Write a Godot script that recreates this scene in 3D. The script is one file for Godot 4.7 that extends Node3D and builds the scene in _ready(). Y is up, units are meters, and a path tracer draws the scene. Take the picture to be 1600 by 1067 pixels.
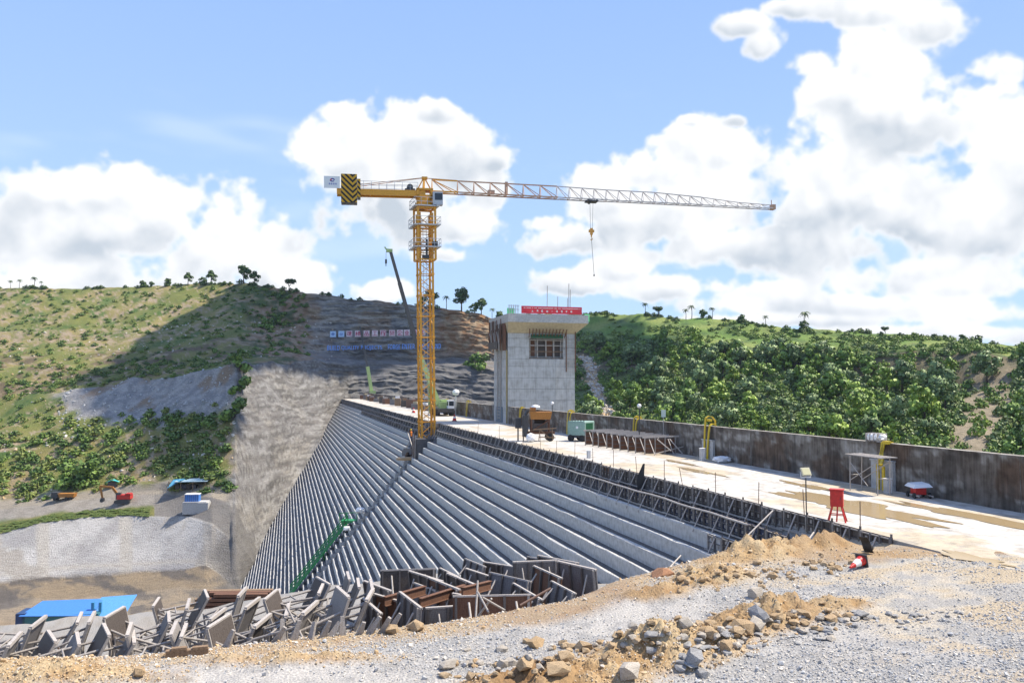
extends Node3D

# ------------------------------------------------------------------ frame of reference
# y = 0 is the crest deck of the dam, the photographer's eye is 5 m above it.
# dam axes: u runs along the crest away from the viewer, v across it towards the reservoir.
const FOCAL := 1280.0
const EYE := 5.0
const PITCH := 0.053464
const TURN := 0.267908
var M := {}
var T := {}
var taken := {}
var rng := RandomNumberGenerator.new()
var wob := FastNoiseLite.new()
var fine := FastNoiseLite.new()

func at(px: float, py: float, depth: float) -> Vector3:
	var x := (px - 800.0) / FOCAL
	var y := -(py - 533.5) / FOCAL
	var fw := cos(PITCH) - y * sin(PITCH)
	var up := y * cos(PITCH) + sin(PITCH)
	return Vector3(x / fw * depth, EYE + up / fw * depth, -depth)

func on_level(px: float, py: float, y: float) -> Vector3:
	var r := at(px, py, 1.0) - Vector3(0, EYE, 0)
	return Vector3(0, EYE, 0) + r * ((y - EYE) / r.y)

func dam(u: float, v: float, y: float) -> Vector3:
	return Vector3(-sin(TURN) * u + cos(TURN) * v, y, -cos(TURN) * u - sin(TURN) * v)

func to_uv(p: Vector3) -> Vector2:
	return Vector2(-sin(TURN) * p.x - cos(TURN) * p.z, cos(TURN) * p.x - sin(TURN) * p.z)

# ------------------------------------------------------------------ mesh collecting
class MB:
	var v := PackedVector3Array()
	var n := PackedVector3Array()
	var c := PackedColorArray()
	var t := PackedVector2Array()
	var col := Color.WHITE
	var colored := false
	func tri_n(a: Vector3, b: Vector3, d: Vector3, na: Vector3, nb: Vector3, nd: Vector3):
		var g := (d - a).cross(b - a)
		if g.dot(na + nb + nd) < 0.0:
			v.append_array([a, d, b]); n.append_array([na, nd, nb])
		else:
			v.append_array([a, b, d]); n.append_array([na, nb, nd])
		if colored: c.append_array([col, col, col])
	func tri(a: Vector3, b: Vector3, d: Vector3):
		var g := (d - a).cross(b - a).normalized()
		v.append_array([a, b, d]); n.append_array([g, g, g])
		if colored: c.append_array([col, col, col])
	func quad(a: Vector3, b: Vector3, d: Vector3, e: Vector3, out := Vector3.ZERO):
		var g := (d - a).cross(b - a)
		if g.length_squared() < 1e-14: g = (e - a).cross(d - a)
		g = g.normalized()
		if out != Vector3.ZERO and g.dot(out) < 0.0:
			g = -g
			v.append_array([a, d, b, a, e, d])
		else:
			v.append_array([a, b, d, a, d, e])
		n.append_array([g, g, g, g, g, g])
		if colored: c.append_array([col, col, col, col, col, col])
	func hexa(p: Array):
		# p: 8 corners, 0-3 bottom ring, 4-7 top ring
		var ce := Vector3.ZERO
		for q in p: ce += q
		ce /= 8.0
		for f in [[0, 1, 2, 3], [4, 5, 6, 7], [0, 1, 5, 4], [1, 2, 6, 5], [2, 3, 7, 6], [3, 0, 4, 7]]:
			var m: Vector3 = (p[f[0]] + p[f[1]] + p[f[2]] + p[f[3]]) / 4.0
			quad(p[f[0]], p[f[1]], p[f[2]], p[f[3]], m - ce)
	func box(ce: Vector3, s: Vector3, b := Basis.IDENTITY):
		var x := b.x * s.x * 0.5
		var y := b.y * s.y * 0.5
		var z := b.z * s.z * 0.5
		hexa([ce - x - y - z, ce + x - y - z, ce + x - y + z, ce - x - y + z, ce - x + y - z, ce + x + y - z, ce + x + y + z, ce - x + y + z])
	func bar(a: Vector3, b: Vector3, w: float, h := -1.0, up := Vector3.UP):
		if h < 0.0: h = w
		var d := (b - a)
		if d.length() < 1e-5: return
		d = d.normalized()
		if absf(d.dot(up)) > 0.98: up = Vector3(1, 0, 0) if absf(d.x) < 0.9 else Vector3(0, 0, 1)
		var s := d.cross(up).normalized() * w * 0.5
		var q := s.cross(d).normalized() * h * 0.5
		hexa([a - s - q, a + s - q, a + s + q, a - s + q, b - s - q, b + s - q, b + s + q, b - s + q])
	func tube(a: Vector3, b: Vector3, r: float, k := 7, r2 := -1.0, caps := true):
		if r2 < 0.0: r2 = r
		var d := (b - a)
		if d.length() < 1e-6: return
		d = d.normalized()
		var up := Vector3.UP if absf(d.y) < 0.9 else Vector3(1, 0, 0)
		var s := d.cross(up).normalized()
		var q := s.cross(d)
		for i in k:
			var e := s * cos(TAU * i / k) + q * sin(TAU * i / k)
			var f := s * cos(TAU * (i + 1) / k) + q * sin(TAU * (i + 1) / k)
			tri_n(a + e * r, b + e * r2, b + f * r2, e, e, f)
			tri_n(a + e * r, b + f * r2, a + f * r, e, f, f)
			if caps:
				tri_n(a, a + e * r, a + f * r, -d, -d, -d)
				tri_n(b, b + e * r2, b + f * r2, d, d, d)
	func path(p: Array, r: float, k := 6, r2 := -1.0):
		if r2 < 0.0: r2 = r
		for i in p.size() - 1:
			tube(p[i], p[i + 1], lerpf(r, r2, float(i) / (p.size() - 1)), k, lerpf(r, r2, float(i + 1) / (p.size() - 1)))
	func lathe(prof: Array, k := 16, base := Vector3.ZERO, b := Basis.IDENTITY):
		for j in prof.size() - 1:
			var p: Vector2 = prof[j]
			var q: Vector2 = prof[j + 1]
			var sl := Vector2(q.y - p.y, p.x - q.x).normalized()
			for i in k:
				var e := Vector3(cos(TAU * i / k), 0, sin(TAU * i / k))
				var f := Vector3(cos(TAU * (i + 1) / k), 0, sin(TAU * (i + 1) / k))
				var a1 := base + b * (e * p.x + Vector3(0, p.y, 0))
				var a2 := base + b * (f * p.x + Vector3(0, p.y, 0))
				var b1 := base + b * (e * q.x + Vector3(0, q.y, 0))
				var b2 := base + b * (f * q.x + Vector3(0, q.y, 0))
				var n1 := b * (e * sl.x + Vector3(0, sl.y, 0))
				var n2 := b * (f * sl.x + Vector3(0, sl.y, 0))
				tri_n(a1, b1, b2, n1, n1, n2)
				if p.x > 1e-4: tri_n(a1, b2, a2, n1, n2, n2)
	func prism(poly: Array, depth: float, b := Basis.IDENTITY, o := Vector3.ZERO):
		# poly: Vector2 outline in the x-y plane, extruded along +-z by depth / 2
		var p2 := PackedVector2Array(poly)
		var ix := Geometry2D.triangulate_polygon(p2)
		var h := b.z * depth * 0.5
		var w: Array = []
		for q in p2: w.append(o + b.x * q.x + b.y * q.y)
		for i in range(0, ix.size(), 3):
			for s in [1.0, -1.0]:
				var nn: Vector3 = b.z * s
				tri_n(w[ix[i]] + h * s, w[ix[i + 1]] + h * s, w[ix[i + 2]] + h * s, nn, nn, nn)
		var cw := Geometry2D.is_polygon_clockwise(p2)
		for i in w.size():
			var a: Vector3 = w[i]
			var d: Vector3 = w[(i + 1) % w.size()]
			var out := (d - a).cross(b.z) * (-1.0 if cw else 1.0)
			quad(a - h, d - h, d + h, a + h, out)
	func mesh() -> ArrayMesh:
		var arr := []
		arr.resize(Mesh.ARRAY_MAX)
		arr[Mesh.ARRAY_VERTEX] = v
		arr[Mesh.ARRAY_NORMAL] = n
		if colored: arr[Mesh.ARRAY_COLOR] = c
		if t.size() == v.size() and t.size() > 0: arr[Mesh.ARRAY_TEX_UV] = t
		var m := ArrayMesh.new()
		m.add_surface_from_arrays(Mesh.PRIMITIVE_TRIANGLES, arr)
		return m

# an indexed smooth sheet: rows x cols points
func sheet(pts: PackedVector3Array, cols: int, rows: int, colors := PackedColorArray(), front := Vector3.UP) -> ArrayMesh:
	var nn := PackedVector3Array()
	nn.resize(pts.size())
	var ix := PackedInt32Array()
	ix.resize((cols - 1) * (rows - 1) * 6)
	var k := 0
	for j in rows - 1:
		for i in cols - 1:
			var a := j * cols + i
			var b := a + 1
			var d := a + cols
			var e := d + 1
			ix[k] = a; ix[k + 1] = b; ix[k + 2] = e; ix[k + 3] = a; ix[k + 4] = e; ix[k + 5] = d
			k += 6
			var g := (pts[e] - pts[a]).cross(pts[b] - pts[d])
			nn[a] += g; nn[b] += g; nn[d] += g; nn[e] += g
	var flip := false
	var sumn := Vector3.ZERO
	for i in nn.size():
		nn[i] = nn[i].normalized()
		sumn += nn[i]
	if sumn.dot(front) < 0.0: flip = true
	# make triangles clockwise seen from the side that the normals look to
	if flip:
		for i in nn.size(): nn[i] = -nn[i]
	var a0 := pts[ix[0]]
	var test := (pts[ix[2]] - a0).cross(pts[ix[1]] - a0)
	if test.dot(nn[ix[0]]) < 0.0:
		for i in range(0, ix.size(), 3):
			var q := ix[i + 1]
			ix[i + 1] = ix[i + 2]
			ix[i + 2] = q
	var arr := []
	arr.resize(Mesh.ARRAY_MAX)
	arr[Mesh.ARRAY_VERTEX] = pts
	arr[Mesh.ARRAY_NORMAL] = nn
	arr[Mesh.ARRAY_INDEX] = ix
	if colors.size() == pts.size(): arr[Mesh.ARRAY_COLOR] = colors
	var m := ArrayMesh.new()
	m.add_surface_from_arrays(Mesh.PRIMITIVE_TRIANGLES, arr)
	return m

# ------------------------------------------------------------------ nodes
func numbered(called: String) -> String:
	if not taken.has(called):
		taken[called] = 0
		return called
	taken[called] += 1
	return "%s_%03d" % [called, taken[called]]

func put(called: String, mesh: Mesh, m: Material, parent: Node = null) -> MeshInstance3D:
	var o := MeshInstance3D.new()
	o.mesh = mesh
	o.material_override = m
	if parent == null:
		o.name = numbered(called)
		add_child(o)
	else:
		o.name = called
		parent.add_child(o, true)
	return o

func part(called: String, mb: MB, m: Material, parent: Node) -> MeshInstance3D:
	return put(called, mb.mesh(), m, parent)

func tag(o: Node, label: String, category: String, group := "", kind := ""):
	if label: o.set_meta("label", label)
	if category: o.set_meta("category", category)
	if group: o.set_meta("group", group)
	if kind: o.set_meta("kind", kind)
	return o

func thing(called: String, label: String, category: String, where := Vector3.ZERO, turn := 0.0, group := "") -> Node3D:
	var o := Node3D.new()
	o.name = numbered(called)
	add_child(o)
	o.position = where
	o.rotation.y = turn
	tag(o, label, category, group)
	return o

func copy_of(o: Node3D, called: String, label: String, where: Vector3, turn := 0.0, scl := Vector3.ONE) -> Node3D:
	var r: Node3D = o.duplicate()
	r.name = numbered(called)
	add_child(r)
	r.transform = Transform3D(Basis(Vector3.UP, turn).scaled_local(scl), where)
	if label: r.set_meta("label", label)
	return r

func structure(called: String, mesh: Mesh, m: Material, kind := "structure") -> MeshInstance3D:
	var o := put(called, mesh, m)
	o.set_meta("kind", kind)
	return o

func scatter(called: String, mesh: Mesh, m: Material, xf: Array, cols: Array, label: String, category: String) -> MultiMeshInstance3D:
	var mm := MultiMesh.new()
	mm.transform_format = MultiMesh.TRANSFORM_3D
	mm.use_colors = cols.size() > 0
	mm.mesh = mesh
	mm.instance_count = xf.size()
	for i in xf.size():
		mm.set_instance_transform(i, xf[i])
		if cols.size() > 0: mm.set_instance_color(i, cols[i])
	var o := MultiMeshInstance3D.new()
	o.multimesh = mm
	o.material_override = m
	o.name = numbered(called)
	add_child(o)
	tag(o, label, category, "", "stuff")
	return o

# ------------------------------------------------------------------ textures and materials
func noise(seed_: int, freq: float, oct := 4, kind := FastNoiseLite.TYPE_SIMPLEX_SMOOTH) -> FastNoiseLite:
	var f := FastNoiseLite.new()
	f.seed = seed_
	f.frequency = freq
	f.noise_type = kind
	f.fractal_type = FastNoiseLite.FRACTAL_FBM if oct > 1 else FastNoiseLite.FRACTAL_NONE
	f.fractal_octaves = oct
	return f

func grey(f: FastNoiseLite, w: int, h: int, size := 512) -> Image:
	var im := f.get_seamless_image(w, h)
	im.convert(Image.FORMAT_L8)
	if w != size or h != size: im.resize(size, size, Image.INTERPOLATE_CUBIC)
	return im

# sum of weighted grey pictures -> colour ramp
func blend(list: Array, ramp: Gradient, size := 512, contrast := 1.0) -> ImageTexture:
	var lut: Array = []
	for i in 256:
		lut.append(ramp.sample(i / 255.0))
	var datas: Array = []
	var ws: Array = []
	var wsum := 0.0
	for e in list:
		datas.append((e[0] as Image).get_data())
		ws.append(e[1])
		wsum += e[1]
	var out := PackedByteArray()
	out.resize(size * size * 3)
	for i in size * size:
		var s := 0.0
		for k in datas.size():
			s += datas[k][i] * ws[k]
		s = (s / wsum - 127.5) * contrast + 127.5
		var q: Color = lut[clampi(int(s), 0, 255)]
		out[i * 3] = q.r8
		out[i * 3 + 1] = q.g8
		out[i * 3 + 2] = q.b8
	return ImageTexture.create_from_image(Image.create_from_data(size, size, false, Image.FORMAT_RGB8, out))

func ramp(cs: Array) -> Gradient:
	var g := Gradient.new()
	var o := PackedFloat32Array()
	var c := PackedColorArray()
	for e in cs:
		o.append(e[0])
		c.append(e[1])
	g.offsets = o
	g.colors = c
	return g

func lin(r: float, g: float, b: float) -> Color:
	return Color(r, g, b).linear_to_srgb()

func mat(color: Color, rough := 0.85, tex: Texture2D = null, metres := 2.0, bump: Texture2D = null, bump_cm := 0.0, metal := 0.0) -> StandardMaterial3D:
	var m := StandardMaterial3D.new()
	m.albedo_color = color
	m.roughness = rough
	m.metallic = metal
	if tex or bump:
		m.uv1_triplanar = true
		m.uv1_world_triplanar = true
		m.uv1_scale = Vector3.ONE / metres
	if tex: m.albedo_texture = tex
	if bump:
		m.heightmap_enabled = true
		m.heightmap_texture = bump
		m.heightmap_scale = bump_cm
	return m

func tinted(m: StandardMaterial3D) -> StandardMaterial3D:
	m.vertex_color_use_as_albedo = true
	return m

func make_materials():
	var big := grey(noise(1, 0.012, 5), 512, 512)
	var mid := grey(noise(2, 0.05, 4), 512, 512)
	var grit := grey(noise(3, 0.22, 3), 512, 512)
	var streak := grey(noise(4, 0.06, 4), 512, 40)
	var strata := grey(noise(5, 0.06, 4), 48, 512)
	var cells := noise(6, 0.045, 1, FastNoiseLite.TYPE_CELLULAR)
	cells.cellular_return_type = FastNoiseLite.RETURN_DISTANCE
	var cell := grey(cells, 512, 512)
	T.big = big; T.mid = mid; T.grit = grit; T.streak = streak; T.strata = strata
	var W := Color.WHITE
	T.concrete = blend([[big, 1.0], [mid, 0.7], [grit, 0.7]], ramp([[0.0, Color(0.80, 0.80, 0.80)], [0.5, Color(0.94, 0.94, 0.94)], [1.0, W]]), 512, 2.2)
	T.formed = blend([[streak, 0.9], [big, 1.0], [grit, 0.6]], ramp([[0.0, Color(0.76, 0.75, 0.73)], [0.5, Color(0.93, 0.93, 0.93)], [1.0, W]]), 512, 2.0)
	T.stained = blend([[streak, 0.8], [big, 1.0], [grit, 0.4]], ramp([[0.0, Color(0.58, 0.54, 0.50)], [0.45, Color(0.82, 0.80, 0.77)], [1.0, W]]), 512, 2.2)
	T.soil = blend([[big, 0.8], [mid, 1.0], [grit, 1.1]], ramp([[0.0, Color(0.70, 0.67, 0.64)], [0.5, Color(0.93, 0.92, 0.91)], [1.0, W]]), 512, 2.4)
	T.gravel = blend([[cell, 0.8], [grit, 1.0], [mid, 0.4]], ramp([[0.0, Color(0.66, 0.66, 0.67)], [0.45, Color(0.92, 0.92, 0.92)], [1.0, W]]), 512, 2.2)
	T.rock = blend([[strata, 0.7], [mid, 0.9], [grit, 0.8]], ramp([[0.0, Color(0.56, 0.55, 0.54)], [0.45, Color(0.88, 0.87, 0.86)], [1.0, W]]), 512, 2.4)
	T.rust = blend([[streak, 0.5], [mid, 1.0], [grit, 0.8]], ramp([[0.0, Color(0.60, 0.55, 0.52)], [0.5, Color(0.88, 0.86, 0.85)], [1.0, W]]), 512, 2.4)
	T.patch = blend([[big, 1.0], [mid, 0.9], [grit, 0.6]], ramp([[0.0, Color(0.70, 0.71, 0.66)], [0.5, Color(0.92, 0.92, 0.91)], [1.0, W]]), 512, 2.4)
	T.bump = blend([[grit, 1.0], [mid, 1.0]], ramp([[0.0, Color.BLACK], [1.0, W]]), 512, 1.8)
	T.bumps = blend([[cell, 1.0], [grit, 0.5]], ramp([[0.0, Color.BLACK], [1.0, W]]), 512, 1.6)
	M.step = mat(lin(0.54, 0.535, 0.52), 0.9, T.formed, 2.2, T.bump, 1.2)
	M.tread = mat(lin(0.17, 0.17, 0.17), 0.95, T.rust, 1.7, T.bump, 2.0)  # dark rolled concrete, with shade from the riser also put into the colour
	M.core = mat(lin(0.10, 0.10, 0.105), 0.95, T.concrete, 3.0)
	M.deck = tinted(mat(Color.WHITE, 0.75, T.concrete, 7.0, T.bump, 0.8))
	M.wall = tinted(mat(Color.WHITE, 0.9, T.stained, 5.0, T.bump, 0.6))
	M.cap = mat(lin(0.46, 0.45, 0.43), 0.9, T.concrete, 2.0)
	M.tower = mat(lin(0.52, 0.52, 0.51), 0.85, T.formed, 7.0, T.bump, 0.5)
	M.pale = mat(lin(0.48, 0.48, 0.47), 0.85, T.concrete, 2.0)
	M.soffit = mat(lin(0.50, 0.42, 0.28), 0.9, T.concrete, 3.0)  # warm bounced light under the haunch is put into this colour
	M.form_face = mat(lin(0.10, 0.085, 0.075), 0.7, T.rust, 1.6, T.bump, 0.3)
	M.form_grey = mat(lin(0.20, 0.20, 0.21), 0.65, T.rust, 1.3, T.bump, 0.2)
	M.form_rib = mat(lin(0.16, 0.15, 0.145), 0.6, T.rust, 0.9, null, 0.0, 0.2)
	M.form_edge = mat(lin(0.40, 0.385, 0.365), 0.6, T.rust, 0.9)
	M.form_dull = mat(lin(0.30, 0.295, 0.29), 0.7, T.rust, 1.0, T.bump, 0.2)
	M.form_blue = mat(lin(0.035, 0.05, 0.11), 0.6, T.rust, 1.3)
	M.form_rust = mat(lin(0.19, 0.095, 0.055), 0.8, T.rust, 1.1, T.bump, 0.2)
	M.pole = mat(lin(0.55, 0.53, 0.50), 0.6, T.rust, 0.7)
	M.pole_rust = mat(lin(0.26, 0.17, 0.13), 0.7, T.rust, 0.7)
	M.rebar = mat(lin(0.16, 0.11, 0.08), 0.7)
	M.crane = mat(lin(0.78, 0.36, 0.025), 0.45, T.concrete, 1.5)
	M.jib_red = mat(lin(0.56, 0.34, 0.22), 0.5, T.concrete, 2.0)
	M.jib_pale = mat(lin(0.60, 0.54, 0.52), 0.5, T.concrete, 2.0)
	M.grate = mat(lin(0.45, 0.46, 0.48), 0.5, null, 1.0, null, 0.0, 0.5)
	M.steel = mat(lin(0.10, 0.105, 0.11), 0.45, T.rust, 1.0, null, 0.0, 0.5)
	M.black = mat(lin(0.022, 0.022, 0.024), 0.6)
	M.dark = mat(lin(0.05, 0.05, 0.055), 0.6)
	M.white = mat(lin(0.74, 0.74, 0.74), 0.6)
	M.yellow = mat(lin(0.66, 0.47, 0.02), 0.5, T.concrete, 1.2)
	M.green = mat(lin(0.015, 0.30, 0.09), 0.5, T.rust, 1.2)
	M.lime = mat(lin(0.38, 0.50, 0.20), 0.5, T.concrete, 3.0)
	M.red = mat(lin(0.60, 0.025, 0.02), 0.4, T.concrete, 1.0)
	M.orange = mat(lin(0.50, 0.22, 0.04), 0.6, T.rust, 1.5)
	M.mint = mat(lin(0.26, 0.40, 0.35), 0.5, T.concrete, 1.0)
	M.blue = mat(lin(0.06, 0.22, 0.62), 0.5, T.concrete, 2.0)
	M.blue_dark = mat(lin(0.03, 0.08, 0.22), 0.5, T.rust, 2.0)
	M.teal = mat(lin(0.06, 0.42, 0.40), 0.6)
	M.net = mat(lin(0.12, 0.60, 0.25), 0.8)
	M.banner = mat(lin(0.62, 0.03, 0.05), 0.6)
	M.timber = mat(lin(0.30, 0.21, 0.13), 0.8, T.rust, 1.0)
	M.tyre = mat(lin(0.03, 0.03, 0.03), 0.85)
	M.glass = mat(lin(0.03, 0.04, 0.05), 0.08)
	M.bag = mat(lin(0.72, 0.73, 0.74), 0.7)
	M.puddle = mat(lin(0.40, 0.30, 0.165), 0.12)
	M.pipe = mat(lin(0.38, 0.38, 0.37), 0.5)
	M.ground = tinted(mat(Color.WHITE, 0.95, T.gravel, 1.3, T.bumps, 2.5))
	M.hill = tinted(mat(Color.WHITE, 0.95, T.patch, 9.0, T.bump, 12.0))
	M.cliff = tinted(mat(Color.WHITE, 0.95, T.rock, 9.0, T.bump, 22.0))
	M.rock = tinted(mat(Color.WHITE, 0.9, T.rock, 0.9, T.bump, 1.0))
	M.pebble = tinted(mat(Color.WHITE, 0.9))
	M.leaf = tinted(mat(Color.WHITE, 0.6))
	M.leaf.backlight = Color(0.55, 0.62, 0.25)
	M.bark = mat(lin(0.12, 0.09, 0.065), 0.9, T.rust, 1.5)

# ------------------------------------------------------------------ camera, sky, sun
var sun_to := Vector3.ZERO

func make_light():
	var cam := Camera3D.new()
	cam.name = "camera"
	add_child(cam)
	cam.position = Vector3(0, EYE, 0)
	cam.rotation = Vector3(PITCH, 0, 0)
	cam.fov = rad_to_deg(2.0 * atan(533.5 / FOCAL))
	cam.far = 6000.0
	cam.near = 0.1
	cam.current = true
	var az := deg_to_rad(79.0)
	var el := deg_to_rad(57.0)
	sun_to = Vector3(sin(az) * cos(el), sin(el), -cos(az) * cos(el))
	var sun := DirectionalLight3D.new()
	sun.name = "sun"
	add_child(sun)
	sun.basis = Basis.looking_at(-sun_to)
	sun.light_energy = 1.6
	sun.light_color = Color(1.0, 0.955, 0.88)
	sun.light_angular_distance = 0.5
	sun.shadow_enabled = true
	var env := Environment.new()
	env.background_mode = Environment.BG_SKY
	env.sky = Sky.new()
	var pm := PanoramaSkyMaterial.new()
	pm.panorama = sky_picture()
	pm.energy_multiplier = 1.0
	env.sky.sky_material = pm
	env.tonemap_mode = Environment.TONE_MAPPER_LINEAR
	env.tonemap_exposure = 1.6
	env.sdfgi_enabled = true
	env.ssao_enabled = true
	env.ssil_enabled = true
	env.fog_enabled = true
	env.fog_density = 0.00008
	env.fog_light_color = Color(0.80, 0.88, 1.0)
	var we := WorldEnvironment.new()
	we.name = "world_environment"
	we.environment = env
	add_child(we)

var puffs: Array = [
	[55, 375, 190, 115], [225, 350, 125, 95], [345, 405, 125, 100], [150, 450, 330, 70], [440, 440, 110, 55], [120, 310, 100, 50], [215, 290, 60, 40], [440, 375, 60, 45],
	[545, 235, 80, 78], [640, 225, 105, 62], [705, 255, 80, 72], [600, 320, 150, 90], [765, 300, 55, 62], [735, 350, 95, 55], [530, 180, 36, 26], [675, 180, 50, 26], [770, 255, 40, 30],
	[590, 455, 75, 24], [690, 400, 60, 18],
	[880, 375, 78, 42], [850, 350, 45, 25], [940, 320, 75, 55], [1010, 270, 70, 50], [1075, 235, 62, 38], [1000, 350, 110, 70], [1160, 245, 95, 60], [1150, 190, 26, 14], [1080, 190, 20, 10],
	[1165, 40, 55, 28], [1195, 70, 40, 36], [1240, 15, 60, 22], [1340, 15, 130, 40], [1450, 35, 75, 62], [1360, 100, 95, 60], [1275, 100, 52, 34], [1310, 140, 80, 60],
	[1400, 190, 150, 95], [1530, 190, 120, 80], [1575, 105, 70, 40], [1590, 250, 120, 150], [1250, 270, 130, 80], [1330, 310, 210, 110], [1500, 340, 220, 120], [1120, 320, 140, 85], [1200, 390, 280, 55], [1480, 440, 260, 55],
	[900, 445, 90, 28], [960, 425, 70, 30], [1060, 450, 130, 30], [1190, 470, 160, 34], [1350, 480, 200, 30], [1520, 490, 190, 34], [1500, 520, 240, 22], [1250, 500, 200, 16], [1640, 530, 160, 24], [1680, 260, 140, 150], [1720, 420, 180, 90],
	[-150, 400, 190, 100], [-330, 330, 170, 110], [1900, 150, 150, 90], [1950, 380, 180, 90], [-520, 440, 180, 70], [2200, 300, 200, 120]]

var low := 0.0

func cloud_at(dir: Vector3, px: float, py: float, n1: FastNoiseLite, n2: FastNoiseLite) -> float:
	var m := -1.2
	low = 0.0
	var ws := 1e-6
	for e in puffs:
		var dx: float = (px - e[0]) / e[2]
		var dy: float = (py - e[1]) / e[3]
		if dy > 0.0: dy *= 1.25
		var q: float = 1.0 - sqrt(dx * dx + dy * dy)
		if q > m: m = q
		if q > -0.6:
			var wt := exp(5.0 * q)
			low += dy * wt
			ws += wt
	low /= ws
	return m + n1.get_noise_3dv(dir * 100.0) * 0.85 + n2.get_noise_3dv(dir * 100.0) * 0.34

func sky_blue(y: float) -> Color:
	# linear radiance of the clear air at a height sin = y
	var t := pow(clampf(1.0 - y, 0.0, 1.0), 2.6)
	return Color(lerpf(0.175, 0.41, t), lerpf(0.295, 0.57, t), lerpf(0.63, 0.74, t))

func sky_picture() -> ImageTexture:
	var n1 := noise(21, 0.075, 6)
	var n2 := noise(22, 0.35, 4)
	var n3 := noise(23, 0.03, 5)
	var n4 := noise(24, 0.06, 4)
	var w := 1024
	var h := 512
	var im := Image.create(w, h, false, Image.FORMAT_RGBF)
	for j in h:
		var th := PI * (j + 0.5) / h
		var y := cos(th)
		for i in w:
			var az := TAU * (i + 0.5) / w
			var d := Vector3(sin(az) * sin(th), y, -cos(az) * sin(th))
			im.set_pixel(i, j, cloud_color(d, n1, n2, n3, n4, y))
	im.resize(4096, 2048, Image.INTERPOLATE_BILINEAR)
	var big_w := 4096
	var big_h := 2048
	# the part of the sky that the lens sees, at full resolution
	for j in range(int(big_h * (0.5 - 30.0 / 180.0)), int(big_h * 0.5)):
		var th := PI * (j + 0.5) / big_h
		var y := cos(th)
		for k in range(-430, 430):
			var az := TAU * (k + 0.5) / big_w
			var d := Vector3(sin(az) * sin(th), y, -cos(az) * sin(th))
			im.set_pixel(posmod(k, big_w), j, cloud_color(d, n1, n2, n3, n4, y))
	return ImageTexture.create_from_image(im)

func cloud_color(d: Vector3, n1: FastNoiseLite, n2: FastNoiseLite, n3: FastNoiseLite, n4: FastNoiseLite, y: float) -> Color:
	var c := sky_blue(maxf(y, 0.0))
	if y < -0.02: return c
	var dens := -1.0
	var under := 0.0
	var fw := -d.z * cos(PITCH) + d.y * sin(PITCH)
	var inside := 0.0
	if fw > 0.25:
		var px := 800.0 + FOCAL * d.x / fw
		var py := 533.5 - FOCAL * (d.y * cos(PITCH) + d.z * sin(PITCH)) / fw
		if px > -750.0 and px < 2450.0 and py > -250.0:
			inside = 1.0
			dens = cloud_at(d, px, py, n1, n2)
			under = low
	if inside < 0.5:
		under = n4.get_noise_3dv(d * 60.0) * 1.6
		var g := n3.get_noise_3dv(d * 100.0) * 1.5 + n1.get_noise_3dv(d * 100.0) * 0.45 - 0.02 - y * 0.25
		dens = g
	var a := smoothstep(-0.02, 0.34, dens)
	if a > 0.0:
		# relief of the billows: denser towards the sun means that this side is turned away
		var ds := (d + Vector3(0.010, 0.016, 0.0)).normalized() * 100.0
		var rel := n1.get_noise_3dv(ds) - n1.get_noise_3dv(d * 100.0) + 0.15 * (n2.get_noise_3dv(ds) - n2.get_noise_3dv(d * 100.0))
		var lit := 1.0 - 0.95 * smoothstep(-0.35, 0.85, under + 1.3 * n4.get_noise_3dv(d * 100.0) + 0.5 * n3.get_noise_3dv(d * 220.0)) * smoothstep(0.05, 0.55, dens)
		lit -= clampf(rel * 0.9, -0.2, 0.3) * smoothstep(0.2, 0.7, dens)
		var wcol := Color(0.385, 0.43, 0.485).lerp(Color(0.675, 0.68, 0.69), clampf(lit, 0.0, 1.0))
		c = c.lerp(wcol, a)
	var wisp := smoothstep(0.15, 0.6, n4.get_noise_3d(d.x * 40.0, d.y * 160.0, d.z * 40.0)) * 0.18 * (1.0 - a)
	return c.lerp(Color(0.72, 0.76, 0.80), wisp)

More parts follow.
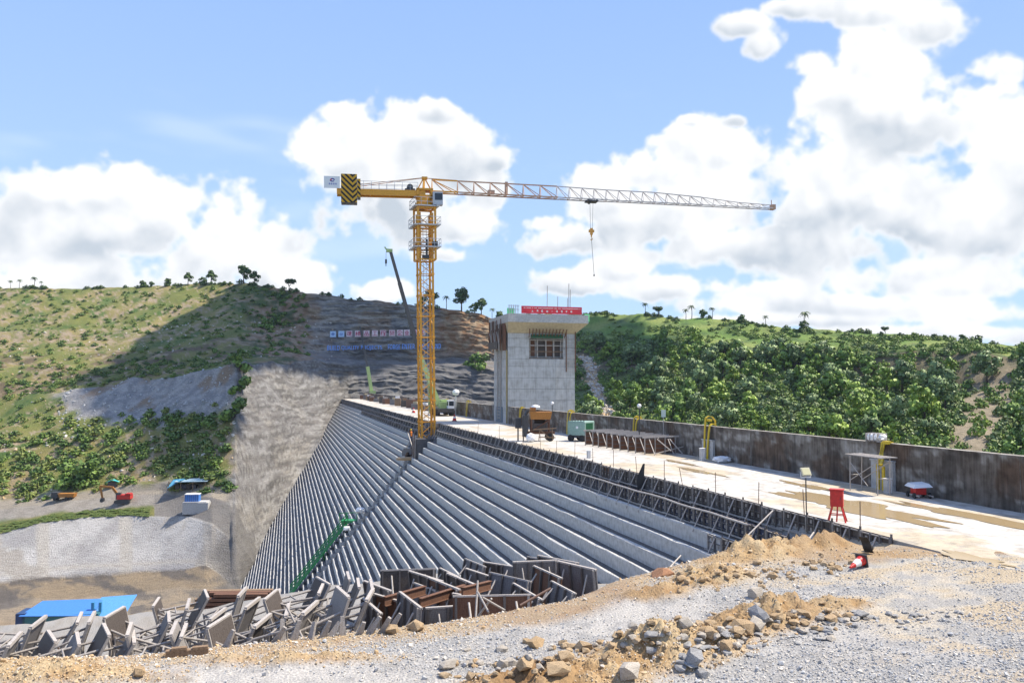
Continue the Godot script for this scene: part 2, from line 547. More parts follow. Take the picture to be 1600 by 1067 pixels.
# ------------------------------------------------------------------ terrain
# contour lines of the two valley sides, each a list of [bearing x, bearing y, distance]
var west_rows: Array = [
	[[-300, 470, 640], [200, 462, 600], [480, 476, 520], [860, 520, 520]],
	[[-300, 457, 440], [0, 452, 420], [200, 447, 410], [300, 445, 400], [380, 443, 380], [440, 451, 360], [480, 459, 350], [560, 467, 346], [640, 475, 346], [700, 485, 348], [780, 499, 350], [860, 505, 352]],
	[[-300, 490, 395], [0, 490, 385], [150, 486, 378], [250, 482, 370], [370, 466, 360], [480, 478, 347], [560, 486, 344], [700, 500, 346], [860, 516, 350]],
	[[-300, 522, 360], [0, 525, 350], [150, 521, 345], [250, 515, 338], [370, 500, 335], [480, 505, 342], [560, 505, 341], [700, 517, 343], [860, 530, 345]],
	[[-300, 590, 300], [0, 585, 295], [150, 574, 290], [250, 565, 280], [370, 550, 270], [450, 550, 300], [500, 555, 325], [560, 558, 335], [700, 562, 337], [860, 570, 340]],
	[[-300, 640, 275], [0, 628, 268], [80, 618, 262], [200, 600, 252], [370, 572, 224], [440, 566, 255], [500, 564, 290], [560, 568, 318], [700, 572, 322], [860, 585, 325]],
	[[-300, 722, 235], [0, 700, 228], [150, 690, 224], [250, 680, 216], [330, 675, 208], [368, 672, 203], [420, 670, 220], [470, 655, 250], [510, 640, 275], [545, 620, 305], [700, 618, 314], [860, 640, 315]],
	[[-300, 830, 195], [0, 796, 196], [150, 780, 194], [250, 775, 190], [330, 778, 182], [368, 790, 181], [400, 860, 180], [448, 786, 208], [500, 700, 240], [545, 640, 300], [700, 660, 300], [860, 690, 300]],
	[[-300, 852, 185], [0, 836, 186], [60, 818, 186], [120, 811, 186], [200, 808, 184], [290, 808, 178], [330, 820, 172], [368, 850, 168], [400, 890, 170], [448, 840, 200], [500, 760, 232], [545, 700, 290], [860, 760, 290]],
	[[-300, 925, 168], [0, 908, 170], [120, 898, 170], [250, 892, 167], [320, 888, 163], [375, 918, 160], [448, 900, 190], [500, 820, 225], [545, 760, 285], [860, 830, 280]],
	[[-300, 975, 150], [0, 958, 152], [200, 946, 152], [330, 930, 150], [400, 950, 148], [500, 960, 190], [545, 900, 240], [860, 900, 240]],
	[[-300, 1010, 128], [0, 1004, 128], [300, 990, 128], [500, 1010, 128], [860, 1040, 160]],
	[[-300, 1090, 95], [0, 1090, 95], [500, 1090, 95], [860, 1100, 110]]]
var east_rows: Array = [
	[[740, 520, 640], [905, 506, 560], [1250, 520, 480], [1600, 556, 400], [1950, 590, 360]],
	[[740, 492, 430], [905, 490, 400], [1000, 491, 370], [1100, 498, 345], [1250, 513, 310], [1400, 523, 290], [1500, 533, 270], [1600, 545, 250], [1750, 562, 235], [1950, 580, 220]],
	[[740, 528, 392], [905, 528, 350], [1000, 540, 322], [1100, 548, 292], [1250, 555, 262], [1400, 548, 246], [1500, 545, 238], [1600, 562, 225], [1950, 606, 200]],
	[[740, 570, 352], [905, 575, 322], [1000, 572, 300], [1100, 578, 275], [1250, 592, 250], [1400, 610, 236], [1500, 606, 225], [1600, 600, 210], [1950, 640, 185]],
	[[740, 640, 262], [905, 642, 250], [1100, 646, 215], [1250, 652, 186], [1400, 662, 166], [1600, 694, 150], [1950, 732, 140]],
	[[740, 720, 190], [905, 724, 186], [1250, 756, 140], [1600, 804, 120], [1950, 844, 110]],
	[[740, 860, 120], [905, 870, 118], [1250, 900, 100], [1600, 960, 88], [1950, 990, 85]]]

func row_at(row: Array, px: float) -> Vector2:
	if px <= row[0][0]: return Vector2(row[0][1], row[0][2])
	for i in row.size() - 1:
		if px <= row[i + 1][0]:
			var f: float = (px - row[i][0]) / float(row[i + 1][0] - row[i][0])
			return Vector2(lerpf(row[i][1], row[i + 1][1], f), lerpf(row[i][2], row[i + 1][2], f))
	return Vector2(row[-1][1], row[-1][2])

func rough_amount(west: bool, r: float, px: float) -> float:
	if west:
		if r > 6.9 and r < 9.0 and px < 360.0: return 0.35
		if px > 470.0: return 1.5
		if r < 1.2: return 0.9
		return 1.5
	return 1.3

func relief(p: Vector3, west: bool, r: float, px: float) -> Vector3:
	var a := rough_amount(west, r, px)
	var big := wob.get_noise_3dv(p * 1.3)
	var sml := fine.get_noise_3dv(p * 2.0)
	var q := p + Vector3(0, (big * 1.6 + sml * 0.5) * a, 0)
	if west and px > 380.0 and r > 1.3 and r < 8.0:
		# bedded rock: ledges of uneven height
		var bed := p.y * 0.42 + wob.get_noise_3d(p.x * 0.5, p.y * 0.3, p.z * 0.5) * 2.2
		var ledge := floorf(bed) + smoothstep(0.55, 1.0, bed - floorf(bed))
		var out := fine.get_noise_2d(ledge * 37.0, p.x * 0.6) * 1.6 + fine.get_noise_3d(p.x * 5.0, p.y * 16.0, p.z * 5.0) * 0.7 + (bed - ledge) * 1.1
		var w := smoothstep(380.0, 440.0, px)
		q += Vector3(0.35, 0, 0.94) * out * w * (1.0 if px > 500.0 or r < 5.0 else 0.6)
	return q

func loft_point(rows: Array, px: float, r: float, west: bool) -> Vector3:
	var i := clampi(int(r), 0, rows.size() - 2)
	var f := r - i
	var a := row_at(rows[i], px)
	var b := row_at(rows[i + 1], px)
	var m := a.lerp(b, f)
	return relief(at(px, m.x, m.y), west, r, px)

func loft(rows: Array, px0: float, px1: float, cols: int, subs: Array, west: bool, paint: Callable, called: String, m: Material):
	var pts := PackedVector3Array()
	var cs := PackedColorArray()
	var rr: Array = []
	for i in subs.size():
		for k in subs[i]: rr.append(i + float(k) / subs[i])
	rr.append(float(subs.size()))
	for r in rr:
		var i := clampi(int(r), 0, rows.size() - 2)
		for c in cols:
			var px := lerpf(px0, px1, float(c) / (cols - 1))
			var a := row_at(rows[i], px)
			var b := row_at(rows[i + 1], px)
			var q := a.lerp(b, r - i)
			var p := relief(at(px, q.x, q.y), west, r, px)
			pts.append(p)
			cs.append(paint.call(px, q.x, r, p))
	structure(called, sheet(pts, cols, rr.size(), cs), m)

func west_paint(px: float, py: float, r: float, p: Vector3) -> Color:
	var a := wob.get_noise_3dv(p * 2.4)
	var b := fine.get_noise_3dv(p * 1.7)
	var g := fine.get_noise_3d(p.x * 6.0, p.y * 6.0, p.z * 6.0)
	var grass := Color(0.20, 0.23, 0.05).lerp(Color(0.34, 0.29, 0.10), clampf(0.45 + a * 1.8, 0, 1)).lerp(Color(0.09, 0.17, 0.025), clampf(b * 2.2, 0, 1))
	var soil := Color(0.36, 0.24, 0.13).lerp(Color(0.44, 0.36, 0.25), clampf(0.5 + g * 1.5, 0, 1))
	var c := grass.lerp(soil, smoothstep(0.12, 0.34, a * 0.5 + g * 0.8))
	if r > 2.8 and r < 3.25 and px < 420.0: c = c.lerp(soil, smoothstep(-0.1, 0.25, g + b * 0.6) * 0.7)
	if r > 3.5 and r < 4.9 and px < 380.0: c = c.lerp(Color(0.20, 0.13, 0.085), smoothstep(-0.1, 0.3, b) * 0.8)
	# brown broken slope between grass and quarried face
	var brown := Color(0.30, 0.19, 0.11).lerp(Color(0.42, 0.33, 0.23), clampf(0.5 + g * 2.0, 0, 1)).lerp(Color(0.08, 0.11, 0.035), smoothstep(0.05, 0.3, b - 0.003 * (px - 440.0)))
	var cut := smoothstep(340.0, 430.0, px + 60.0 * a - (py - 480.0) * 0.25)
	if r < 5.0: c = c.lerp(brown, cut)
	# quarried, partly sprayed cliff
	var spray := Color(0.24, 0.25, 0.26).lerp(Color(0.36, 0.35, 0.33), clampf(0.5 + b * 1.4, 0, 1)).lerp(Color(0.30, 0.20, 0.12), smoothstep(0.16, 0.36, a) * 0.8)
	var tan_bed := Color(0.40, 0.36, 0.29).lerp(Color(0.26, 0.19, 0.13), clampf(0.5 + g * 1.8, 0, 1))
	var cliff := spray.lerp(tan_bed, smoothstep(0.02, 0.3, fine.get_noise_2d(p.y * 9.0, p.x * 0.3) + (0.25 if r > 3.6 and r < 4.2 else 0.0)))
	var bl2 := fine.get_noise_3d(p.x * 1.6, p.y * 15.0, p.z * 3.0)
	cliff = cliff.lerp(Color(0.46, 0.43, 0.37), smoothstep(0.06, 0.28, bl2) * 0.8).lerp(Color(0.13, 0.125, 0.12), smoothstep(0.08, 0.30, -bl2) * 0.85)
	cliff = cliff.lerp(Color(0.36, 0.20, 0.10).lerp(Color(0.45, 0.34, 0.22), clampf(0.5 + g * 2.0, 0, 1)), smoothstep(672.0, 705.0, px + 20.0 * b) * (1.0 - smoothstep(3.6, 4.0, r)))
	if r > 3.9: cliff = cliff.lerp(Color(0.17, 0.175, 0.185).lerp(Color(0.24, 0.24, 0.24), clampf(0.5 + b * 2.0, 0, 1)), 0.6)  # sprayed bench, darkened in colour in place of cloud shade
	var wcl := smoothstep(470.0, 512.0, px + 50.0 * b)
	if r < 5.0: c = c.lerp(cliff, wcl)
	# lower face, pale and washed
	if r >= 5.0 and r < 9.6:
		var face := Color(0.31, 0.31, 0.31).lerp(Color(0.25, 0.245, 0.24), clampf(0.5 + b * 1.8, 0, 1)).lerp(Color(0.37, 0.35, 0.31), smoothstep(0.1, 0.35, a) * 0.7).lerp(Color(0.17, 0.16, 0.15), smoothstep(0.2, 0.42, fine.get_noise_2d(p.y * 7.0, p.x * 0.8 + p.z * 0.4)))
		var bl := fine.get_noise_3d(p.x * 2.0, p.y * 17.0, p.z * 2.0)
		face = face.lerp(Color(0.42, 0.42, 0.41), smoothstep(0.05, 0.24, bl) * 0.6).lerp(Color(0.22, 0.21, 0.20), smoothstep(0.08, 0.26, -bl) * 0.6)
		var drill := fine.get_noise_3d(p.x * 16.0, p.y * 2.0, p.z * 16.0)
		face = face.lerp(Color(0.21, 0.205, 0.20), smoothstep(0.14, 0.26, drill) * 0.6)
		face = face.lerp(Color(0.12, 0.115, 0.11), smoothstep(0.13, 0.20, fine.get_noise_3d(p.x * 1.5 + 90.0, p.y * 26.0, p.z * 1.5)) * 0.75)
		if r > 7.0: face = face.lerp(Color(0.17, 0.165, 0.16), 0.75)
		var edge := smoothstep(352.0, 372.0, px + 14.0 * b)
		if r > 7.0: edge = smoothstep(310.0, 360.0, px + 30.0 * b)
		# loose stone below the road, a tongue that thins out to the west
		if r < 6.2:
			var tongue := 5.0 + 0.12 + 0.55 * smoothstep(60.0, 210.0, px) - 0.0 * px
			var w := smoothstep(60.0, 110.0, px) * (1.0 - smoothstep(tongue - 0.05, tongue + 0.12, r + b * 0.35))
			c = c.lerp(Color(0.30, 0.30, 0.31).lerp(Color(0.46, 0.45, 0.44), clampf(0.5 + g * 2.2, 0, 1)).lerp(Color(0.32, 0.24, 0.17), smoothstep(0.2, 0.4, a)), w)
		elif r < 7.0:
			c = c.lerp(soil, smoothstep(-0.15, 0.3, g + a) * 0.6)
			if r > 6.75: c = c.lerp(Color(0.40, 0.36, 0.29), smoothstep(6.78, 6.86, r + b * 0.1))
		elif r < 8.0:
			var road := Color(0.44, 0.41, 0.36).lerp(Color(0.34, 0.31, 0.27), clampf(0.5 + g, 0, 1))
			c = grass.lerp(road, smoothstep(7.62, 7.45, r + b * 0.25)) if px < 240.0 else road.lerp(Color(0.22, 0.21, 0.20), smoothstep(180.0, 300.0, px))
		elif r < 9.0:
			c = Color(0.62, 0.61, 0.59).lerp(Color(0.46, 0.45, 0.44), clampf(0.4 + b * 1.8, 0, 1)).lerp(Color(0.56, 0.53, 0.48), smoothstep(0.955, 0.985, absf(sin((px + 3.0 * b) * 0.024)))).lerp(Color(0.55, 0.52, 0.47), smoothstep(8.80, 8.84, r + 0.05 * b) * (1.0 - smoothstep(8.86, 8.9, r))).lerp(Color(0.48, 0.45, 0.40), smoothstep(0.12, 0.3, a))
		else:
			c = Color(0.34, 0.27, 0.18).lerp(Color(0.16, 0.14, 0.12), smoothstep(-0.05, 0.2, fine.get_noise_2d(p.y * 14.0, p.x * 0.5)))
		if px > 520.0 and r < 7.0: face = face.lerp(Color(0.17, 0.175, 0.185), 0.6 * smoothstep(520.0, 570.0, px))  # far end of the face: shade painted in as dark grey
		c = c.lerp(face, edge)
	elif r >= 9.6:
		c = Color(0.40, 0.33, 0.24).lerp(Color(0.20, 0.18, 0.155), smoothstep(-0.08, 0.2, fine.get_noise_2d(p.y * 14.0, p.x * 0.5)))
		if r > 10.3: c = Color(0.44, 0.34, 0.22).lerp(Color(0.34, 0.27, 0.20), clampf(0.5 + g, 0, 1))
	return c

func east_paint(px: float, py: float, r: float, p: Vector3) -> Color:
	var a := wob.get_noise_3dv(p * 2.2)
	var b := fine.get_noise_3dv(p * 1.7)
	var g := fine.get_noise_3d(p.x * 6.0, p.y * 6.0, p.z * 6.0)
	var c := Color(0.13, 0.23, 0.035).lerp(Color(0.24, 0.29, 0.07), clampf(0.5 + a * 1.6, 0, 1)).lerp(Color(0.05, 0.10, 0.022), clampf(b * 1.7, 0, 1))
	if r > 1.9: c = c.lerp(Color(0.06, 0.085, 0.03), 0.6)
	if r > 2.05 and r < 3.1: c = c.lerp(Color(0.20, 0.145, 0.10).lerp(Color(0.11, 0.09, 0.07), clampf(0.5 + g * 2.0, 0, 1)), 0.75)
	var slide := 1.0 - smoothstep(6.0, 16.0, absf(px - (916.0 + (py - 560.0) * 0.34) + 8.0 * b))
	if r > 2.4: c = c.lerp(Color(0.40, 0.30, 0.22).lerp(Color(0.24, 0.18, 0.13), clampf(0.5 + g * 2, 0, 1)), slide * smoothstep(2.4, 2.9, r))
	var scar := (1.0 - smoothstep(26.0, 52.0, absf(px - (1568.0 - (py - 560.0) * 0.35) + 30.0 * a))) * smoothstep(2.2, 3.0, r)
	c = c.lerp(Color(0.34, 0.28, 0.20).lerp(Color(0.24, 0.20, 0.14), clampf(0.5 + g * 2, 0, 1)), scar)
	return c

# ground of the near abutment, in dam axes
func crest_line(v: float) -> float:
	var k: Array = [[-60, 15.0], [-20, 16.8], [-5.5, 18.4], [7, 19.6], [9.5, 21.0], [13.2, 21.6], [16, 21.2], [19, 20.8], [60, 20.8]]
	for i in k.size() - 1:
		if v <= k[i + 1][0]: return lerpf(k[i][1], k[i + 1][1], clampf((v - k[i][0]) / float(k[i + 1][0] - k[i][0]), 0, 1))
	return 20.8

# spoil heaps: [x, z, half length, half width, height, bearing of the long side]
var heaps: Array = [[7.4, -24.6, 2.0, 0.8, 0.55, 0.42], [9.4, -25.6, 1.6, 0.7, 0.55, 0.35], [5.2, -21.9, 1.5, 0.8, 0.40, 0.5], [3.6, -20.8, 1.3, 0.6, 0.3, 0.3],
	[0.6, -15.2, 2.4, 0.95, 0.48, 0.30], [3.1, -16.6, 2.0, 1.0, 0.55, 0.42], [5.5, -18.2, 1.8, 0.85, 0.52, 0.45], [7.3, -18.9, 1.4, 0.5, 0.3, 0.3], [-1.6, -14.2, 1.6, 0.8, 0.30, 0.3], [1.9, -14.0, 1.6, 0.6, 0.25, 0.2],
	[-9.5, -15.9, 4.0, 0.9, 0.25, -0.02], [-4.5, -16.9, 3.0, 0.5, 0.2, 0.08]]

func heap_at(x: float, z: float) -> float:
	var h := 0.0
	for e in heaps:
		var dx: float = x - e[0]
		var dz: float = z - e[1]
		var ca := cos(e[5])
		var sa := sin(e[5])
		var l: float = (dx * ca - dz * sa) / e[2]
		var w: float = (dx * sa + dz * ca) / e[3]
		var q := l * l + w * w
		if q < 4.0: h = maxf(h, e[4] * exp(-q * 1.3))
	return h

func ground_y(x: float, z: float) -> float:
	var u := -sin(TURN) * x - cos(TURN) * z
	var v := cos(TURN) * x - sin(TURN) * z
	var s := u - crest_line(v)
	var drop := 0.0
	if s > 0.0: drop = lerpf(lerpf(2.35, 1.75, smoothstep(-4.0, 3.0, v)), 0.95, smoothstep(9.0, 15.0, v)) * smoothstep(0.0, 4.0, s) + lerpf(0.13, 0.27, smoothstep(7.0, 14.0, v)) * maxf(0.0, s - 3.0) + 0.5 * maxf(0.0, s - 24.0)
	var side := smoothstep(18.0, 19.4, v)
	var y := lerpf(-0.12, 0.012, smoothstep(13.0, 17.5, v)) - 0.50 * smoothstep(13.0, 3.0, v) + 0.12 * smoothstep(3.0, -10.0, v)
	y = lerpf(y - minf(drop, 44.0), lerpf(0.02, -0.06, smoothstep(18.8, 20.8, u + 5.0 * wob.get_noise_2d(x * 9.0, z * 9.0))), side)
	var onpad := 1.0 - smoothstep(17.5, 19.0, v) * smoothstep(18.5, 20.5, u)
	var hp := heap_at(x, z)
	var rough := wob.get_noise_3d(x * 9.0, 0.0, z * 9.0) * 0.10 + fine.get_noise_3d(x * 22.0, 3.0, z * 22.0) * 0.05
	rough += hp * (fine.get_noise_3d(x * 30.0, 9.0, z * 30.0) * 0.6 + fine.get_noise_3d(x * 85.0, 9.0, z * 85.0) * 0.45)
	return y + (rough + hp) * onpad - 34.0 * smoothstep(29.5, 75.0, v) * smoothstep(12.0, 30.0, u)

func ground_color(x: float, z: float) -> Color:
	var a := wob.get_noise_3d(x * 8.0, 5.0, z * 8.0)
	var g := fine.get_noise_3d(x * 30.0, 7.0, z * 30.0)
	var hp := heap_at(x, z)
	var u := -sin(TURN) * x - cos(TURN) * z
	var v := cos(TURN) * x - sin(TURN) * z
	var gravel := Color(0.40, 0.395, 0.385).lerp(Color(0.52, 0.50, 0.47), clampf(0.5 + a * 1.4, 0, 1)).lerp(Color(0.26, 0.26, 0.26), clampf(g * 1.2, 0, 1))
	var dust := Color(0.50, 0.44, 0.34).lerp(Color(0.56, 0.51, 0.43), clampf(0.5 + g, 0, 1))
	var soil := Color(0.42, 0.27, 0.125).lerp(Color(0.52, 0.40, 0.24), clampf(0.5 + g * 1.6, 0, 1)).lerp(Color(0.28, 0.16, 0.07), clampf(a * 1.6, 0, 1))
	var c := gravel.lerp(dust, smoothstep(0.0, 0.35, a + 0.10 * (v - 13.0)) * 0.8)
	var mot := wob.get_noise_2d(x * 17.0 + 50.0, z * 30.0)
	c = c.lerp(Color(0.52, 0.41, 0.26), smoothstep(0.02, 0.22, mot) * 0.65 * smoothstep(9.0, 14.0, v))
	c = c.lerp(Color(0.33, 0.34, 0.35), smoothstep(0.06, 0.22, -mot + 0.4 * g) * 0.6 * smoothstep(9.0, 14.0, v))
	c = c.lerp(soil, smoothstep(0.07, 0.2, hp + g * 0.06))
	var s := u - crest_line(v)
	c = c.lerp(soil, smoothstep(-1.2, -0.3, s + a) * 0.8 * (1.0 - smoothstep(0.5, 3.0, s)))
	if s > 2.0: c = c.lerp(Color(0.30, 0.27, 0.23).lerp(gravel, clampf(0.5 + g, 0, 1)), smoothstep(2.0, 4.0, s) * 0.8)
	return c

func make_terrain():
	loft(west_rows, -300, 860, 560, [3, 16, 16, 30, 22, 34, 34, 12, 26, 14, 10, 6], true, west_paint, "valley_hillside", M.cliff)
	loft(east_rows, 800, 1950, 420, [3, 26, 26, 36, 16, 6], false, east_paint, "reservoir_hillside", M.hill)
	# near ground: fan of rows that grow with distance
	var cols := 620
	var zs: Array = []
	var z := 6.0
	while z < 34.0:
		zs.append(z)
		z += 0.07 + (z - 6.0) * 0.004
	while z < 170.0:
		zs.append(z)
		z *= 1.035
	var pts := PackedVector3Array()
	var cs := PackedColorArray()
	for q in zs:
		for i in cols:
			var x: float = lerpf(-1.15, 1.15, float(i) / (cols - 1)) * q
			pts.append(Vector3(x, ground_y(x, -q), -q))
			cs.append(ground_color(x, -q))
	structure("ground", sheet(pts, cols, zs.size(), cs), M.ground)
	# land that carries on behind the hills to the horizon
	var mb := MB.new()
	mb.colored = true
	mb.col = Color(0.12, 0.16, 0.05)
	mb.quad(Vector3(-5500, -46, 400), Vector3(5500, -46, 400), Vector3(5500, -46, -5500), Vector3(-5500, -46, -5500), Vector3.UP)
	structure("land", mb.mesh(), M.hill)

# ------------------------------------------------------------------ the dam
const STEP_H := 0.72
const STEP_V := 0.576
const GAP_A := 105.4
const GAP_B := 108.3
const CREST_END := 330.0

func step_top(k: int) -> float: return -1.42 - STEP_H * k
func step_v(k: int) -> float: return 17.86 - STEP_V * k

func far_end(y: float) -> float:
	var k: Array = [[-45, 120.0], [-34.1, 175.0], [-23.3, 223.0], [-11.6, 256.0], [-5.0, 296.0], [0.0, 334.0]]
	for i in k.size() - 1:
		if y <= k[i + 1][0]: return lerpf(k[i][1], k[i + 1][1], clampf((y - k[i][0]) / float(k[i + 1][0] - k[i][0]), 0, 1))
	return 334.0

func make_step(k: int, u0: float, u1: float, r: RandomNumberGenerator, d: Node3D):
	var mb := MB.new()
	var tread := MB.new()
	var y := step_top(k)
	var v := step_v(k)
	var n := maxi(2, int((u1 - u0) / 1.5))
	var ys: Array = []
	var vs: Array = []
	var lift := 0.0
	for i in n + 1:
		if r.randf() < 0.25: lift = r.randf_range(-0.035, 0.03)
		ys.append(y + lift + r.randf_range(-0.02, 0.015))
		vs.append(v + r.randf_range(-0.02, 0.025))
	var lip := 0.10
	for i in n:
		var a := lerpf(u0, u1, float(i) / n)
		var b := lerpf(u0, u1, float(i + 1) / n)
		var chip := r.randf_range(0.0, 0.05) if r.randf() < 0.5 else 0.0
		var bot := y - STEP_H - 0.12
		var f0 := Vector3(vs[i] - 0.025, bot, -a)
		var f1 := Vector3(vs[i + 1] - 0.025, bot, -b)
		var g0 := Vector3(vs[i], ys[i] - chip - 0.015, -a)
		var g1 := Vector3(vs[i + 1], ys[i + 1] - chip - 0.015, -b)
		var h0 := Vector3(vs[i] + lip * 0.4, ys[i], -a)
		var h1 := Vector3(vs[i + 1] + lip * 0.4, ys[i + 1], -b)
		var t0 := Vector3(v + 0.9, y, -a)
		var t1 := Vector3(v + 0.9, y, -b)
		mb.quad(f0, f1, g1, g0, Vector3(-1, 0, 0))
		mb.quad(g0, g1, h1, h0, Vector3(-0.5, 1, 0))
		var l0 := Vector3(vs[i] + r.randf_range(0.13, 0.19), y + 0.002, -a)  # pale concrete lip; the sunlit strip is painted in by its width
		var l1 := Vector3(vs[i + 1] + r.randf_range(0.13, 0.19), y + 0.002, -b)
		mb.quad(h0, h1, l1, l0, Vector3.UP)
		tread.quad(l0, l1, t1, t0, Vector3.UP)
	for e in [[u0, 1.0, 0], [u1, -1.0, n]]:
		var q: float = -e[0]
		mb.quad(Vector3(v, y - STEP_H - 0.12, q), Vector3(v + 0.9, y - STEP_H - 0.12, q), Vector3(v + 0.9, y, q), Vector3(vs[e[2]], ys[e[2]], q), Vector3(0, 0, e[1]))
	var o := part("step", mb, M.step, d)
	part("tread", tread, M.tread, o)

func make_dam():
	var d := thing("dam", "grey stepped concrete dam running across the valley under the yellow crane", "dam", Vector3.ZERO, TURN)
	var r := RandomNumberGenerator.new()
	r.seed = 11
	for k in 56:
		var y := step_top(k)
		var near := 26.0 + k * 1.3
		if y > -41.0:
			var e := GAP_A + r.randf_range(-0.3, 0.4)
			if k == 0: e = 100.0
			make_step(k, near, e, r, d)
			var a := GAP_B + r.randf_range(-0.5, 0.3)
			if k < 3: a = GAP_B + 5.0 + k * 1.5
			var b := far_end(y)
			if b > a + 4.0: make_step(k, a, b, r, d)
	# mass behind the steps, open down the contraction joint
	var mb := MB.new()
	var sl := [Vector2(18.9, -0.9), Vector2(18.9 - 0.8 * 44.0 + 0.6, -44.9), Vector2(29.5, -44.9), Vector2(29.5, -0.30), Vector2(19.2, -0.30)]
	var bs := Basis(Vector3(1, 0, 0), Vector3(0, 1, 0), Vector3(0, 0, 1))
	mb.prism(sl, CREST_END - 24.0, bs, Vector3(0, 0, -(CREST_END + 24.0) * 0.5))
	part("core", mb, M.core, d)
	# crest deck: cast bays with joints
	var bays := 0
	var u := 10.5
	var deck := Node3D.new()
	deck.name = "deck"
	d.add_child(deck, true)
	while u < CREST_END:
		var w := 7.5 if u < 120.0 else 20.0
		var e := minf(u + w, CREST_END)
		var m := MB.new()
		m.colored = true
		var v0 := 19.05
		var nu := 30 if u < 70.0 else 12
		var nv := 30 if u < 70.0 else 10
		for i in nu:
			for j in nv:
				var q: Array = []
				var s := Color(0, 0, 0)
				for c in [[0, 0], [1, 0], [1, 1], [0, 1]]:
					var uu := lerpf(u + 0.012, e - 0.012, float(i + c[0]) / nu)
					var vv := lerpf(v0, 30.0, float(j + c[1]) / nv)
					q.append(Vector3(vv, 0.0 + 0.012 * fine.get_noise_2d(uu * 14.0, vv * 14.0), -uu))
				m.col = deck_color(lerpf(u, e, (i + 0.5) / nu), lerpf(v0, 30.0, (j + 0.5) / nv))
				m.quad(q[0], q[1], q[2], q[3], Vector3.UP)
		m.col = Color(0.40, 0.38, 0.35)
		m.quad(Vector3(v0, 0, -u - 0.012), Vector3(v0, 0, -e + 0.012), Vector3(v0, -0.5, -e + 0.012), Vector3(v0, -0.5, -u - 0.012), Vector3(-1, 0, 0))
		part("bay", m, M.deck, deck)
		u = e
		bays += 1
	make_puddles()

func deck_color(u: float, v: float) -> Color:
	var a := wob.get_noise_2d(u * 4.0, v * 9.0)
	var b := fine.get_noise_2d(u * 9.0, v * 24.0)
	var g := fine.get_noise_2d(u * 50.0, v * 50.0)
	var c := Color(0.50, 0.475, 0.43).lerp(Color(0.58, 0.56, 0.52), clampf(0.5 + b * 1.5, 0, 1))
	c = c.lerp(Color(0.47, 0.38, 0.25), smoothstep(0.05, 0.32, a + b * 0.35) * 0.75)
	c = c.lerp(Color(0.34, 0.31, 0.27), smoothstep(0.18, 0.36, b * 0.8 + g * 0.4) * 0.7)
	return c

func make_puddles():
	# [u, v, half length along u, half width, seed]
	for e in [[29.5, 22.6, 4.6, 1.25, 1, "broad puddle of tan muddy water beside the red cabinet"], [35.5, 25.0, 2.2, 0.42, 2, "small puddle of muddy water near the scaffold trestle"], [25.5, 25.3, 4.6, 0.55, 3, "long narrow puddle of muddy water at the foot of the wall"], [43.5, 23.2, 2.6, 0.36, 4, "thin puddle of muddy water beyond the floodlight pole"], [48.5, 24.6, 2.4, 0.30, 5, "thin far puddle of muddy water by the stacked frames"], [19.5, 19.2, 1.1, 0.42, 6, "shallow pale puddle on the near corner of the deck"]]:
		var mb := MB.new()
		var n := 96
		var p: Array = []
		for i in n:
			var an := TAU * i / n
			var q := 1.0 + 0.55 * fine.get_noise_2d(cos(an) * 28.0 + e[4] * 77.0, sin(an) * 28.0) + 0.35 * wob.get_noise_2d(cos(an) * 50.0, sin(an) * 50.0 + e[4] * 31.0)
			p.append(Vector3(sin(an) * e[3] * q, 0, -cos(an) * e[2] * q))
		for i in n: mb.tri_n(Vector3.ZERO, p[i], p[(i + 1) % n], Vector3.UP, Vector3.UP, Vector3.UP)
		var o := structure("puddle", mb.mesh(), M.puddle)
		o.position = dam(e[0], e[1], 0.016)
		o.rotation.y = TURN
		o.set_meta("label", e[5])

# ------------------------------------------------------------------ parapet wall
const WALL_V := 27.9
const WALL_H := 2.22

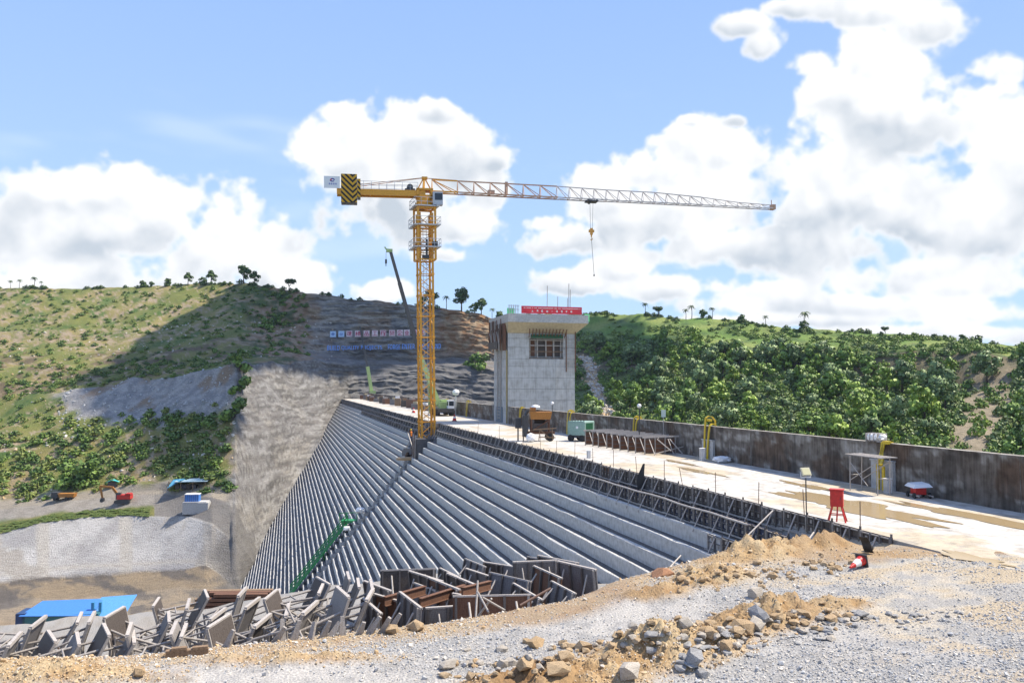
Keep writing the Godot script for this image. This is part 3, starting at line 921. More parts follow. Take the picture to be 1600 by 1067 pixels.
func wall_run(u0: float, u1: float, bay: float, label: String, seed_: int):
	var w := thing("parapet_wall", label, "wall", Vector3.ZERO, TURN)
	var r := RandomNumberGenerator.new()
	r.seed = seed_
	var u := u0
	while u < u1 - 0.5:
		var e := minf(u + bay * r.randf_range(0.85, 1.15), u1)
		var base := Color(0.16, 0.14, 0.12).lerp(Color(0.23, 0.215, 0.20), r.randf())
		var mb := MB.new()
		mb.colored = true
		var off := r.randf_range(-0.02, 0.02)
		var nu := maxi(3, int((e - u) / (0.16 if u < 60.0 else 0.4)))
		var nv := 18
		var fp := PackedVector3Array()
		var fc := PackedColorArray()
		for j in nv + 1:
			for i in nu + 1:
				var um := lerpf(u + 0.01, e - 0.01, float(i) / nu)
				var ym := lerpf(-0.3, WALL_H, float(j) / nv)
				# old pour lines and washed-out patches, blotchy with ragged outlines
				var n1 := fine.get_noise_2d(um * 7.0 + seed_, ym * 22.0)
				var n2 := wob.get_noise_2d(um * 11.0, ym * 16.0 + seed_ * 9)
				var n3 := fine.get_noise_2d(um * 40.0, ym * 40.0)
				var c := base.lerp(Color(0.40, 0.395, 0.38), smoothstep(0.10, 0.26, n1 + 0.25 * n3) * 0.8)
				c = c.lerp(Color(0.13, 0.085, 0.055), smoothstep(0.0, 0.2, n2 + 0.2 * n3) * 0.85)
				c = c.lerp(Color(0.055, 0.045, 0.038), smoothstep(0.16, 0.30, fine.get_noise_2d(um * 16.0 + 40.0, ym * 3.0)) * 0.6)
				fc.append(c)
				fp.append(Vector3(WALL_V + off, ym, -um))
		var face := sheet(fp, nu + 1, nv + 1, fc, Vector3(-1, 0, 0))
		mb.col = Color(0.42, 0.41, 0.39)
		var t := 0.42
		mb.quad(Vector3(WALL_V + off, WALL_H, -u - 0.01), Vector3(WALL_V + off, WALL_H, -e + 0.01), Vector3(WALL_V + t, WALL_H, -e + 0.01), Vector3(WALL_V + t, WALL_H, -u - 0.01), Vector3.UP)
		mb.quad(Vector3(WALL_V + t, WALL_H, -u - 0.01), Vector3(WALL_V + t, WALL_H, -e + 0.01), Vector3(WALL_V + t, -8, -e + 0.01), Vector3(WALL_V + t, -8, -u - 0.01), Vector3.RIGHT)
		for q in [[u + 0.01, 1.0], [e - 0.01, -1.0]]:
			mb.quad(Vector3(WALL_V + off, -0.3, -q[0]), Vector3(WALL_V + t, -0.3, -q[0]), Vector3(WALL_V + t, WALL_H, -q[0]), Vector3(WALL_V + off, WALL_H, -q[0]), Vector3(0, 0, q[1]))
		var pan := part("wall_panel", mb, M.wall, w)
		put("stained_face", face, M.wall, pan)
		u = e
	return w

func make_wall():
	wall_run(7.0, 103.6, 6.2, "long stained concrete parapet wall along the near half of the crest", 3)
	wall_run(112.0, CREST_END, 9.0, "stained concrete parapet wall beyond the intake tower", 8)
	# block-outs at the hose crossings
	for e in [[50.6, 1.25, "grey concrete pilaster behind the tall yellow hose and white sack"], [33.6, 1.35, "grey concrete pilaster behind the yellow hose next to the trestle"]]:
		var mb := MB.new()
		mb.box(Vector3(0, e[1] * 0.5, 0), Vector3(0.16, e[1], 1.5))
		mb.box(Vector3(-0.03, e[1] + 0.03, 0), Vector3(0.22, 0.06, 1.56))
		tag(put("wall_pilaster", mb.mesh(), M.pale), e[2], "pilaster", "pilasters on the parapet")
		var o: Node3D = get_child(get_child_count() - 1)
		o.position = dam(e[0], WALL_V - 0.11, 0.0)
		o.rotation.y = TURN

# ------------------------------------------------------------------ intake tower
func make_tower():
	var t := thing("intake_tower", "pale concrete intake tower with flared top slab and red banner", "tower", dam(104.0, 28.0, 0.0), TURN)
	# local: x to the reservoir (0..9.2), z towards the viewer is +, tower runs from z = 0 to z = -7.5
	var W := 9.3
	var D := 7.6
	var H := 11.9
	var body := Node3D.new()
	body.name = "shaft"
	t.add_child(body, true)
	var ox := 2.9
	var top_open := 11.2
	var bot_open := 8.5
	# lifts of concrete, one pour above another
	var y := -6.0
	var i := 0
	while y < H - 0.05:
		var e := minf(y + 1.5, H)
		if y < bot_open and e > bot_open: e = bot_open
		elif y < top_open and e > top_open: e = top_open
		var mb := MB.new()
		var j := 0.012 * (i % 2)
		var yc := (y + e) * 0.5
		var h := e - y - 0.025
		if y >= bot_open - 0.01 and e <= top_open + 0.01:
			mb.box(Vector3(ox * 0.5, yc, -0.45), Vector3(ox - j, h, 0.9))
			mb.box(Vector3((7.7 + W) * 0.5, yc, -0.45), Vector3(W - 7.7 - j, h, 0.9))
			mb.box(Vector3(W * 0.5, yc, -D * 0.5 - 0.47), Vector3(W - j, h, D - 0.92))
		else:
			mb.box(Vector3(W * 0.5, yc, -D * 0.5), Vector3(W - j, h, D - j))
		part("concrete_lift", mb, M.tower, body)
		y = e
		i += 1
	# vertical joints of the forms and a rung ladder on the flank
	for x in [3.9, 6.6, 8.2]:
		var mb := MB.new()
		mb.box(Vector3(x, 4.0, 0.012), Vector3(0.05, 9.0, 0.024))
		part("joint_strip", mb, M.pale, body)
	var rail := MB.new()
	rail.bar(Vector3(-0.10, 0.0, -0.25), Vector3(-0.10, 9.6, -0.25), 0.22, 0.16)
	part("corner_strip", rail, mat(lin(0.42, 0.36, 0.18), 0.8, T.rust, 1.0), t)
	var lad := MB.new()
	for k in 22:
		lad.bar(Vector3(-0.14, 0.6 + k * 0.42, -3.4), Vector3(-0.14, 0.6 + k * 0.42, -5.2), 0.09)
	for q in [-3.4, -5.2]: lad.bar(Vector3(-0.12, 0.3, q), Vector3(-0.12, 9.9, q), 0.10)
	part("ladder", lad, M.pole, t)
	var door := MB.new()
	door.box(Vector3(-0.05, 1.0, -4.4), Vector3(0.1, 2.2, 3.4))
	part("door", door, mat(lin(0.20, 0.27, 0.33), 0.6, T.rust, 1.0), t)
	# flared slab
	var slab := MB.new()
	var lo := Vector3(-0.1, H, 0.0)
	var o1 := 1.45
	var b0 := [Vector3(-0.05, H, 0.05), Vector3(W + 0.05, H, 0.05), Vector3(W + 0.05, H, -D), Vector3(-0.05, H, -D)]
	var b1 := [Vector3(-0.35, H + 1.35, o1), Vector3(W + o1, H + 1.35, o1), Vector3(W + o1, H + 1.35, -D - o1), Vector3(-0.35, H + 1.35, -D - o1)]
	slab.hexa(b0 + b1)
	part("haunch", slab, M.soffit, t)
	var top := MB.new()
	top.box(Vector3((W + o1 - 0.35) * 0.5, H + 1.355 + 0.55, -D * 0.5), Vector3(W + o1 + 0.37, 1.1, D + 2.0 * o1 + 0.02))
	part("top_slab", top, M.pale, t)
	# opening under the slab: posts, decks, rusty forms
	var inn := Node3D.new()
	inn.name = "falsework"
	t.add_child(inn, true)
	for x in [ox + 0.25, 4.2, 5.4, 6.5, 7.5]:
		var mb := MB.new()
		mb.bar(Vector3(x, bot_open, -0.55), Vector3(x, top_open + 0.6, -0.55), 0.16)
		part("post", mb, M.pole, inn)
	for yy in [bot_open + 0.12, 9.5, 10.3, 11.0]:
		var mb := MB.new()
		mb.bar(Vector3(ox, yy, -0.3), Vector3(7.7, yy, -0.3), 0.14, 0.10)
		part("ledger", mb, M.timber if yy < 10.0 else M.pole, inn)
	for e in [[ox + 0.5, 1.0, M.form_rust], [4.8, 1.1, M.form_face], [5.9, 1.0, M.form_rust], [7.1, 1.0, M.form_face]]:
		var mb := MB.new()
		mb.box(Vector3(e[0], 10.0, -0.8), Vector3(e[1], 2.2, 0.1))
		part("form_board", mb, e[2], inn)
	var grn := MB.new()
	grn.box(Vector3(5.3, 11.5, 0.35), Vector3(4.4, 0.5, 0.3))
	part("green_net", grn, mat(lin(0.03, 0.12, 0.06), 0.9, T.rust, 0.8), inn)
	for k in 12:
		var mb := MB.new()
		mb.bar(Vector3(ox - 0.1 + k * 0.45, 11.35, 0.3), Vector3(ox - 0.3 + k * 0.47, 12.4, 1.3), 0.10)
		part("bracket", mb, M.form_rust, inn)
	# access scaffold on the corner nearest the reservoir
	for k in 9:
		var mb := MB.new()
		mb.bar(Vector3(7.9, 7.2 + k * 0.5, 0.25), Vector3(9.4, 7.25 + k * 0.5, 0.25), 0.07)
		part("ledger", mb, M.pole, inn)
	for x in [8.0, 9.3]:
		var mb := MB.new()
		mb.bar(Vector3(x, 6.8, 0.3), Vector3(x, 12.2, 0.3), 0.11)
		part("post", mb, M.form_rust, inn)
	# brown forms hung on the flank
	var fl := Node3D.new()
	fl.name = "flank_forms"
	t.add_child(fl, true)
	for e in [[-0.35, 11.4, -0.7, 1.2, 3.6], [-0.55, 11.9, -3.3, 3.2, 2.6], [-0.50, 12.3, -6.6, 3.0, 3.0], [-0.75, 10.4, -5.0, 5.0, 1.0]]:
		var mb := MB.new()
		mb.box(Vector3(e[0], e[1], e[2]), Vector3(0.18, e[4], e[3]))
		part("form_board", mb, M.form_rust if e[2] > -3.0 else M.form_face, fl)
	for k in 7:
		var mb := MB.new()
		mb.bar(Vector3(-0.75, 9.6, -0.9 - k * 1.0), Vector3(-0.75 - 0.02 * k, 13.8, -0.9 - k * 1.0), 0.10)
		mb.bar(Vector3(-0.8, 10.2 + 0.4 * (k % 3), -0.9 - k * 1.0), Vector3(-0.8, 12.6 - 0.4 * (k % 2), -1.9 - k * 1.0), 0.08)
		part("brace", mb, M.pole if k % 2 else M.form_rust, fl)
	var mb2 := MB.new()
	mb2.box(Vector3(0.2, H + 2.6, 0.7), Vector3(1.0, 1.25, 0.05))
	tag(put("safety_net", mb2.mesh(), M.net), "bright green safety net at the slab corner beside the grey panel", "net", "green nets on the tower top")
	place_on(get_child(get_child_count() - 1), t)
	mb2 = MB.new()
	mb2.box(Vector3(W + o1 - 0.15, H + 2.1, 1.3), Vector3(0.75, 1.0, 0.05), Basis(Vector3.UP, 0.25))
	tag(put("safety_net", mb2.mesh(), M.net), "green safety net on the reservoir corner of the slab", "net", "green nets on the tower top")
	place_on(get_child(get_child_count() - 1), t)
	# railing panel, starter bars, banner
	mb2 = MB.new()
	for k in 5: mb2.bar(Vector3(-0.2 + k * 0.3, H + 2.45, 1.3), Vector3(-0.2 + k * 0.3, H + 3.6, 1.3), 0.09)
	mb2.bar(Vector3(-0.3, H + 3.5, 1.3), Vector3(1.2, H + 3.5, 1.3), 0.07)
	mb2.bar(Vector3(-0.3, H + 3.0, 1.3), Vector3(1.2, H + 3.0, 1.3), 0.07)
	part("railing", mb2, M.grate, t)
	for e in [[5.9, 3.0], [7.4, 1.6], [9.0, 3.4], [9.2, 2.6], [8.8, 1.4]]:
		mb2 = MB.new()
		mb2.tube(Vector3(e[0], H + 2.4, -1.5), Vector3(e[0] + 0.05, H + 2.4 + e[1] + 1.2, -1.5), 0.05, 5)
		part("starter_bar", mb2, M.pole, t)
	var bw := 8.4
	var ban := thing("banner", "red cloth banner with two lines of white lettering on the tower top", "banner", t.transform * Vector3(5.6, H + 2.5, 1.52), TURN)
	mb2 = MB.new()
	for k in 14:
		var x0 := -bw * 0.5 + bw * k / 14.0
		var x1 := -bw * 0.5 + bw * (k + 1) / 14.0
		mb2.hexa([Vector3(x0, 0, sin(k * 1.3) * 0.03), Vector3(x1, 0, sin((k + 1) * 1.3) * 0.03), Vector3(x1, 0, sin((k + 1) * 1.3) * 0.03 - 0.015), Vector3(x0, 0, sin(k * 1.3) * 0.03 - 0.015),
			Vector3(x0, 0.98, sin(k * 1.1) * 0.02), Vector3(x1, 0.98, sin((k + 1) * 1.1) * 0.02), Vector3(x1, 0.98, sin((k + 1) * 1.1) * 0.02 - 0.015), Vector3(x0, 0.98, sin(k * 1.1) * 0.02 - 0.015)])
	part("cloth", mb2, M.banner, ban)
	var r := RandomNumberGenerator.new()
	r.seed = 5
	mb2 = MB.new()
	var xx := -3.9
	while xx < 3.9:
		var ww := r.randf_range(0.06, 0.11)
		if r.randf() > 0.16: mb2.box(Vector3(xx + ww * 0.5, 0.73, 0.05), Vector3(ww, r.randf_range(0.07, 0.11), 0.008))
		xx += ww + 0.035
	part("small_lettering", mb2, M.white, ban)
	for k in 9:
		if k == 4:
			mb2 = MB.new()
			mb2.box(Vector3(0.0, 0.34, 0.05), Vector3(0.16, 0.05, 0.008))
			part("lettering", mb2, M.white, ban)
			continue
		mb2 = MB.new()
		var cx := -2.7 + k * 0.675
		for q in 6:
			if q % 2: mb2.box(Vector3(cx + r.randf_range(-0.1, 0.1), 0.34, 0.05), Vector3(0.05, r.randf_range(0.12, 0.3), 0.008))
			else: mb2.box(Vector3(cx, 0.34 + r.randf_range(-0.13, 0.13), 0.05), Vector3(r.randf_range(0.12, 0.3), 0.05, 0.009))
		part("lettering", mb2, M.white, ban)

func place_on(o: Node3D, t: Node3D): o.transform = t.transform

func nth(i: int) -> String:
	if i % 100 in [11, 12, 13]: return "%dth" % i
	return "%d%s" % [i, ["th", "st", "nd", "rd", "th", "th", "th", "th", "th", "th"][i % 10]]

# ------------------------------------------------------------------ formwork along the crest edge
# local axes of a panel: x along the crest (towards the viewer), y up, z out over the steps
func crest_panel(label: String, group: String, w: float, h: float, face: Material, rib: Material, detail: bool, prop: bool) -> Node3D:
	var o := thing("formwork_panel", label, "formwork", Vector3.ZERO, 0.0, group)
	var mb := MB.new()
	mb.box(Vector3(0, h * 0.5, 0), Vector3(w - 0.02, h, 0.03))
	part("face_sheet", mb, face, o)
	var n := int(round(w / 0.5))
	for i in n + 1:
		mb = MB.new()
		var x := -w * 0.5 + 0.04 + (w - 0.08) * i / n
		mb.box(Vector3(x, h * 0.5, 0.062), Vector3(0.055, h, 0.09))
		part("rib", mb, M.form_edge if i == 0 else rib, o)
	for j in 4:
		mb = MB.new()
		mb.box(Vector3(0, 0.05 + (h - 0.1) * j / 3.0, 0.05), Vector3(w - 0.1, 0.035, 0.065))
		part("stiffener", mb, M.form_edge if j == 3 else rib, o)
	if detail:
		for j in n * 3:
			if (j * 7) % 5 < 2: continue
			mb = MB.new()
			var x := -w * 0.5 + 0.04 + (w - 0.08) * (int(j / 3) + 0.5) / n
			mb.box(Vector3(x, 0.19 + (h - 0.1) * (j % 3) / 3.0, 0.035), Vector3(0.10, 0.13, 0.04))
			part("gusset", mb, M.form_edge, o)
	mb = MB.new()
	mb.bar(Vector3(-w * 0.5 - 0.1, h * 0.27, 0.17), Vector3(w * 0.5 + 0.1, h * 0.25, 0.17), 0.055)
	part("waler", mb, M.pole, o)
	if prop:
		mb = MB.new()
		mb.tube(Vector3(0.1, h * 0.92, 0.12), Vector3(0.16, -0.02, 0.62), 0.03, 6)
		part("prop", mb, M.pole, o)
	mb = MB.new()
	mb.box(Vector3(w * 0.5 - 0.04, h + 0.045, 0.02), Vector3(0.06, 0.13, 0.05))
	part("clamp", mb, rib, o)
	return o

func make_crest_forms():
	var r := RandomNumberGenerator.new()
	r.seed = 41
	var faces: Array = [[M.form_face, M.form_rib], [M.form_face, M.form_grey], [M.form_rust, M.form_rib], [M.form_grey, M.form_rib]]
	var protos := {}
	# rows: v of the face, foot height, height, from u, to u, width, name of row
	for row in [[19.02, -0.90, 0.98, 22.6, 104.8, 1.5, "upper"], [18.44, -1.62, 0.94, 27.4, 103.5, 1.5, "lower"], [17.86, -2.36, 0.92, 30.2, 32.6, 1.2, "third"],
			[19.02, -0.90, 0.98, 109.0, 300.0, 3.0, "far"], [18.44, -1.62, 0.94, 110.5, 280.0, 3.0, "fardown"], [17.86, -2.34, 0.90, 112.0, 205.0, 3.0, "farthird"]]:
		var u: float = row[3]
		var i := 0
		while u < row[4]:
			var kind := 0
			var q := r.randf()
			if q > 0.55: kind = 1
			if q > 0.78: kind = 2
			if q > 0.88: kind = 3
			var key := "%s%d" % [row[6].substr(0, 3), kind]
			var label := "dark steel formwork panel in the upper row along the crest edge"
			var grp := "upper row of crest formwork"
			match row[6]:
				"lower":
					label = "dark steel formwork panel in the lower row below the crest edge"
					grp = "lower row of crest formwork"
				"third":
					label = "short steel formwork panel at the rubble end of the third step"
					grp = "third row of crest formwork"
				"far":
					label = "distant brown formwork panel in the top row beyond the crane"
					grp = "far top row of crest formwork"
				"fardown":
					label = "distant brown formwork panel in the second row beyond the crane"
					grp = "far second row of crest formwork"
				"farthird":
					label = "distant brown formwork panel in the third row beyond the crane"
					grp = "far third row of crest formwork"
			var place := dam(u + row[5] * 0.5, row[0] + r.randf_range(-0.03, 0.03), row[1] + r.randf_range(-0.04, 0.05))
			# face looks out over the steps: local z -> -v, local x -> towards the viewer
			var turn := TURN - PI * 0.5 + r.randf_range(-0.015, 0.015)
			var o: Node3D
			if not protos.has(key):
				var f: Material = faces[kind][0]
				o = crest_panel(label, grp, row[5], row[2], f, faces[kind][1], u < 110.0, kind != 2)
				protos[key] = o
				o.position = place
				o.rotation.y = turn
			else:
				o = copy_of(protos[key], "formwork_panel", label, place, turn)
			if row[6] == "upper" and i == 0:
				o.set_meta("label", "end panel of the upper crest formwork beside the black bucket")
			elif row[6] == "lower" and i < 4:
				for c in o.get_children():
					if c.name.begins_with("face_sheet"): (c as MeshInstance3D).material_override = M.form_blue
				o.set_meta("label", "dark blue steel formwork panel above the spoil heap, %s from the end" % nth(i + 1))
			elif i > 0 or row[6] != "upper":
				o.set_meta("label", "%s, %s from its near end" % [{"upper": "dark steel formwork panel in the upper crest row", "lower": "dark steel formwork panel in the lower crest row", "third": "short steel formwork panel in the third row", "far": "distant brown formwork panel, top row beyond the crane", "fardown": "distant brown formwork panel, second row beyond the crane", "farthird": "distant brown formwork panel, third row beyond the crane"}[row[6]], nth(i + 1)])
			u += row[5]
			i += 1
	# long rails that lie on the lower row, props, planks
	for e in [[30.0, 52.0, 18.25, -0.66], [52.5, 78.0, 18.25, -0.66], [78.5, 102.0, 18.25, -0.66], [112.0, 160.0, 18.25, -0.66], [34.0, 44.0, 18.0, -1.5], [46.0, 60.0, 17.95, -1.48]]:
		var mb := MB.new()
		var n := 14
		var pts: Array = []
		for i in n + 1:
			var u := lerpf(e[0], e[1], float(i) / n)
			pts.append(dam(u, e[2] + r.randf_range(-0.03, 0.03), e[3] + r.randf_range(-0.03, 0.03)))
		mb.path(pts, 0.045, 6)
		var far: bool = e[0] > 105.0
		tag(put("scaffold_rail", mb.mesh(), M.pole), ["long pale steel rail on the lower formwork near the red cabinet", "long pale steel rail on the lower formwork below the stacked frames", "long pale steel rail on the lower formwork close to the crane", "long pale steel rail on formwork beyond the crane", "short steel pipe lying on the first step near its end", "steel pipe lying on the first step below the compressor"][[30.0, 52.5, 78.5, 112.0, 34.0, 46.0].find(e[0])], "rail", "rails on the formwork")
	var bar_no := 0
	# starter bars standing on the crest edge
	for e in [[24.6, 0.95, 0.03], [27.8, 1.0, -0.08], [31.0, 0.9, 0.06], [34.6, 0.95, 0.0], [37.9, 0.85, -0.25], [40.0, 1.0, 0.02], [43.5, 0.95, -0.12], [47.0, 1.05, 0.01], [50.5, 0.9, -0.02], [54.0, 1.3, 0.03], [58.0, 0.9, 0.02], [62.0, 1.1, 0.0], [67.0, 1.0, 0.02], [75.0, 1.2, 0.0], [84.0, 1.1, 0.05]]:
		bar_no += 1
		var mb := MB.new()
		mb.tube(Vector3(0, -0.1, 0), Vector3(e[2], e[1], -e[2] * 0.6), 0.018, 5)
		var o := put("starter_bar", mb.mesh(), M.rebar)
		tag(o, "thin upright steel bar on the crest edge, %s from the near end" % nth(bar_no), "bar", "starter bars along the crest")
		o.position = dam(e[0], 19.35, 0.0)
		o.rotation.y = TURN

# ------------------------------------------------------------------ tower crane
func lattice(mb: MB, a: Vector3, b: Vector3, c: Vector3, d: Vector3, n: int, t: float):
	# zigzag between the chord a-b and the chord c-d
	for i in n:
		var p := a.lerp(b, float(i) / n)
		var q := c.lerp(d, (i + 0.5) / n)
		var s := a.lerp(b, float(i + 1) / n)
		mb.bar(p, q, t)
		mb.bar(q, s, t)

func make_crane():
	var foot := at(667, 662, 107.0)
	foot.y = -2.6
	var yaw := 0.183
	var c := thing("tower_crane", "tall yellow tower crane with long lattice jib standing in the dam", "crane", foot, yaw)
	c.transform.basis = Basis(Vector3(0, 0, 1), 0.016) * c.transform.basis
	var w := 0.84
	# square mast, turned a little
	var tb := Basis(Vector3.UP, 0.16)
	var mast := Node3D.new()
	mast.name = "mast"
	c.add_child(mast, true)
	var y := 0.0
	while y < 30.0:
		var e := minf(y + 2.75, 30.2)
		var mb := MB.new()
		var k := [Vector3(-w, 0, -w), Vector3(w, 0, -w), Vector3(w, 0, w), Vector3(-w, 0, w)]
		for i in 4:
			var p: Vector3 = tb * k[i]
			var q: Vector3 = tb * k[(i + 1) % 4]
			var lo := Vector3(0, y, 0)
			var hi := Vector3(0, e, 0)
			mb.bar(p + lo, p + hi, 0.26)
			mb.bar(p + lo + Vector3(0, 0.1, 0), q + lo + Vector3(0, 0.1, 0), 0.10)
			mb.bar(p + lo + Vector3(0, 0.1, 0), q + lo * 0.5 + hi * 0.5, 0.085)
			mb.bar(q + lo * 0.5 + hi * 0.5, p + hi, 0.085)
			mb.box(p + lo + Vector3(0, 0.12, 0), Vector3(0.34, 0.24, 0.34), tb)
		part("mast_section", mb, M.crane, mast)
		y = e
	# ladder inside the mast
	var lad := MB.new()
	for i in 54: lad.bar(Vector3(-0.2, 2.0 + i * 0.5, -0.4), Vector3(0.25, 2.0 + i * 0.5, -0.4), 0.05)
	for x in [-0.2, 0.25]: lad.bar(Vector3(x, 1.5, -0.4), Vector3(x, 29.5, -0.4), 0.06)
	part("ladder", lad, M.grate, mast)
	# climbing frame round the upper mast
	var cf := MB.new()
	var ww := 1.15
	for k in [Vector3(-ww, 0, -ww), Vector3(ww, 0, -ww), Vector3(ww, 0, ww), Vector3(-ww, 0, ww)]:
		cf.bar(tb * k + Vector3(0, 24.0, 0), tb * k + Vector3(0, 31.0, 0), 0.28)
	for yy in [24.0, 26.2, 28.4, 30.8]:
		for i in 4:
			var kk := [Vector3(-ww, yy, -ww), Vector3(ww, yy, -ww), Vector3(ww, yy, ww), Vector3(-ww, yy, ww)]
			cf.bar(tb * kk[i], tb * kk[(i + 1) % 4], 0.18)
	part("climbing_frame", cf, M.crane, c)
	var jack := MB.new()
	jack.box(Vector3(0, 24.3, 1.1), Vector3(0.9, 0.5, 0.4))
	jack.tube(Vector3(0.15, 24.5, 1.15), Vector3(0.15, 26.6, 1.15), 0.14, 8)
	part("hydraulic_jack", jack, M.dark, c)
	# three railed platforms
	for e in [[25.6, 1.75], [28.5, 1.75], [31.0, 1.65]]:
		var pl := Node3D.new()
		pl.name = "platform"
		c.add_child(pl, true)
		var mb := MB.new()
		var a: float = e[1]
		for s in [-1.0, 1.0]:
			mb.box(Vector3(s * (a + 1.2) * 0.5, e[0], 0), Vector3(a - 1.2, 0.14, a * 2.0), tb)
			mb.box(tb * Vector3(0, 0, s * (a + 1.2) * 0.5) + Vector3(0, e[0], 0), Vector3(2.4, 0.14, a - 1.2), tb)
		part("platform_deck", mb, M.grate, pl)
		mb = MB.new()
		for i in 4:
			var kk := [Vector3(-a, 0, -a), Vector3(a, 0, -a), Vector3(a, 0, a), Vector3(-a, 0, a)]
			var p: Vector3 = tb * kk[i] + Vector3(0, e[0], 0)
			var q: Vector3 = tb * kk[(i + 1) % 4] + Vector3(0, e[0], 0)
			for hh in [0.5, 1.05]: mb.bar(p + Vector3(0, hh, 0), q + Vector3(0, hh, 0), 0.05)
			for j in 4: mb.bar(p.lerp(q, j / 4.0), p.lerp(q, j / 4.0) + Vector3(0, 1.05, 0), 0.05)
		part("platform_rail", mb, M.grate, pl)
	var box := MB.new()
	box.box(Vector3(1.25, 26.0, 0.9), Vector3(0.7, 0.7, 0.6))
	part("switch_box", box, M.dark, c)
	# slewing gear and cab
	var sl := MB.new()
	sl.tube(Vector3(0, 31.0, 0), Vector3(0, 31.5, 0), 1.25, 20)
	sl.tube(Vector3(0, 31.5, 0), Vector3(0, 32.2, 0), 1.05, 20)
	part("slewing_ring", sl, M.crane, c)
	var cab := MB.new()
	cab.box(Vector3(1.65, 32.0, 0.95), Vector3(1.3, 1.7, 1.1))
	var cb := part("operator_cab", cab, M.grate, c)
	cab = MB.new()
	cab.box(Vector3(1.75, 32.2, 1.51), Vector3(1.0, 0.9, 0.02))
	cab.box(Vector3(2.31, 32.2, 0.95), Vector3(0.02, 0.9, 0.9))
	part("window", cab, M.glass, cb)
	var turret := MB.new()
	for k in [Vector3(-0.9, 0, -0.75), Vector3(0.9, 0, -0.75), Vector3(0.9, 0, 0.75), Vector3(-0.9, 0, 0.75)]:
		turret.bar(k + Vector3(0, 32.2, 0), k + Vector3(0, 33.4, 0), 0.3)
	turret.box(Vector3(0, 32.4, 0), Vector3(2.2, 0.3, 1.8))
	turret.box(Vector3(0, 33.3, 0), Vector3(2.2, 0.25, 1.8))
	turret.bar(Vector3(-0.1, 33.3, -0.6), Vector3(0, 34.95, 0), 0.24)
	turret.bar(Vector3(-0.1, 33.3, 0.6), Vector3(0, 34.95, 0), 0.24)
	turret.bar(Vector3(0.95, 33.3, 0), Vector3(0.1, 34.9, 0), 0.14)
	turret.bar(Vector3(-0.95, 33.3, 0), Vector3(-0.1, 34.9, 0), 0.14)
	turret.box(Vector3(0.05, 34.95, 0), Vector3(0.75, 0.32, 0.5))
	part("turret", turret, M.crane, c)
	# jib, seven lattice sections
	var jib := Node3D.new()
	jib.name = "jib"
	c.add_child(jib, true)
	var yb := 33.15
	var L := 49.6
	var ends: Array = [1.0, 4.4, 11.0, 18.0, 25.0, 32.0, 39.0, 44.5, L]
	for s in ends.size() - 1:
		var a: float = ends[s]
		var b: float = ends[s + 1]
		var ht := func(x: float) -> float: return (1.65 if x < 24.0 else 1.5) * (1.0 - 0.62 * smoothstep(33.0, 48.0, x)) * 1.0
		var mb := MB.new()
		var half := 0.62 if s < 4 else 0.52
		var th := 0.15 if s < 3 else (0.115 if s < 6 else 0.09)
		var la := Vector3(a, yb, -half)
		var lb := Vector3(b, yb, -half)
		var ra := Vector3(a, yb, half)
		var rb := Vector3(b, yb, half)
		var ta := Vector3(a, yb + ht.call(a), 0)
		var tb2 := Vector3(b, yb + ht.call(b), 0)
		mb.bar(la, lb, th)
		mb.bar(ra, rb, th)
		mb.bar(ta, tb2, th)
		var n := maxi(1, int(round((b - a) / (2.3 if s < 3 else 1.75))))
		for i in n:
			var f := float(i) / n
			var g := float(i + 1) / n
			var tp := ta.lerp(tb2, f)
			for side in [[la, lb], [ra, rb]]:
				mb.bar(tp, (side[0] as Vector3).lerp(side[1], f), th * 0.6)
				mb.bar(tp, (side[0] as Vector3).lerp(side[1], g), th * 0.6)
			mb.bar(la.lerp(lb, f), ra.lerp(rb, f), th * 0.6)
			mb.bar(la.lerp(lb, f), ra.lerp(rb, g), th * 0.5)
		part("jib_section", mb, M.crane if s == 0 else (M.jib_red if s < 3 else M.jib_pale), jib)
	var tip := MB.new()
	tip.box(Vector3(L + 0.2, yb + 0.25, 0), Vector3(0.5, 0.7, 0.9))
	tip.bar(Vector3(L, yb + 0.5, 0), Vector3(L, yb + 1.3, 0), 0.09)
	part("jib_tip", tip, M.jib_red, jib)
	var ge := MB.new()
	ge.box(Vector3(11.0, yb + 1.0, 0), Vector3(0.35, 1.7, 0.5))
	ge.box(Vector3(8.9, yb + 0.3, 0.2), Vector3(0.9, 0.5, 0.7))
	part("trolley_winch", ge, M.jib_red, jib)
	var tie := MB.new()
	tie.bar(Vector3(0.2, 34.95, 0), Vector3(4.4, yb + 1.62, 0), 0.09)
	tie.bar(Vector3(0, 35.0, 0.1), Vector3(-9.6, 33.55, 0.6), 0.07)
	tie.bar(Vector3(0, 35.0, -0.1), Vector3(-9.6, 33.55, -0.6), 0.07)
	tie.bar(Vector3(1.0, yb + 1.66, 0), Vector3(2.5, yb + 0.05, 0.6), 0.12)
	part("tie_rod", tie, M.jib_red, c)
	# counter-jib with winch, weights and sign
	var cj := Node3D.new()
	cj.name = "counter_jib"
	c.add_child(cj, true)
	var mb := MB.new()
	for s in [-0.62, 0.62]: mb.box(Vector3(-5.6, 32.75, s), Vector3(11.4, 0.78, 0.22))
	mb.box(Vector3(-5.6, 32.95, 0), Vector3(11.2, 0.08, 1.1))
	for x in [-2.0, -4.5, -7.0]: mb.box(Vector3(x, 32.75, 0), Vector3(0.2, 0.5, 1.1))
	part("girder", mb, M.crane, cj)
	mb = MB.new()
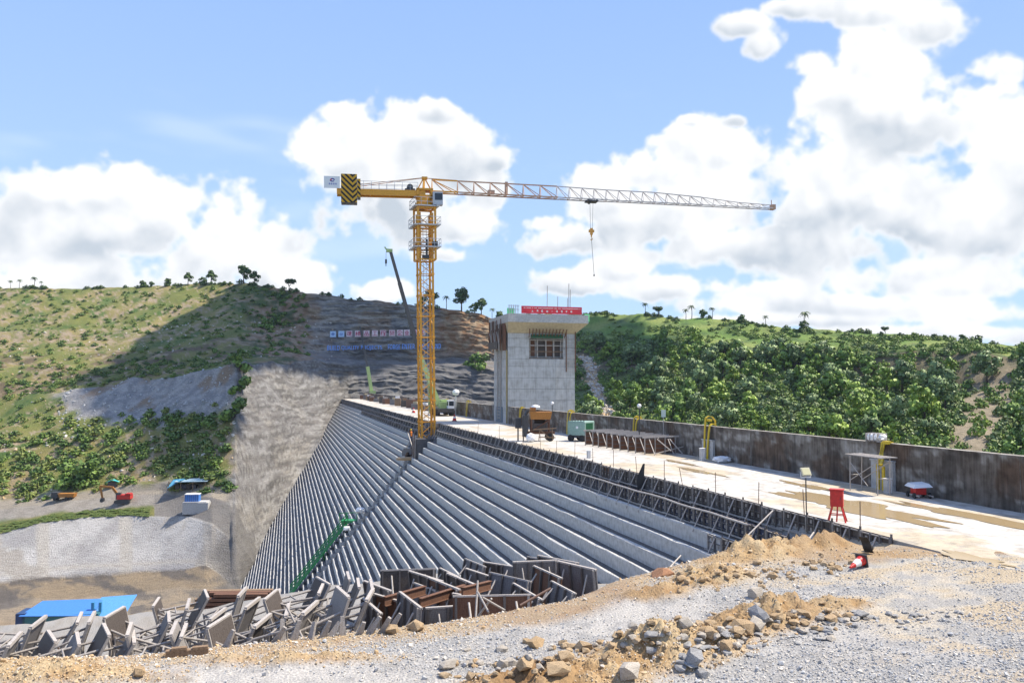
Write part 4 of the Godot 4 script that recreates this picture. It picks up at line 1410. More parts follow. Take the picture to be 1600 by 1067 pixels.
	for s in [-0.8, 0.8]:
		mb.bar(Vector3(-0.9, 34.15, s), Vector3(-9.0, 34.15, s), 0.045)
		mb.bar(Vector3(-0.9, 33.6, s), Vector3(-9.0, 33.6, s), 0.04)
		for k in 9: mb.bar(Vector3(-0.9 - k, 33.1, s), Vector3(-0.9 - k, 34.15, s), 0.045)
	part("handrail", mb, M.grate, cj)
	mb = MB.new()
	mb.tube(Vector3(-1.9, 33.6, -0.5), Vector3(-1.9, 33.6, 0.5), 0.42, 14)
	mb.box(Vector3(-1.9, 33.25, 0), Vector3(1.3, 0.3, 1.2))
	part("hoist_winch", mb, M.dark, cj)
	var stripe := chevrons()
	for e in [[-8.98, 1.55, 3.7, 0.5], [-9.49, 1.9, 3.7, 0.5], [-10.0, 1.9, 3.7, 0.5], [-10.51, 1.9, 3.7, 0.5], [-8.5, 0.9, 2.4, 0.42]]:
		mb = MB.new()
		var yc := 33.0 + (0.15 if e[0] < -8.6 else 0.2)
		var hw: float = e[3] * 0.5
		var y0: float = yc - e[2] * 0.5
		var y1: float = yc + e[2] * 0.5
		mb.box(Vector3(e[0], yc, 0), Vector3(e[3], e[2], 1.7))
		part("counterweight", mb, M.steel, cj)
		# painted boards on both broad sides
		for s in [0.86, -0.86]:
			mb = MB.new()
			var q := [Vector3(e[0] - hw, y0, s), Vector3(e[0] + hw, y0, s), Vector3(e[0] + hw, y1, s), Vector3(e[0] - hw, y1, s)]
			mb.quad(q[0], q[1], q[2], q[3], Vector3(0, 0, s))
			for vv in mb.v: mb.t.append(Vector2((vv.x + 10.8) / 2.1, (35.0 - vv.y) / 2.1))
			part("warning_stripes", mb, stripe, cj)
	var sg := MB.new()
	sg.box(Vector3(-11.9, 33.85, 0.9), Vector3(2.0, 1.55, 0.06))
	var sign_node := part("sign_board", sg, M.white, cj)
	sg = MB.new()
	for k in 20:
		var a0 := TAU * k / 20.0
		var a1 := TAU * (k + 1) / 20.0
		if k % 10 < 8:
			var o := Vector3(-11.85, 34.12, 0.94)
			sg.quad(o + Vector3(cos(a0) * 0.32, sin(a0) * 0.24, 0), o + Vector3(cos(a1) * 0.32, sin(a1) * 0.24, 0), o + Vector3(cos(a1) * 0.15, sin(a1) * 0.10, 0), o + Vector3(cos(a0) * 0.15, sin(a0) * 0.10, 0), Vector3(0, 0, 1))
	part("emblem", sg, mat(lin(0.05, 0.05, 0.28), 0.6), sign_node)
	sg = MB.new()
	sg.prism([Vector2(-12.2, 34.05), Vector2(-11.95, 34.33), Vector2(-11.9, 34.18), Vector2(-12.05, 34.02)], 0.01, Basis.IDENTITY, Vector3(0, 0, 0.95))
	part("emblem_flash", sg, mat(lin(0.5, 0.02, 0.08), 0.6), sign_node)
	sg = MB.new()
	for k in 4:
		var x := -12.3 + k * 0.27
		for q in 3: sg.box(Vector3(x + 0.1, 33.55 + 0.075 * q, 0.94), Vector3(0.19, 0.035, 0.01))
		sg.box(Vector3(x + 0.1, 33.62, 0.945), Vector3(0.04, 0.22, 0.01))
	part("lettering", sg, mat(lin(0.08, 0.12, 0.42), 0.6), sign_node)
	# trolley, ropes, hook
	var tx := 22.9
	mb = MB.new()
	mb.box(Vector3(tx, yb - 0.22, 0), Vector3(1.6, 0.16, 1.4))
	for x in [-0.6, 0.6]:
		for s in [-0.6, 0.6]: mb.tube(Vector3(tx + x, yb - 0.05, s - 0.06), Vector3(tx + x, yb - 0.05, s + 0.06), 0.14, 10)
	mb.tube(Vector3(tx - 0.3, yb - 0.35, -0.3), Vector3(tx - 0.3, yb - 0.35, 0.3), 0.2, 10)
	part("trolley", mb, M.dark, c)
	mb = MB.new()
	for x in [-0.22, 0.22]: mb.tube(Vector3(tx + x, yb - 0.3, 0), Vector3(tx + x * 0.6, yb - 4.0, 0), 0.022, 5)
	mb.tube(Vector3(1.0, yb - 0.12, 0.2), Vector3(tx, yb - 0.3, 0.2), 0.018, 4)
	part("hoist_rope", mb, M.steel, c)
	mb = MB.new()
	mb.box(Vector3(tx, yb - 4.35, 0), Vector3(0.34, 0.9, 0.3))
	mb.box(Vector3(tx, yb - 4.3, 0), Vector3(0.72, 0.34, 0.34))
	mb.tube(Vector3(tx, yb - 4.8, 0), Vector3(tx, yb - 5.15, 0), 0.09, 8)
	var hook: Array = []
	for k in 9: hook.append(Vector3(tx + 0.14 * sin(k * 0.55), yb - 5.25 - 0.14 * (1.0 - cos(k * 0.55)), 0))
	mb.path(hook, 0.05, 6)
	part("hook_block", mb, mat(lin(0.62, 0.30, 0.05), 0.5), c)
	mb = MB.new()
	mb.tube(Vector3(tx, yb - 5.3, 0), Vector3(tx + 0.35, yb - 10.3, 0.1), 0.03, 5)
	mb.box(Vector3(tx + 0.35, yb - 10.4, 0.1), Vector3(0.14, 0.25, 0.14))
	part("sling", mb, M.steel, c)
	# the jib hangs a touch below level
	var hang := Transform3D(Basis.IDENTITY, Vector3(0, yb, 0)) * Transform3D(Basis(Vector3(0, 0, 1), -0.023), Vector3.ZERO) * Transform3D(Basis.IDENTITY, Vector3(0, -yb, 0))
	for called in ["jib", "trolley", "hoist_rope", "hook_block", "sling"]: (c.get_node(called) as Node3D).transform = hang
	# dark concrete plinth and scaffold round the crane's foot
	var pf := thing("crane_plinth", "dark grey concrete plinth under the yellow crane mast", "plinth", dam(104.9, 17.6, -5.2), TURN)
	mb = MB.new()
	mb.box(Vector3(0, 1.7, 0), Vector3(3.4, 3.4, 2.6))
	part("block", mb, mat(lin(0.10, 0.10, 0.105), 0.95, T.concrete, 2.0), pf)
	mb = MB.new()
	mb.box(Vector3(-1.75, 1.6, 0.2), Vector3(0.06, 3.5, 2.2))
	part("form_board", mb, M.form_face, pf)
	for k in 4:
		mb = MB.new()
		mb.bar(Vector3(-1.9, 0.3, -1.2 + k * 0.8), Vector3(-1.85, 3.9, -1.2 + k * 0.8), 0.08)
		part("post", mb, M.pole if k % 2 else M.form_rust, pf)

func chevrons() -> StandardMaterial3D:
	var im := Image.create(128, 128, false, Image.FORMAT_RGB8)
	for j in 128:
		for i in 128:
			var x := i
			# stripes fall to the right, and turn up again on the last third
			var k := posmod((j - x) if i < 92 else (j - 92 + (i - 92)), 43)
			im.set_pixel(i, j, Color(0.10, 0.09, 0.07) if k < 20 else Color(0.80, 0.60, 0.10))
	var m := StandardMaterial3D.new()
	m.albedo_texture = ImageTexture.create_from_image(im)
	m.roughness = 0.6
	return m

# ------------------------------------------------------------------ mobile cranes on the crest
func make_mobile_cranes():
	var p := on_level(688, 649, 0.0)
	var c := thing("mobile_crane", "lime green mobile crane with long dark boom behind the yellow mast", "crane", p, TURN)
	var inv := c.transform.affine_inverse()
	var foot := inv * at(686, 634, -p.z)
	var mid := inv * at(656, 556, -p.z)
	var tip := inv * at(610, 393, -p.z)
	var mb := MB.new()
	mb.bar(foot, mid, 0.75, 0.8, Vector3(1, 0, 0))
	part("boom_base", mb, M.lime, c)
	mb = MB.new()
	mb.bar(mid.lerp(foot, 0.02), mid.lerp(tip, 0.35), 0.62, 0.66, Vector3(1, 0, 0))
	mb.bar(mid.lerp(tip, 0.34), mid.lerp(tip, 0.7), 0.52, 0.56, Vector3(1, 0, 0))
	mb.bar(mid.lerp(tip, 0.69), tip, 0.42, 0.46, Vector3(1, 0, 0))
	part("boom_telescope", mb, M.steel, c)
	mb = MB.new()
	mb.bar(inv * at(672, 645, -p.z + 1.0), foot.lerp(mid, 0.6), 0.35, 0.35)
	part("lift_cylinder", mb, M.lime, c)
	mb = MB.new()
	mb.box(tip + Vector3(-0.2, 0.15, 0), Vector3(1.0, 0.55, 0.5))
	mb.bar(tip + Vector3(-0.6, 0.2, 0), tip + Vector3(-1.0, 0.75, 0), 0.2)
	part("boom_head", mb, M.lime, c)
	mb = MB.new()
	mb.tube(tip + Vector3(-0.75, 0, 0), tip + Vector3(-0.75, -1.5, 0), 0.03, 5)
	mb.box(tip + Vector3(-0.75, -1.7, 0), Vector3(0.3, 0.7, 0.3))
	mb.tube(tip + Vector3(-0.75, -2.0, 0), tip + Vector3(-0.75, -2.5, 0), 0.07, 6)
	part("hook", mb, M.dark, c)
	mb = MB.new()
	mb.box(Vector3(0.2, 0.95, 0), Vector3(2.5, 0.6, 9.0))
	part("chassis", mb, M.steel, c)
	mb = MB.new()
	mb.box(Vector3(0.6, 1.9, -0.5), Vector3(1.3, 1.4, 3.2))
	mb.box(Vector3(0.3, 1.75, 1.9), Vector3(1.7, 1.1, 1.6))
	part("superstructure", mb, M.lime, c)
	mb = MB.new()
	mb.box(Vector3(1.0, 1.75, 3.7), Vector3(1.0, 1.7, 1.5))
	var cb := part("cab", mb, M.white, c)
	mb = MB.new()
	mb.box(Vector3(0.98, 2.05, 4.46), Vector3(0.8, 0.75, 0.02))
	mb.box(Vector3(0.49, 2.05, 3.7), Vector3(0.02, 0.7, 1.1))
	part("window", mb, M.glass, cb)
	for s in [-0.95, 1.35]:
		for z in [-3.2, -1.6, 1.8, 3.4]:
			mb = MB.new()
			mb.tube(Vector3(s - 0.2, 0.55, z), Vector3(s + 0.2, 0.55, z), 0.55, 14)
			part("wheel", mb, M.tyre, c)
	mb = MB.new()
	mb.lathe([Vector2(0.0, 4.55), Vector2(0.45, 4.4), Vector2(0.62, 4.0), Vector2(0.45, 3.6), Vector2(0.0, 3.45)], 14, Vector3(2.6, -0.2, 0))
	mb.tube(Vector3(2.6, 0, 0), Vector3(2.6, 3.4, 0), 0.07, 6)
	tag(put("white_globe_lamp", mb.mesh(), M.white), "white round globe on a pole beside the lime mobile crane", "lamp")
	place_on(get_child(get_child_count() - 1), c)
	# second crane at the far end
	p = on_level(580, 621.5, 0.0)
	p = at(580, 618, 300.0)
	c = thing("mobile_crane", "small pale green mobile crane far off at the end of the crest", "crane", Vector3(p.x, 0.0, p.z), TURN)
	inv = c.transform.affine_inverse()
	foot = inv * at(580, 611, 300.0)
	tip = inv * at(574, 573, 300.0)
	mb = MB.new()
	mb.bar(foot, tip, 1.4, 1.2, Vector3(1, 0, 0))
	part("boom_base", mb, M.lime, c)
	mb = MB.new()
	mb.bar(tip, inv * at(562, 510, 300.0), 0.55, 0.55)
	part("boom_telescope", mb, M.steel, c)
	mb = MB.new()
	mb.box(Vector3(0, 1.2, 0), Vector3(2.6, 1.4, 9.0))
	part("chassis", mb, M.dark, c)
	mb = MB.new()
	mb.box(Vector3(0.2, 2.4, 1.5), Vector3(2.2, 1.3, 3.0))
	part("superstructure", mb, M.lime, c)
	for z in [-3.0, 0.0, 3.0]:
		mb = MB.new()
		mb.tube(Vector3(-1.4, 0.55, z), Vector3(1.4, 0.55, z), 0.55, 12)
		part("wheel", mb, M.tyre, c)

# ------------------------------------------------------------------ things on the deck
func deck_thing(called: String, label: String, category: String, px: float, py: float, turn := 0.0, group := "") -> Node3D:
	var p := on_level(px, py, 0.0)
	p.y = 0.0
	return thing(called, label, category, p, turn, group)

func ribbon(mb: MB, p: Array, w: Vector3, t: float):
	# flat hose: a band with thickness following p, w is its half width
	for i in p.size() - 1:
		var a: Vector3 = p[i]
		var b: Vector3 = p[i + 1]
		var n := (b - a).cross(w).normalized() * t * 0.5
		mb.hexa([a - w - n, a + w - n, a + w + n, a - w + n, b - w - n, b + w - n, b + w + n, b - w + n])

func bag_mesh(r: RandomNumberGenerator, s: Vector3) -> MB:
	var mb := MB.new()
	var n := 16
	var m := 9
	var f := noise(r.randi() % 1000, 0.9, 3)
	var pt := func(i: int, j: int) -> Vector3:
		var a := TAU * i / n
		var b := PI * j / (m - 1)
		var e := Vector3(signf(cos(a)) * pow(absf(cos(a)), 0.6) * pow(sin(b), 0.5), cos(b), signf(sin(a)) * pow(absf(sin(a)), 0.6) * pow(sin(b), 0.5))
		var q := 1.0 + f.get_noise_3dv(e * 1.4) * 0.35
		return Vector3(e.x * s.x * q, s.y + e.y * s.y * (0.85 + 0.3 * f.get_noise_3dv(e * 2.0)), e.z * s.z * q)
	for i in n:
		for j in m - 1:
			var a: Vector3 = pt.call(i, j)
			var b: Vector3 = pt.call(i + 1, j)
			var c: Vector3 = pt.call(i + 1, j + 1)
			var d: Vector3 = pt.call(i, j + 1)
			mb.quad(a, b, c, d, (a + c) * 0.5 - Vector3(0, s.y, 0))
	return mb

func make_deck_things():
	var r := RandomNumberGenerator.new()
	r.seed = 77
	var mb: MB
	# --- red cabinet on a stand
	var o := deck_thing("electric_cabinet", "red steel electric cabinet on a splayed red stand", "cabinet", 1309, 815, TURN - 0.75)
	mb = MB.new()
	mb.box(Vector3(0, 0.86, 0), Vector3(0.44, 0.60, 0.30))
	part("box", mb, M.red, o)
	mb = MB.new()
	mb.box(Vector3(0, 1.175, 0), Vector3(0.50, 0.035, 0.36))
	part("lid", mb, M.red, o)
	mb = MB.new()
	mb.box(Vector3(0, 0.86, 0.158), Vector3(0.38, 0.53, 0.012))
	var dr := part("door", mb, M.red, o)
	mb = MB.new()
	mb.box(Vector3(0.14, 0.86, 0.17), Vector3(0.025, 0.09, 0.02))
	part("handle", mb, M.steel, dr)
	for s in [[-1, -1], [1, -1], [1, 1], [-1, 1]]:
		mb = MB.new()
		mb.bar(Vector3(s[0] * 0.16, 0.57, s[1] * 0.1), Vector3(s[0] * 0.31, 0.0, s[1] * 0.22), 0.04)
		part("leg", mb, M.red, o)
	mb = MB.new()
	mb.bar(Vector3(-0.24, 0.26, 0.17), Vector3(0.24, 0.26, 0.17), 0.03)
	mb.bar(Vector3(-0.24, 0.26, -0.17), Vector3(0.24, 0.26, -0.17), 0.03)
	mb.bar(Vector3(0.02, 0.56, 0.0), Vector3(-0.02, 0.0, 0.02), 0.05)
	part("stretcher", mb, M.red, o)
	# --- traffic cone lying on its side
	var cp := ground_hit(1347, 886)
	o = thing("traffic_cone", "fallen red and white traffic cone lying on the gravel", "cone", cp + Vector3(0, 0.17, 0), 0.0)
	o.scale = Vector3.ONE * 0.82
	var lie := Basis(Vector3.UP, -0.95) * Basis(Vector3(1, 0, 0), PI * 0.5 + 0.22)
	mb = MB.new()
	mb.lathe([Vector2(0.175, 0.0), Vector2(0.135, 0.2)], 18, Vector3.ZERO, lie)
	part("red_band", mb, M.red, o)
	mb = MB.new()
	mb.lathe([Vector2(0.135, 0.2), Vector2(0.085, 0.45)], 18, Vector3.ZERO, lie)
	part("white_band", mb, M.white, o)
	mb = MB.new()
	mb.lathe([Vector2(0.085, 0.45), Vector2(0.035, 0.68), Vector2(0.0, 0.69)], 18, Vector3.ZERO, lie)
	part("tip", mb, M.red, o)
	mb = MB.new()
	mb.box(lie * Vector3(0, -0.02, 0), Vector3(0.42, 0.04, 0.42), lie)
	part("foot", mb, M.dark, o)
	# --- black bucket and rubber mat at the end of the formwork
	cp = on_level(1360, 862, 0.0)
	o = thing("rubber_bucket", "black rubber bucket lying at the end of the crest formwork", "bucket", cp, 0.6)
	o.scale = Vector3.ONE * 0.62
	mb = MB.new()
	var bb := Basis(Vector3(0, 0, 1), 1.25)
	mb.lathe([Vector2(0.0, 0.0), Vector2(0.13, 0.0), Vector2(0.19, 0.34), Vector2(0.17, 0.34), Vector2(0.12, 0.03)], 16, Vector3(0.12, 0.16, 0), bb)
	part("shell", mb, M.black, o)
	mb = MB.new()
	var hp: Array = []
	for k in 9: hp.append(bb * Vector3(0.19 * cos(PI * k / 8.0), 0.34, 0.19 * sin(PI * k / 8.0)) + Vector3(0.12, 0.16, 0))
	mb.path(hp, 0.012, 5)
	part("handle", mb, M.steel, o)
	mb = MB.new()
	var mp: Array = []
	for k in 9: mp.append(Vector3(0.0 + 0.08 * sin(k * 0.7) + 0.06 * k, 0.85 - 0.1 * k, 0.02 * k))
	ribbon(mb, mp, Vector3(0, 0, 0.22), 0.025)
	var rm := put("rubber_sheet", mb.mesh(), M.black)
	tag(rm, "black rubber sheet slumped against the end formwork panel", "sheet")
	rm.scale = Vector3.ONE * 0.6
	rm.rotation.y = 0.8
	rm.position = on_level(1349, 866, 0.0)
	# black sheet that stands up over the formwork
	mb = MB.new()
	mp = [Vector3(0.15, 0.72, 0), Vector3(0.08, 0.45, 0), Vector3(0, 0.15, 0), Vector3(-0.03, -0.25, 0), Vector3(0.0, -0.75, 0)]
	for k in 4:
		var hw := [0.05, 0.10, 0.16, 0.22, 0.20]
		var a: Vector3 = mp[k]
		var b: Vector3 = mp[k + 1]
		mb.hexa([b - Vector3(hw[k + 1], 0, 0.02), b + Vector3(hw[k + 1], 0, -0.02), b + Vector3(hw[k + 1], 0, 0.02), b - Vector3(hw[k + 1], 0, -0.02), a - Vector3(hw[k], 0, 0.02), a + Vector3(hw[k], 0, -0.02), a + Vector3(hw[k], 0, 0.02), a - Vector3(hw[k], 0, -0.02)])
	rm = put("rubber_sheet", mb.mesh(), M.black)
	tag(rm, "pointed black rubber sheet standing up over the formwork", "sheet")
	rm.position = dam(41.6, 18.75, 0.0)
	# --- floodlight on a pole
	o = deck_thing("floodlight", "square floodlight on a thin upright pole at the crest edge", "floodlight", 1261, 822, TURN)
	mb = MB.new()
	mb.tube(Vector3(0, -0.2, 0), Vector3(0, 1.70, 0), 0.022, 8)
	part("pole", mb, M.steel, o)
	mb = MB.new()
	mb.box(Vector3(0.0, 1.92, 0), Vector3(0.36, 0.30, 0.06), Basis(Vector3(1, 0, 0), -0.5))
	var hd := part("lamp_head", mb, mat(lin(0.42, 0.40, 0.30), 0.5), o)
	mb = MB.new()
	mb.box(Vector3(0.0, 1.93, 0.035), Vector3(0.30, 0.24, 0.01), Basis(Vector3(1, 0, 0), -0.5))
	part("lens", mb, mat(lin(0.50, 0.48, 0.30), 0.15), hd)
	mb = MB.new()
	mb.bar(Vector3(-0.2, 1.72, 0), Vector3(0.2, 1.72, 0), 0.03)
	for s in [-0.2, 0.2]: mb.bar(Vector3(s, 1.72, 0), Vector3(s, 1.92, 0), 0.02)
	part("bracket", mb, M.white, o)
	# --- yellow flat hoses over the wall
	var yl: Array = [[50.6, 1.25, 0.66, 0.55, "tall yellow hose looped high over the wall beside the white sack"], [33.4, 1.55, 0.05, 0.45, "yellow flat hose hanging from the white bale on the wall"], [62.6, 1.1, 0.25, 0.5, "yellow hose over the wall behind the stacked frames"], [79.0, 1.2, 0.28, 0.8, "yellow hose over the wall behind the orange pump rig"], [97.0, 0.9, 0.15, 0.5, "yellow hose by the foot of the intake tower"], [128.0, 1.1, 0.4, 0.8, "yellow hose on the far wall just left of the tower"], [146.0, 1.1, 0.35, 0.8, "yellow hose on the far wall second from the tower"]]
	for e in yl:
		o = thing("yellow_hose", e[4], "hose", dam(e[0], WALL_V, 0.0), TURN, "yellow hoses over the parapet")
		for s in [-1.0, 1.0]:
			mb = MB.new()
			var zz: float = s * e[3] * 0.5
			var top: float = WALL_H + e[2] * (1.0 if s < 0.0 else 0.25)
			var pts: Array = [Vector3(-0.32, 0.0, zz * 0.8), Vector3(-0.30, 0.6, zz * 0.8), Vector3(-0.26, 1.2, zz * 0.9), Vector3(-0.22, 1.8, zz), Vector3(-0.14, top - 0.12, zz), Vector3(0.05, top, zz * 0.8), Vector3(0.3, top - 0.04, zz * 0.6), Vector3(0.50, top - 0.3, zz * 0.5), Vector3(0.52, 1.2, zz * 0.5)]
			if e[0] == 33.4:
				pts = [Vector3(-0.42, 0.0, zz * 0.8), Vector3(-0.4, 0.7, zz * 0.8), Vector3(-0.42, 1.12, zz * 0.9), Vector3(-0.62 if s > 0.0 else -0.3, 1.22, zz * 1.2), Vector3(-0.4, 1.42, zz * 0.5), Vector3(-0.2, 1.8, -0.15), Vector3(-0.06, 2.24, -0.2 + zz * 0.2), Vector3(0.2, 2.27, -0.2 + zz * 0.2), Vector3(0.45, 2.24, -0.2), Vector3(0.5, 1.5, -0.2)]
			ribbon(mb, pts, Vector3(0, 0, 0.085), 0.06)
			part("hose_run", mb, M.yellow, o)
		mb = MB.new()
		mb.box(Vector3(-0.02, WALL_H + e[2] * 0.6, 0), Vector3(0.2, 0.16, e[3] * 0.8))
		part("coupling", mb, M.yellow, o)
	# --- grey block posts at the wall foot
	for e in [[1098, 720, 0.30, 0.80, "slim grey concrete block at the wall beside the white sack"], [1388, 771, 0.26, 0.66, "slim ribbed grey block at the wall next to the yellow hose"], [920, 716, 0.22, 0.5, "small white block standing on the crest edge below the compressor"]]:
		o = deck_thing("concrete_block", e[4], "block", e[0], e[1], TURN)
		mb = MB.new()
		mb.box(Vector3(0, e[3] * 0.5, 0), Vector3(e[2], e[3], e[2]))
		part("body", mb, M.pale, o)
		mb = MB.new()
		mb.box(Vector3(0, e[3] + 0.02, 0), Vector3(e[2] + 0.03, 0.04, e[2] + 0.03))
		for k in 3: mb.box(Vector3(-e[2] * 0.35 + k * e[2] * 0.35, e[3] * 0.5, e[2] * 0.51), Vector3(0.03, e[3] * 0.9, 0.02))
		part("cap", mb, M.white, o)
	# --- sacks
	for e in [[1128, 723, Vector3(0.55, 0.22, 0.4), "white crumpled sack at the foot of the tall yellow hose"], [829, 691, Vector3(0.38, 0.40, 0.35), "white sack standing in front of the pump rig"]]:
		var sk := put("sack", bag_mesh(r, e[2]).mesh(), M.bag)
		tag(sk, e[3], "sack")
		sk.position = on_level(e[0], e[1], 0.0)
	# --- white bale on the wall top
	o = thing("wrapped_bale", "white wrapped bale resting on top of the parapet wall", "bale", dam(34.4, WALL_V + 0.2, WALL_H), TURN + 0.1)
	mb = bag_mesh(r, Vector3(0.30, 0.22, 0.50))
	part("wrapping", mb, M.bag, o)
	mb = MB.new()
	for k in 4: mb.box(Vector3(0, 0.22, -0.36 + k * 0.24), Vector3(0.66, 0.42, 0.012))
	part("strapping", mb, M.pole, o)
	# --- scaffold trestle
	o = deck_thing("scaffold_trestle", "light scaffold trestle with a plank top against the wall", "scaffold", 1362, 770, TURN)
	for z in [-1.0, 0.9]:
		for x in [-0.35, 0.3]:
			mb = MB.new()
			mb.tube(Vector3(x - 0.03, 0, z), Vector3(x + 0.02, 1.66, z), 0.026, 7)
			part("post", mb, M.pole, o)
	for e in [[Vector3(-0.35, 0.5, -1.0), Vector3(-0.35, 1.5, 0.9)], [Vector3(-0.35, 1.35, -1.0), Vector3(-0.35, 0.35, 0.2)], [Vector3(-0.35, 0.75, 0.9), Vector3(0.3, 0.75, 0.9)], [Vector3(0.3, 0.5, -1.0), Vector3(0.3, 1.5, 0.9)], [Vector3(-0.35, 0.75, -1.0), Vector3(0.3, 0.75, -1.0)]]:
		mb = MB.new()
		mb.tube(e[0], e[1], 0.02, 6)
		part("brace", mb, M.pole, o)
	for k in 3:
		mb = MB.new()
		mb.box(Vector3(-0.28 + k * 0.28, 1.70 + 0.01 * k, -0.05 + 0.05 * k), Vector3(0.24, 0.045, 2.5))
		part("plank", mb, M.form_edge, o)
	# --- cart with covered motor
	o = deck_thing("motor_cart", "small red motor on a wheeled cart under a white cover", "cart", 1436, 777, TURN - 0.3)
	mb = MB.new()
	mb.box(Vector3(0, 0.30, 0), Vector3(0.45, 0.30, 0.55))
	part("motor", mb, M.red, o)
	mb = MB.new()
	mb.hexa([Vector3(-0.42, 0.47, -0.45), Vector3(0.42, 0.50, -0.45), Vector3(0.42, 0.50, 0.5), Vector3(-0.42, 0.45, 0.5), Vector3(-0.3, 0.62, -0.35), Vector3(0.32, 0.66, -0.35), Vector3(0.32, 0.64, 0.35), Vector3(-0.3, 0.60, 0.35)])
	part("cover", mb, M.bag, o)
	mb = MB.new()
	mb.bar(Vector3(-0.3, 0.13, -0.5), Vector3(-0.3, 0.13, 0.75), 0.05)
	mb.bar(Vector3(0.3, 0.13, -0.5), Vector3(0.3, 0.13, 0.75), 0.05)
	part("frame", mb, M.pole, o)
	for s in [[-0.34, -0.3], [0.34, -0.3], [-0.34, 0.35], [0.34, 0.35]]:
		mb = MB.new()
		mb.tube(Vector3(s[0] - 0.04, 0.12, s[1]), Vector3(s[0] + 0.04, 0.12, s[1]), 0.12, 12)
		part("wheel", mb, M.tyre, o)
	# --- frames stacked on edge
	var proto: Node3D = null
	for k in 9:
		var u := 64.6 - k * 1.22
		var q := dam(u, 24.1 + 0.10 * k + r.randf_range(-0.08, 0.08), 0.0)
		var lab := "brown shutter frame standing on edge in the row beside the compressor"
		if k == 0: lab = "farthest brown shutter frame of the row, next to the compressor"
		if k == 8: lab = "nearest shutter frame of the row with pale stick braces"
		if proto == null:
			proto = thing("shutter_frame", lab, "frame", q, TURN, "shutter frames stacked on the deck")
			mb = MB.new()
			mb.box(Vector3(1.25, 0.6, 0), Vector3(2.4, 1.08, 0.04))
			part("board", mb, M.form_rust, proto)
			for j in 4:
				mb = MB.new()
				mb.box(Vector3(1.25, 0.12 + j * 0.32, 0.05), Vector3(2.4, 0.05, 0.06))
				part("batten", mb, M.form_rib, proto)
			for x in [0.03, 0.85, 1.65, 2.47]:
				mb = MB.new()
				mb.box(Vector3(x, 0.6, 0.09), Vector3(0.07, 1.2, 0.06))
				part("post", mb, M.form_edge, proto)
			mb = MB.new()
			mb.bar(Vector3(-0.1, 1.24, 0.02), Vector3(2.8, 1.28, 0.02), 0.11)
			part("top_rail", mb, M.pole, proto)
			for x in [0.4, 1.9]:
				mb = MB.new()
				mb.bar(Vector3(x, 1.1, 0.05), Vector3(x + 0.1, 0.02, 0.75), 0.05)
				part("strut", mb, M.pole, proto)
		else:
			var n := copy_of(proto, "shutter_frame", lab, q, TURN + r.randf_range(-0.04, 0.04))
			if k == 8:
				for e in [[Vector3(0.5, 0.1, 0.7), Vector3(2.9, 0.55, 0.5)], [Vector3(1.0, 1.1, 0.1), Vector3(1.7, 0.3, 0.9)], [Vector3(2.0, 1.1, 0.1), Vector3(2.6, 0.1, 0.9)]]:
					mb = MB.new()
					mb.bar(e[0], e[1], 0.06)
					part("stick", mb, M.pole, n)
	# --- compressor
	o = deck_thing("air_compressor", "pale green box compressor with dark grille on wheels", "compressor", 908, 689, -0.62)
	mb = MB.new()
	var cs := [Vector2(-0.9, 0.55), Vector2(0.9, 0.55), Vector2(0.9, 1.72), Vector2(0.84, 1.80), Vector2(-0.84, 1.80), Vector2(-0.9, 1.72)]
	mb.prism(cs, 1.7)
	part("housing", mb, M.mint, o)
	mb = MB.new()
	mb.box(Vector3(0.905, 1.18, 0.05), Vector3(0.02, 0.9, 1.2))
	var gr := part("grille", mb, mat(lin(0.03, 0.09, 0.06), 0.6), o)
	for k in 7:
		mb = MB.new()
		mb.box(Vector3(0.925, 1.18, -0.48 + k * 0.17), Vector3(0.02, 0.88, 0.03))
		part("slat", mb, M.green, gr)
	mb = MB.new()
	mb.box(Vector3(-0.55, 1.2, 0.856), Vector3(0.5, 0.9, 0.012))
	part("side_panel", mb, M.mint, o)
	mb = MB.new()
	mb.box(Vector3(0.1, 1.25, 0.856), Vector3(0.22, 0.2, 0.012))
	part("plate", mb, M.white, o)
	mb = MB.new()
	mb.box(Vector3(0, 0.45, 0), Vector3(1.7, 0.2, 1.5))
	part("chassis", mb, M.dark, o)
	mb = MB.new()
	mb.box(Vector3(0.97, 0.62, 0), Vector3(0.16, 0.26, 1.6))
	part("bumper", mb, M.grate, o)
	for s in [[-0.6, -0.75], [0.6, -0.75], [-0.6, 0.75], [0.6, 0.75]]:
		mb = MB.new()
		mb.tube(Vector3(s[0], 0.3, s[1] - 0.1), Vector3(s[0], 0.3, s[1] + 0.1), 0.3, 14)
		part("wheel", mb, M.tyre, o)
	for k in 5:
		mb = MB.new()
		mb.tube(Vector3(-0.6 + k * 0.3, 1.8, 0.5), Vector3(-0.6 + k * 0.3, 1.88, 0.5), 0.05, 6)
		part("cap", mb, M.dark, o)
	# --- pump rig
	o = deck_thing("pump_rig", "dirty pump rig with orange hopper body on a wheeled frame", "pump rig", 842, 689, TURN - 0.2)
	mb = MB.new()
	mb.hexa([Vector3(-0.75, 1.95, -0.6), Vector3(1.0, 1.95, -0.6), Vector3(1.0, 1.95, 0.5), Vector3(-0.75, 1.95, 0.5), Vector3(-0.85, 2.62, -0.7), Vector3(1.15, 2.62, -0.7), Vector3(1.15, 2.62, 0.6), Vector3(-0.85, 2.62, 0.6)])
	part("hopper", mb, M.orange, o)
	mb = MB.new()
	mb.box(Vector3(-0.55, 2.82, 0), Vector3(0.5, 0.38, 0.5))
	part("motor_box", mb, M.orange, o)
	mb = MB.new()
	mb.lathe([Vector2(0.42, 3.02), Vector2(0.36, 3.16), Vector2(0.0, 3.26)], 14, Vector3(-0.3, 0.0, 0))
	part("cover", mb, M.white, o)
	mb = MB.new()
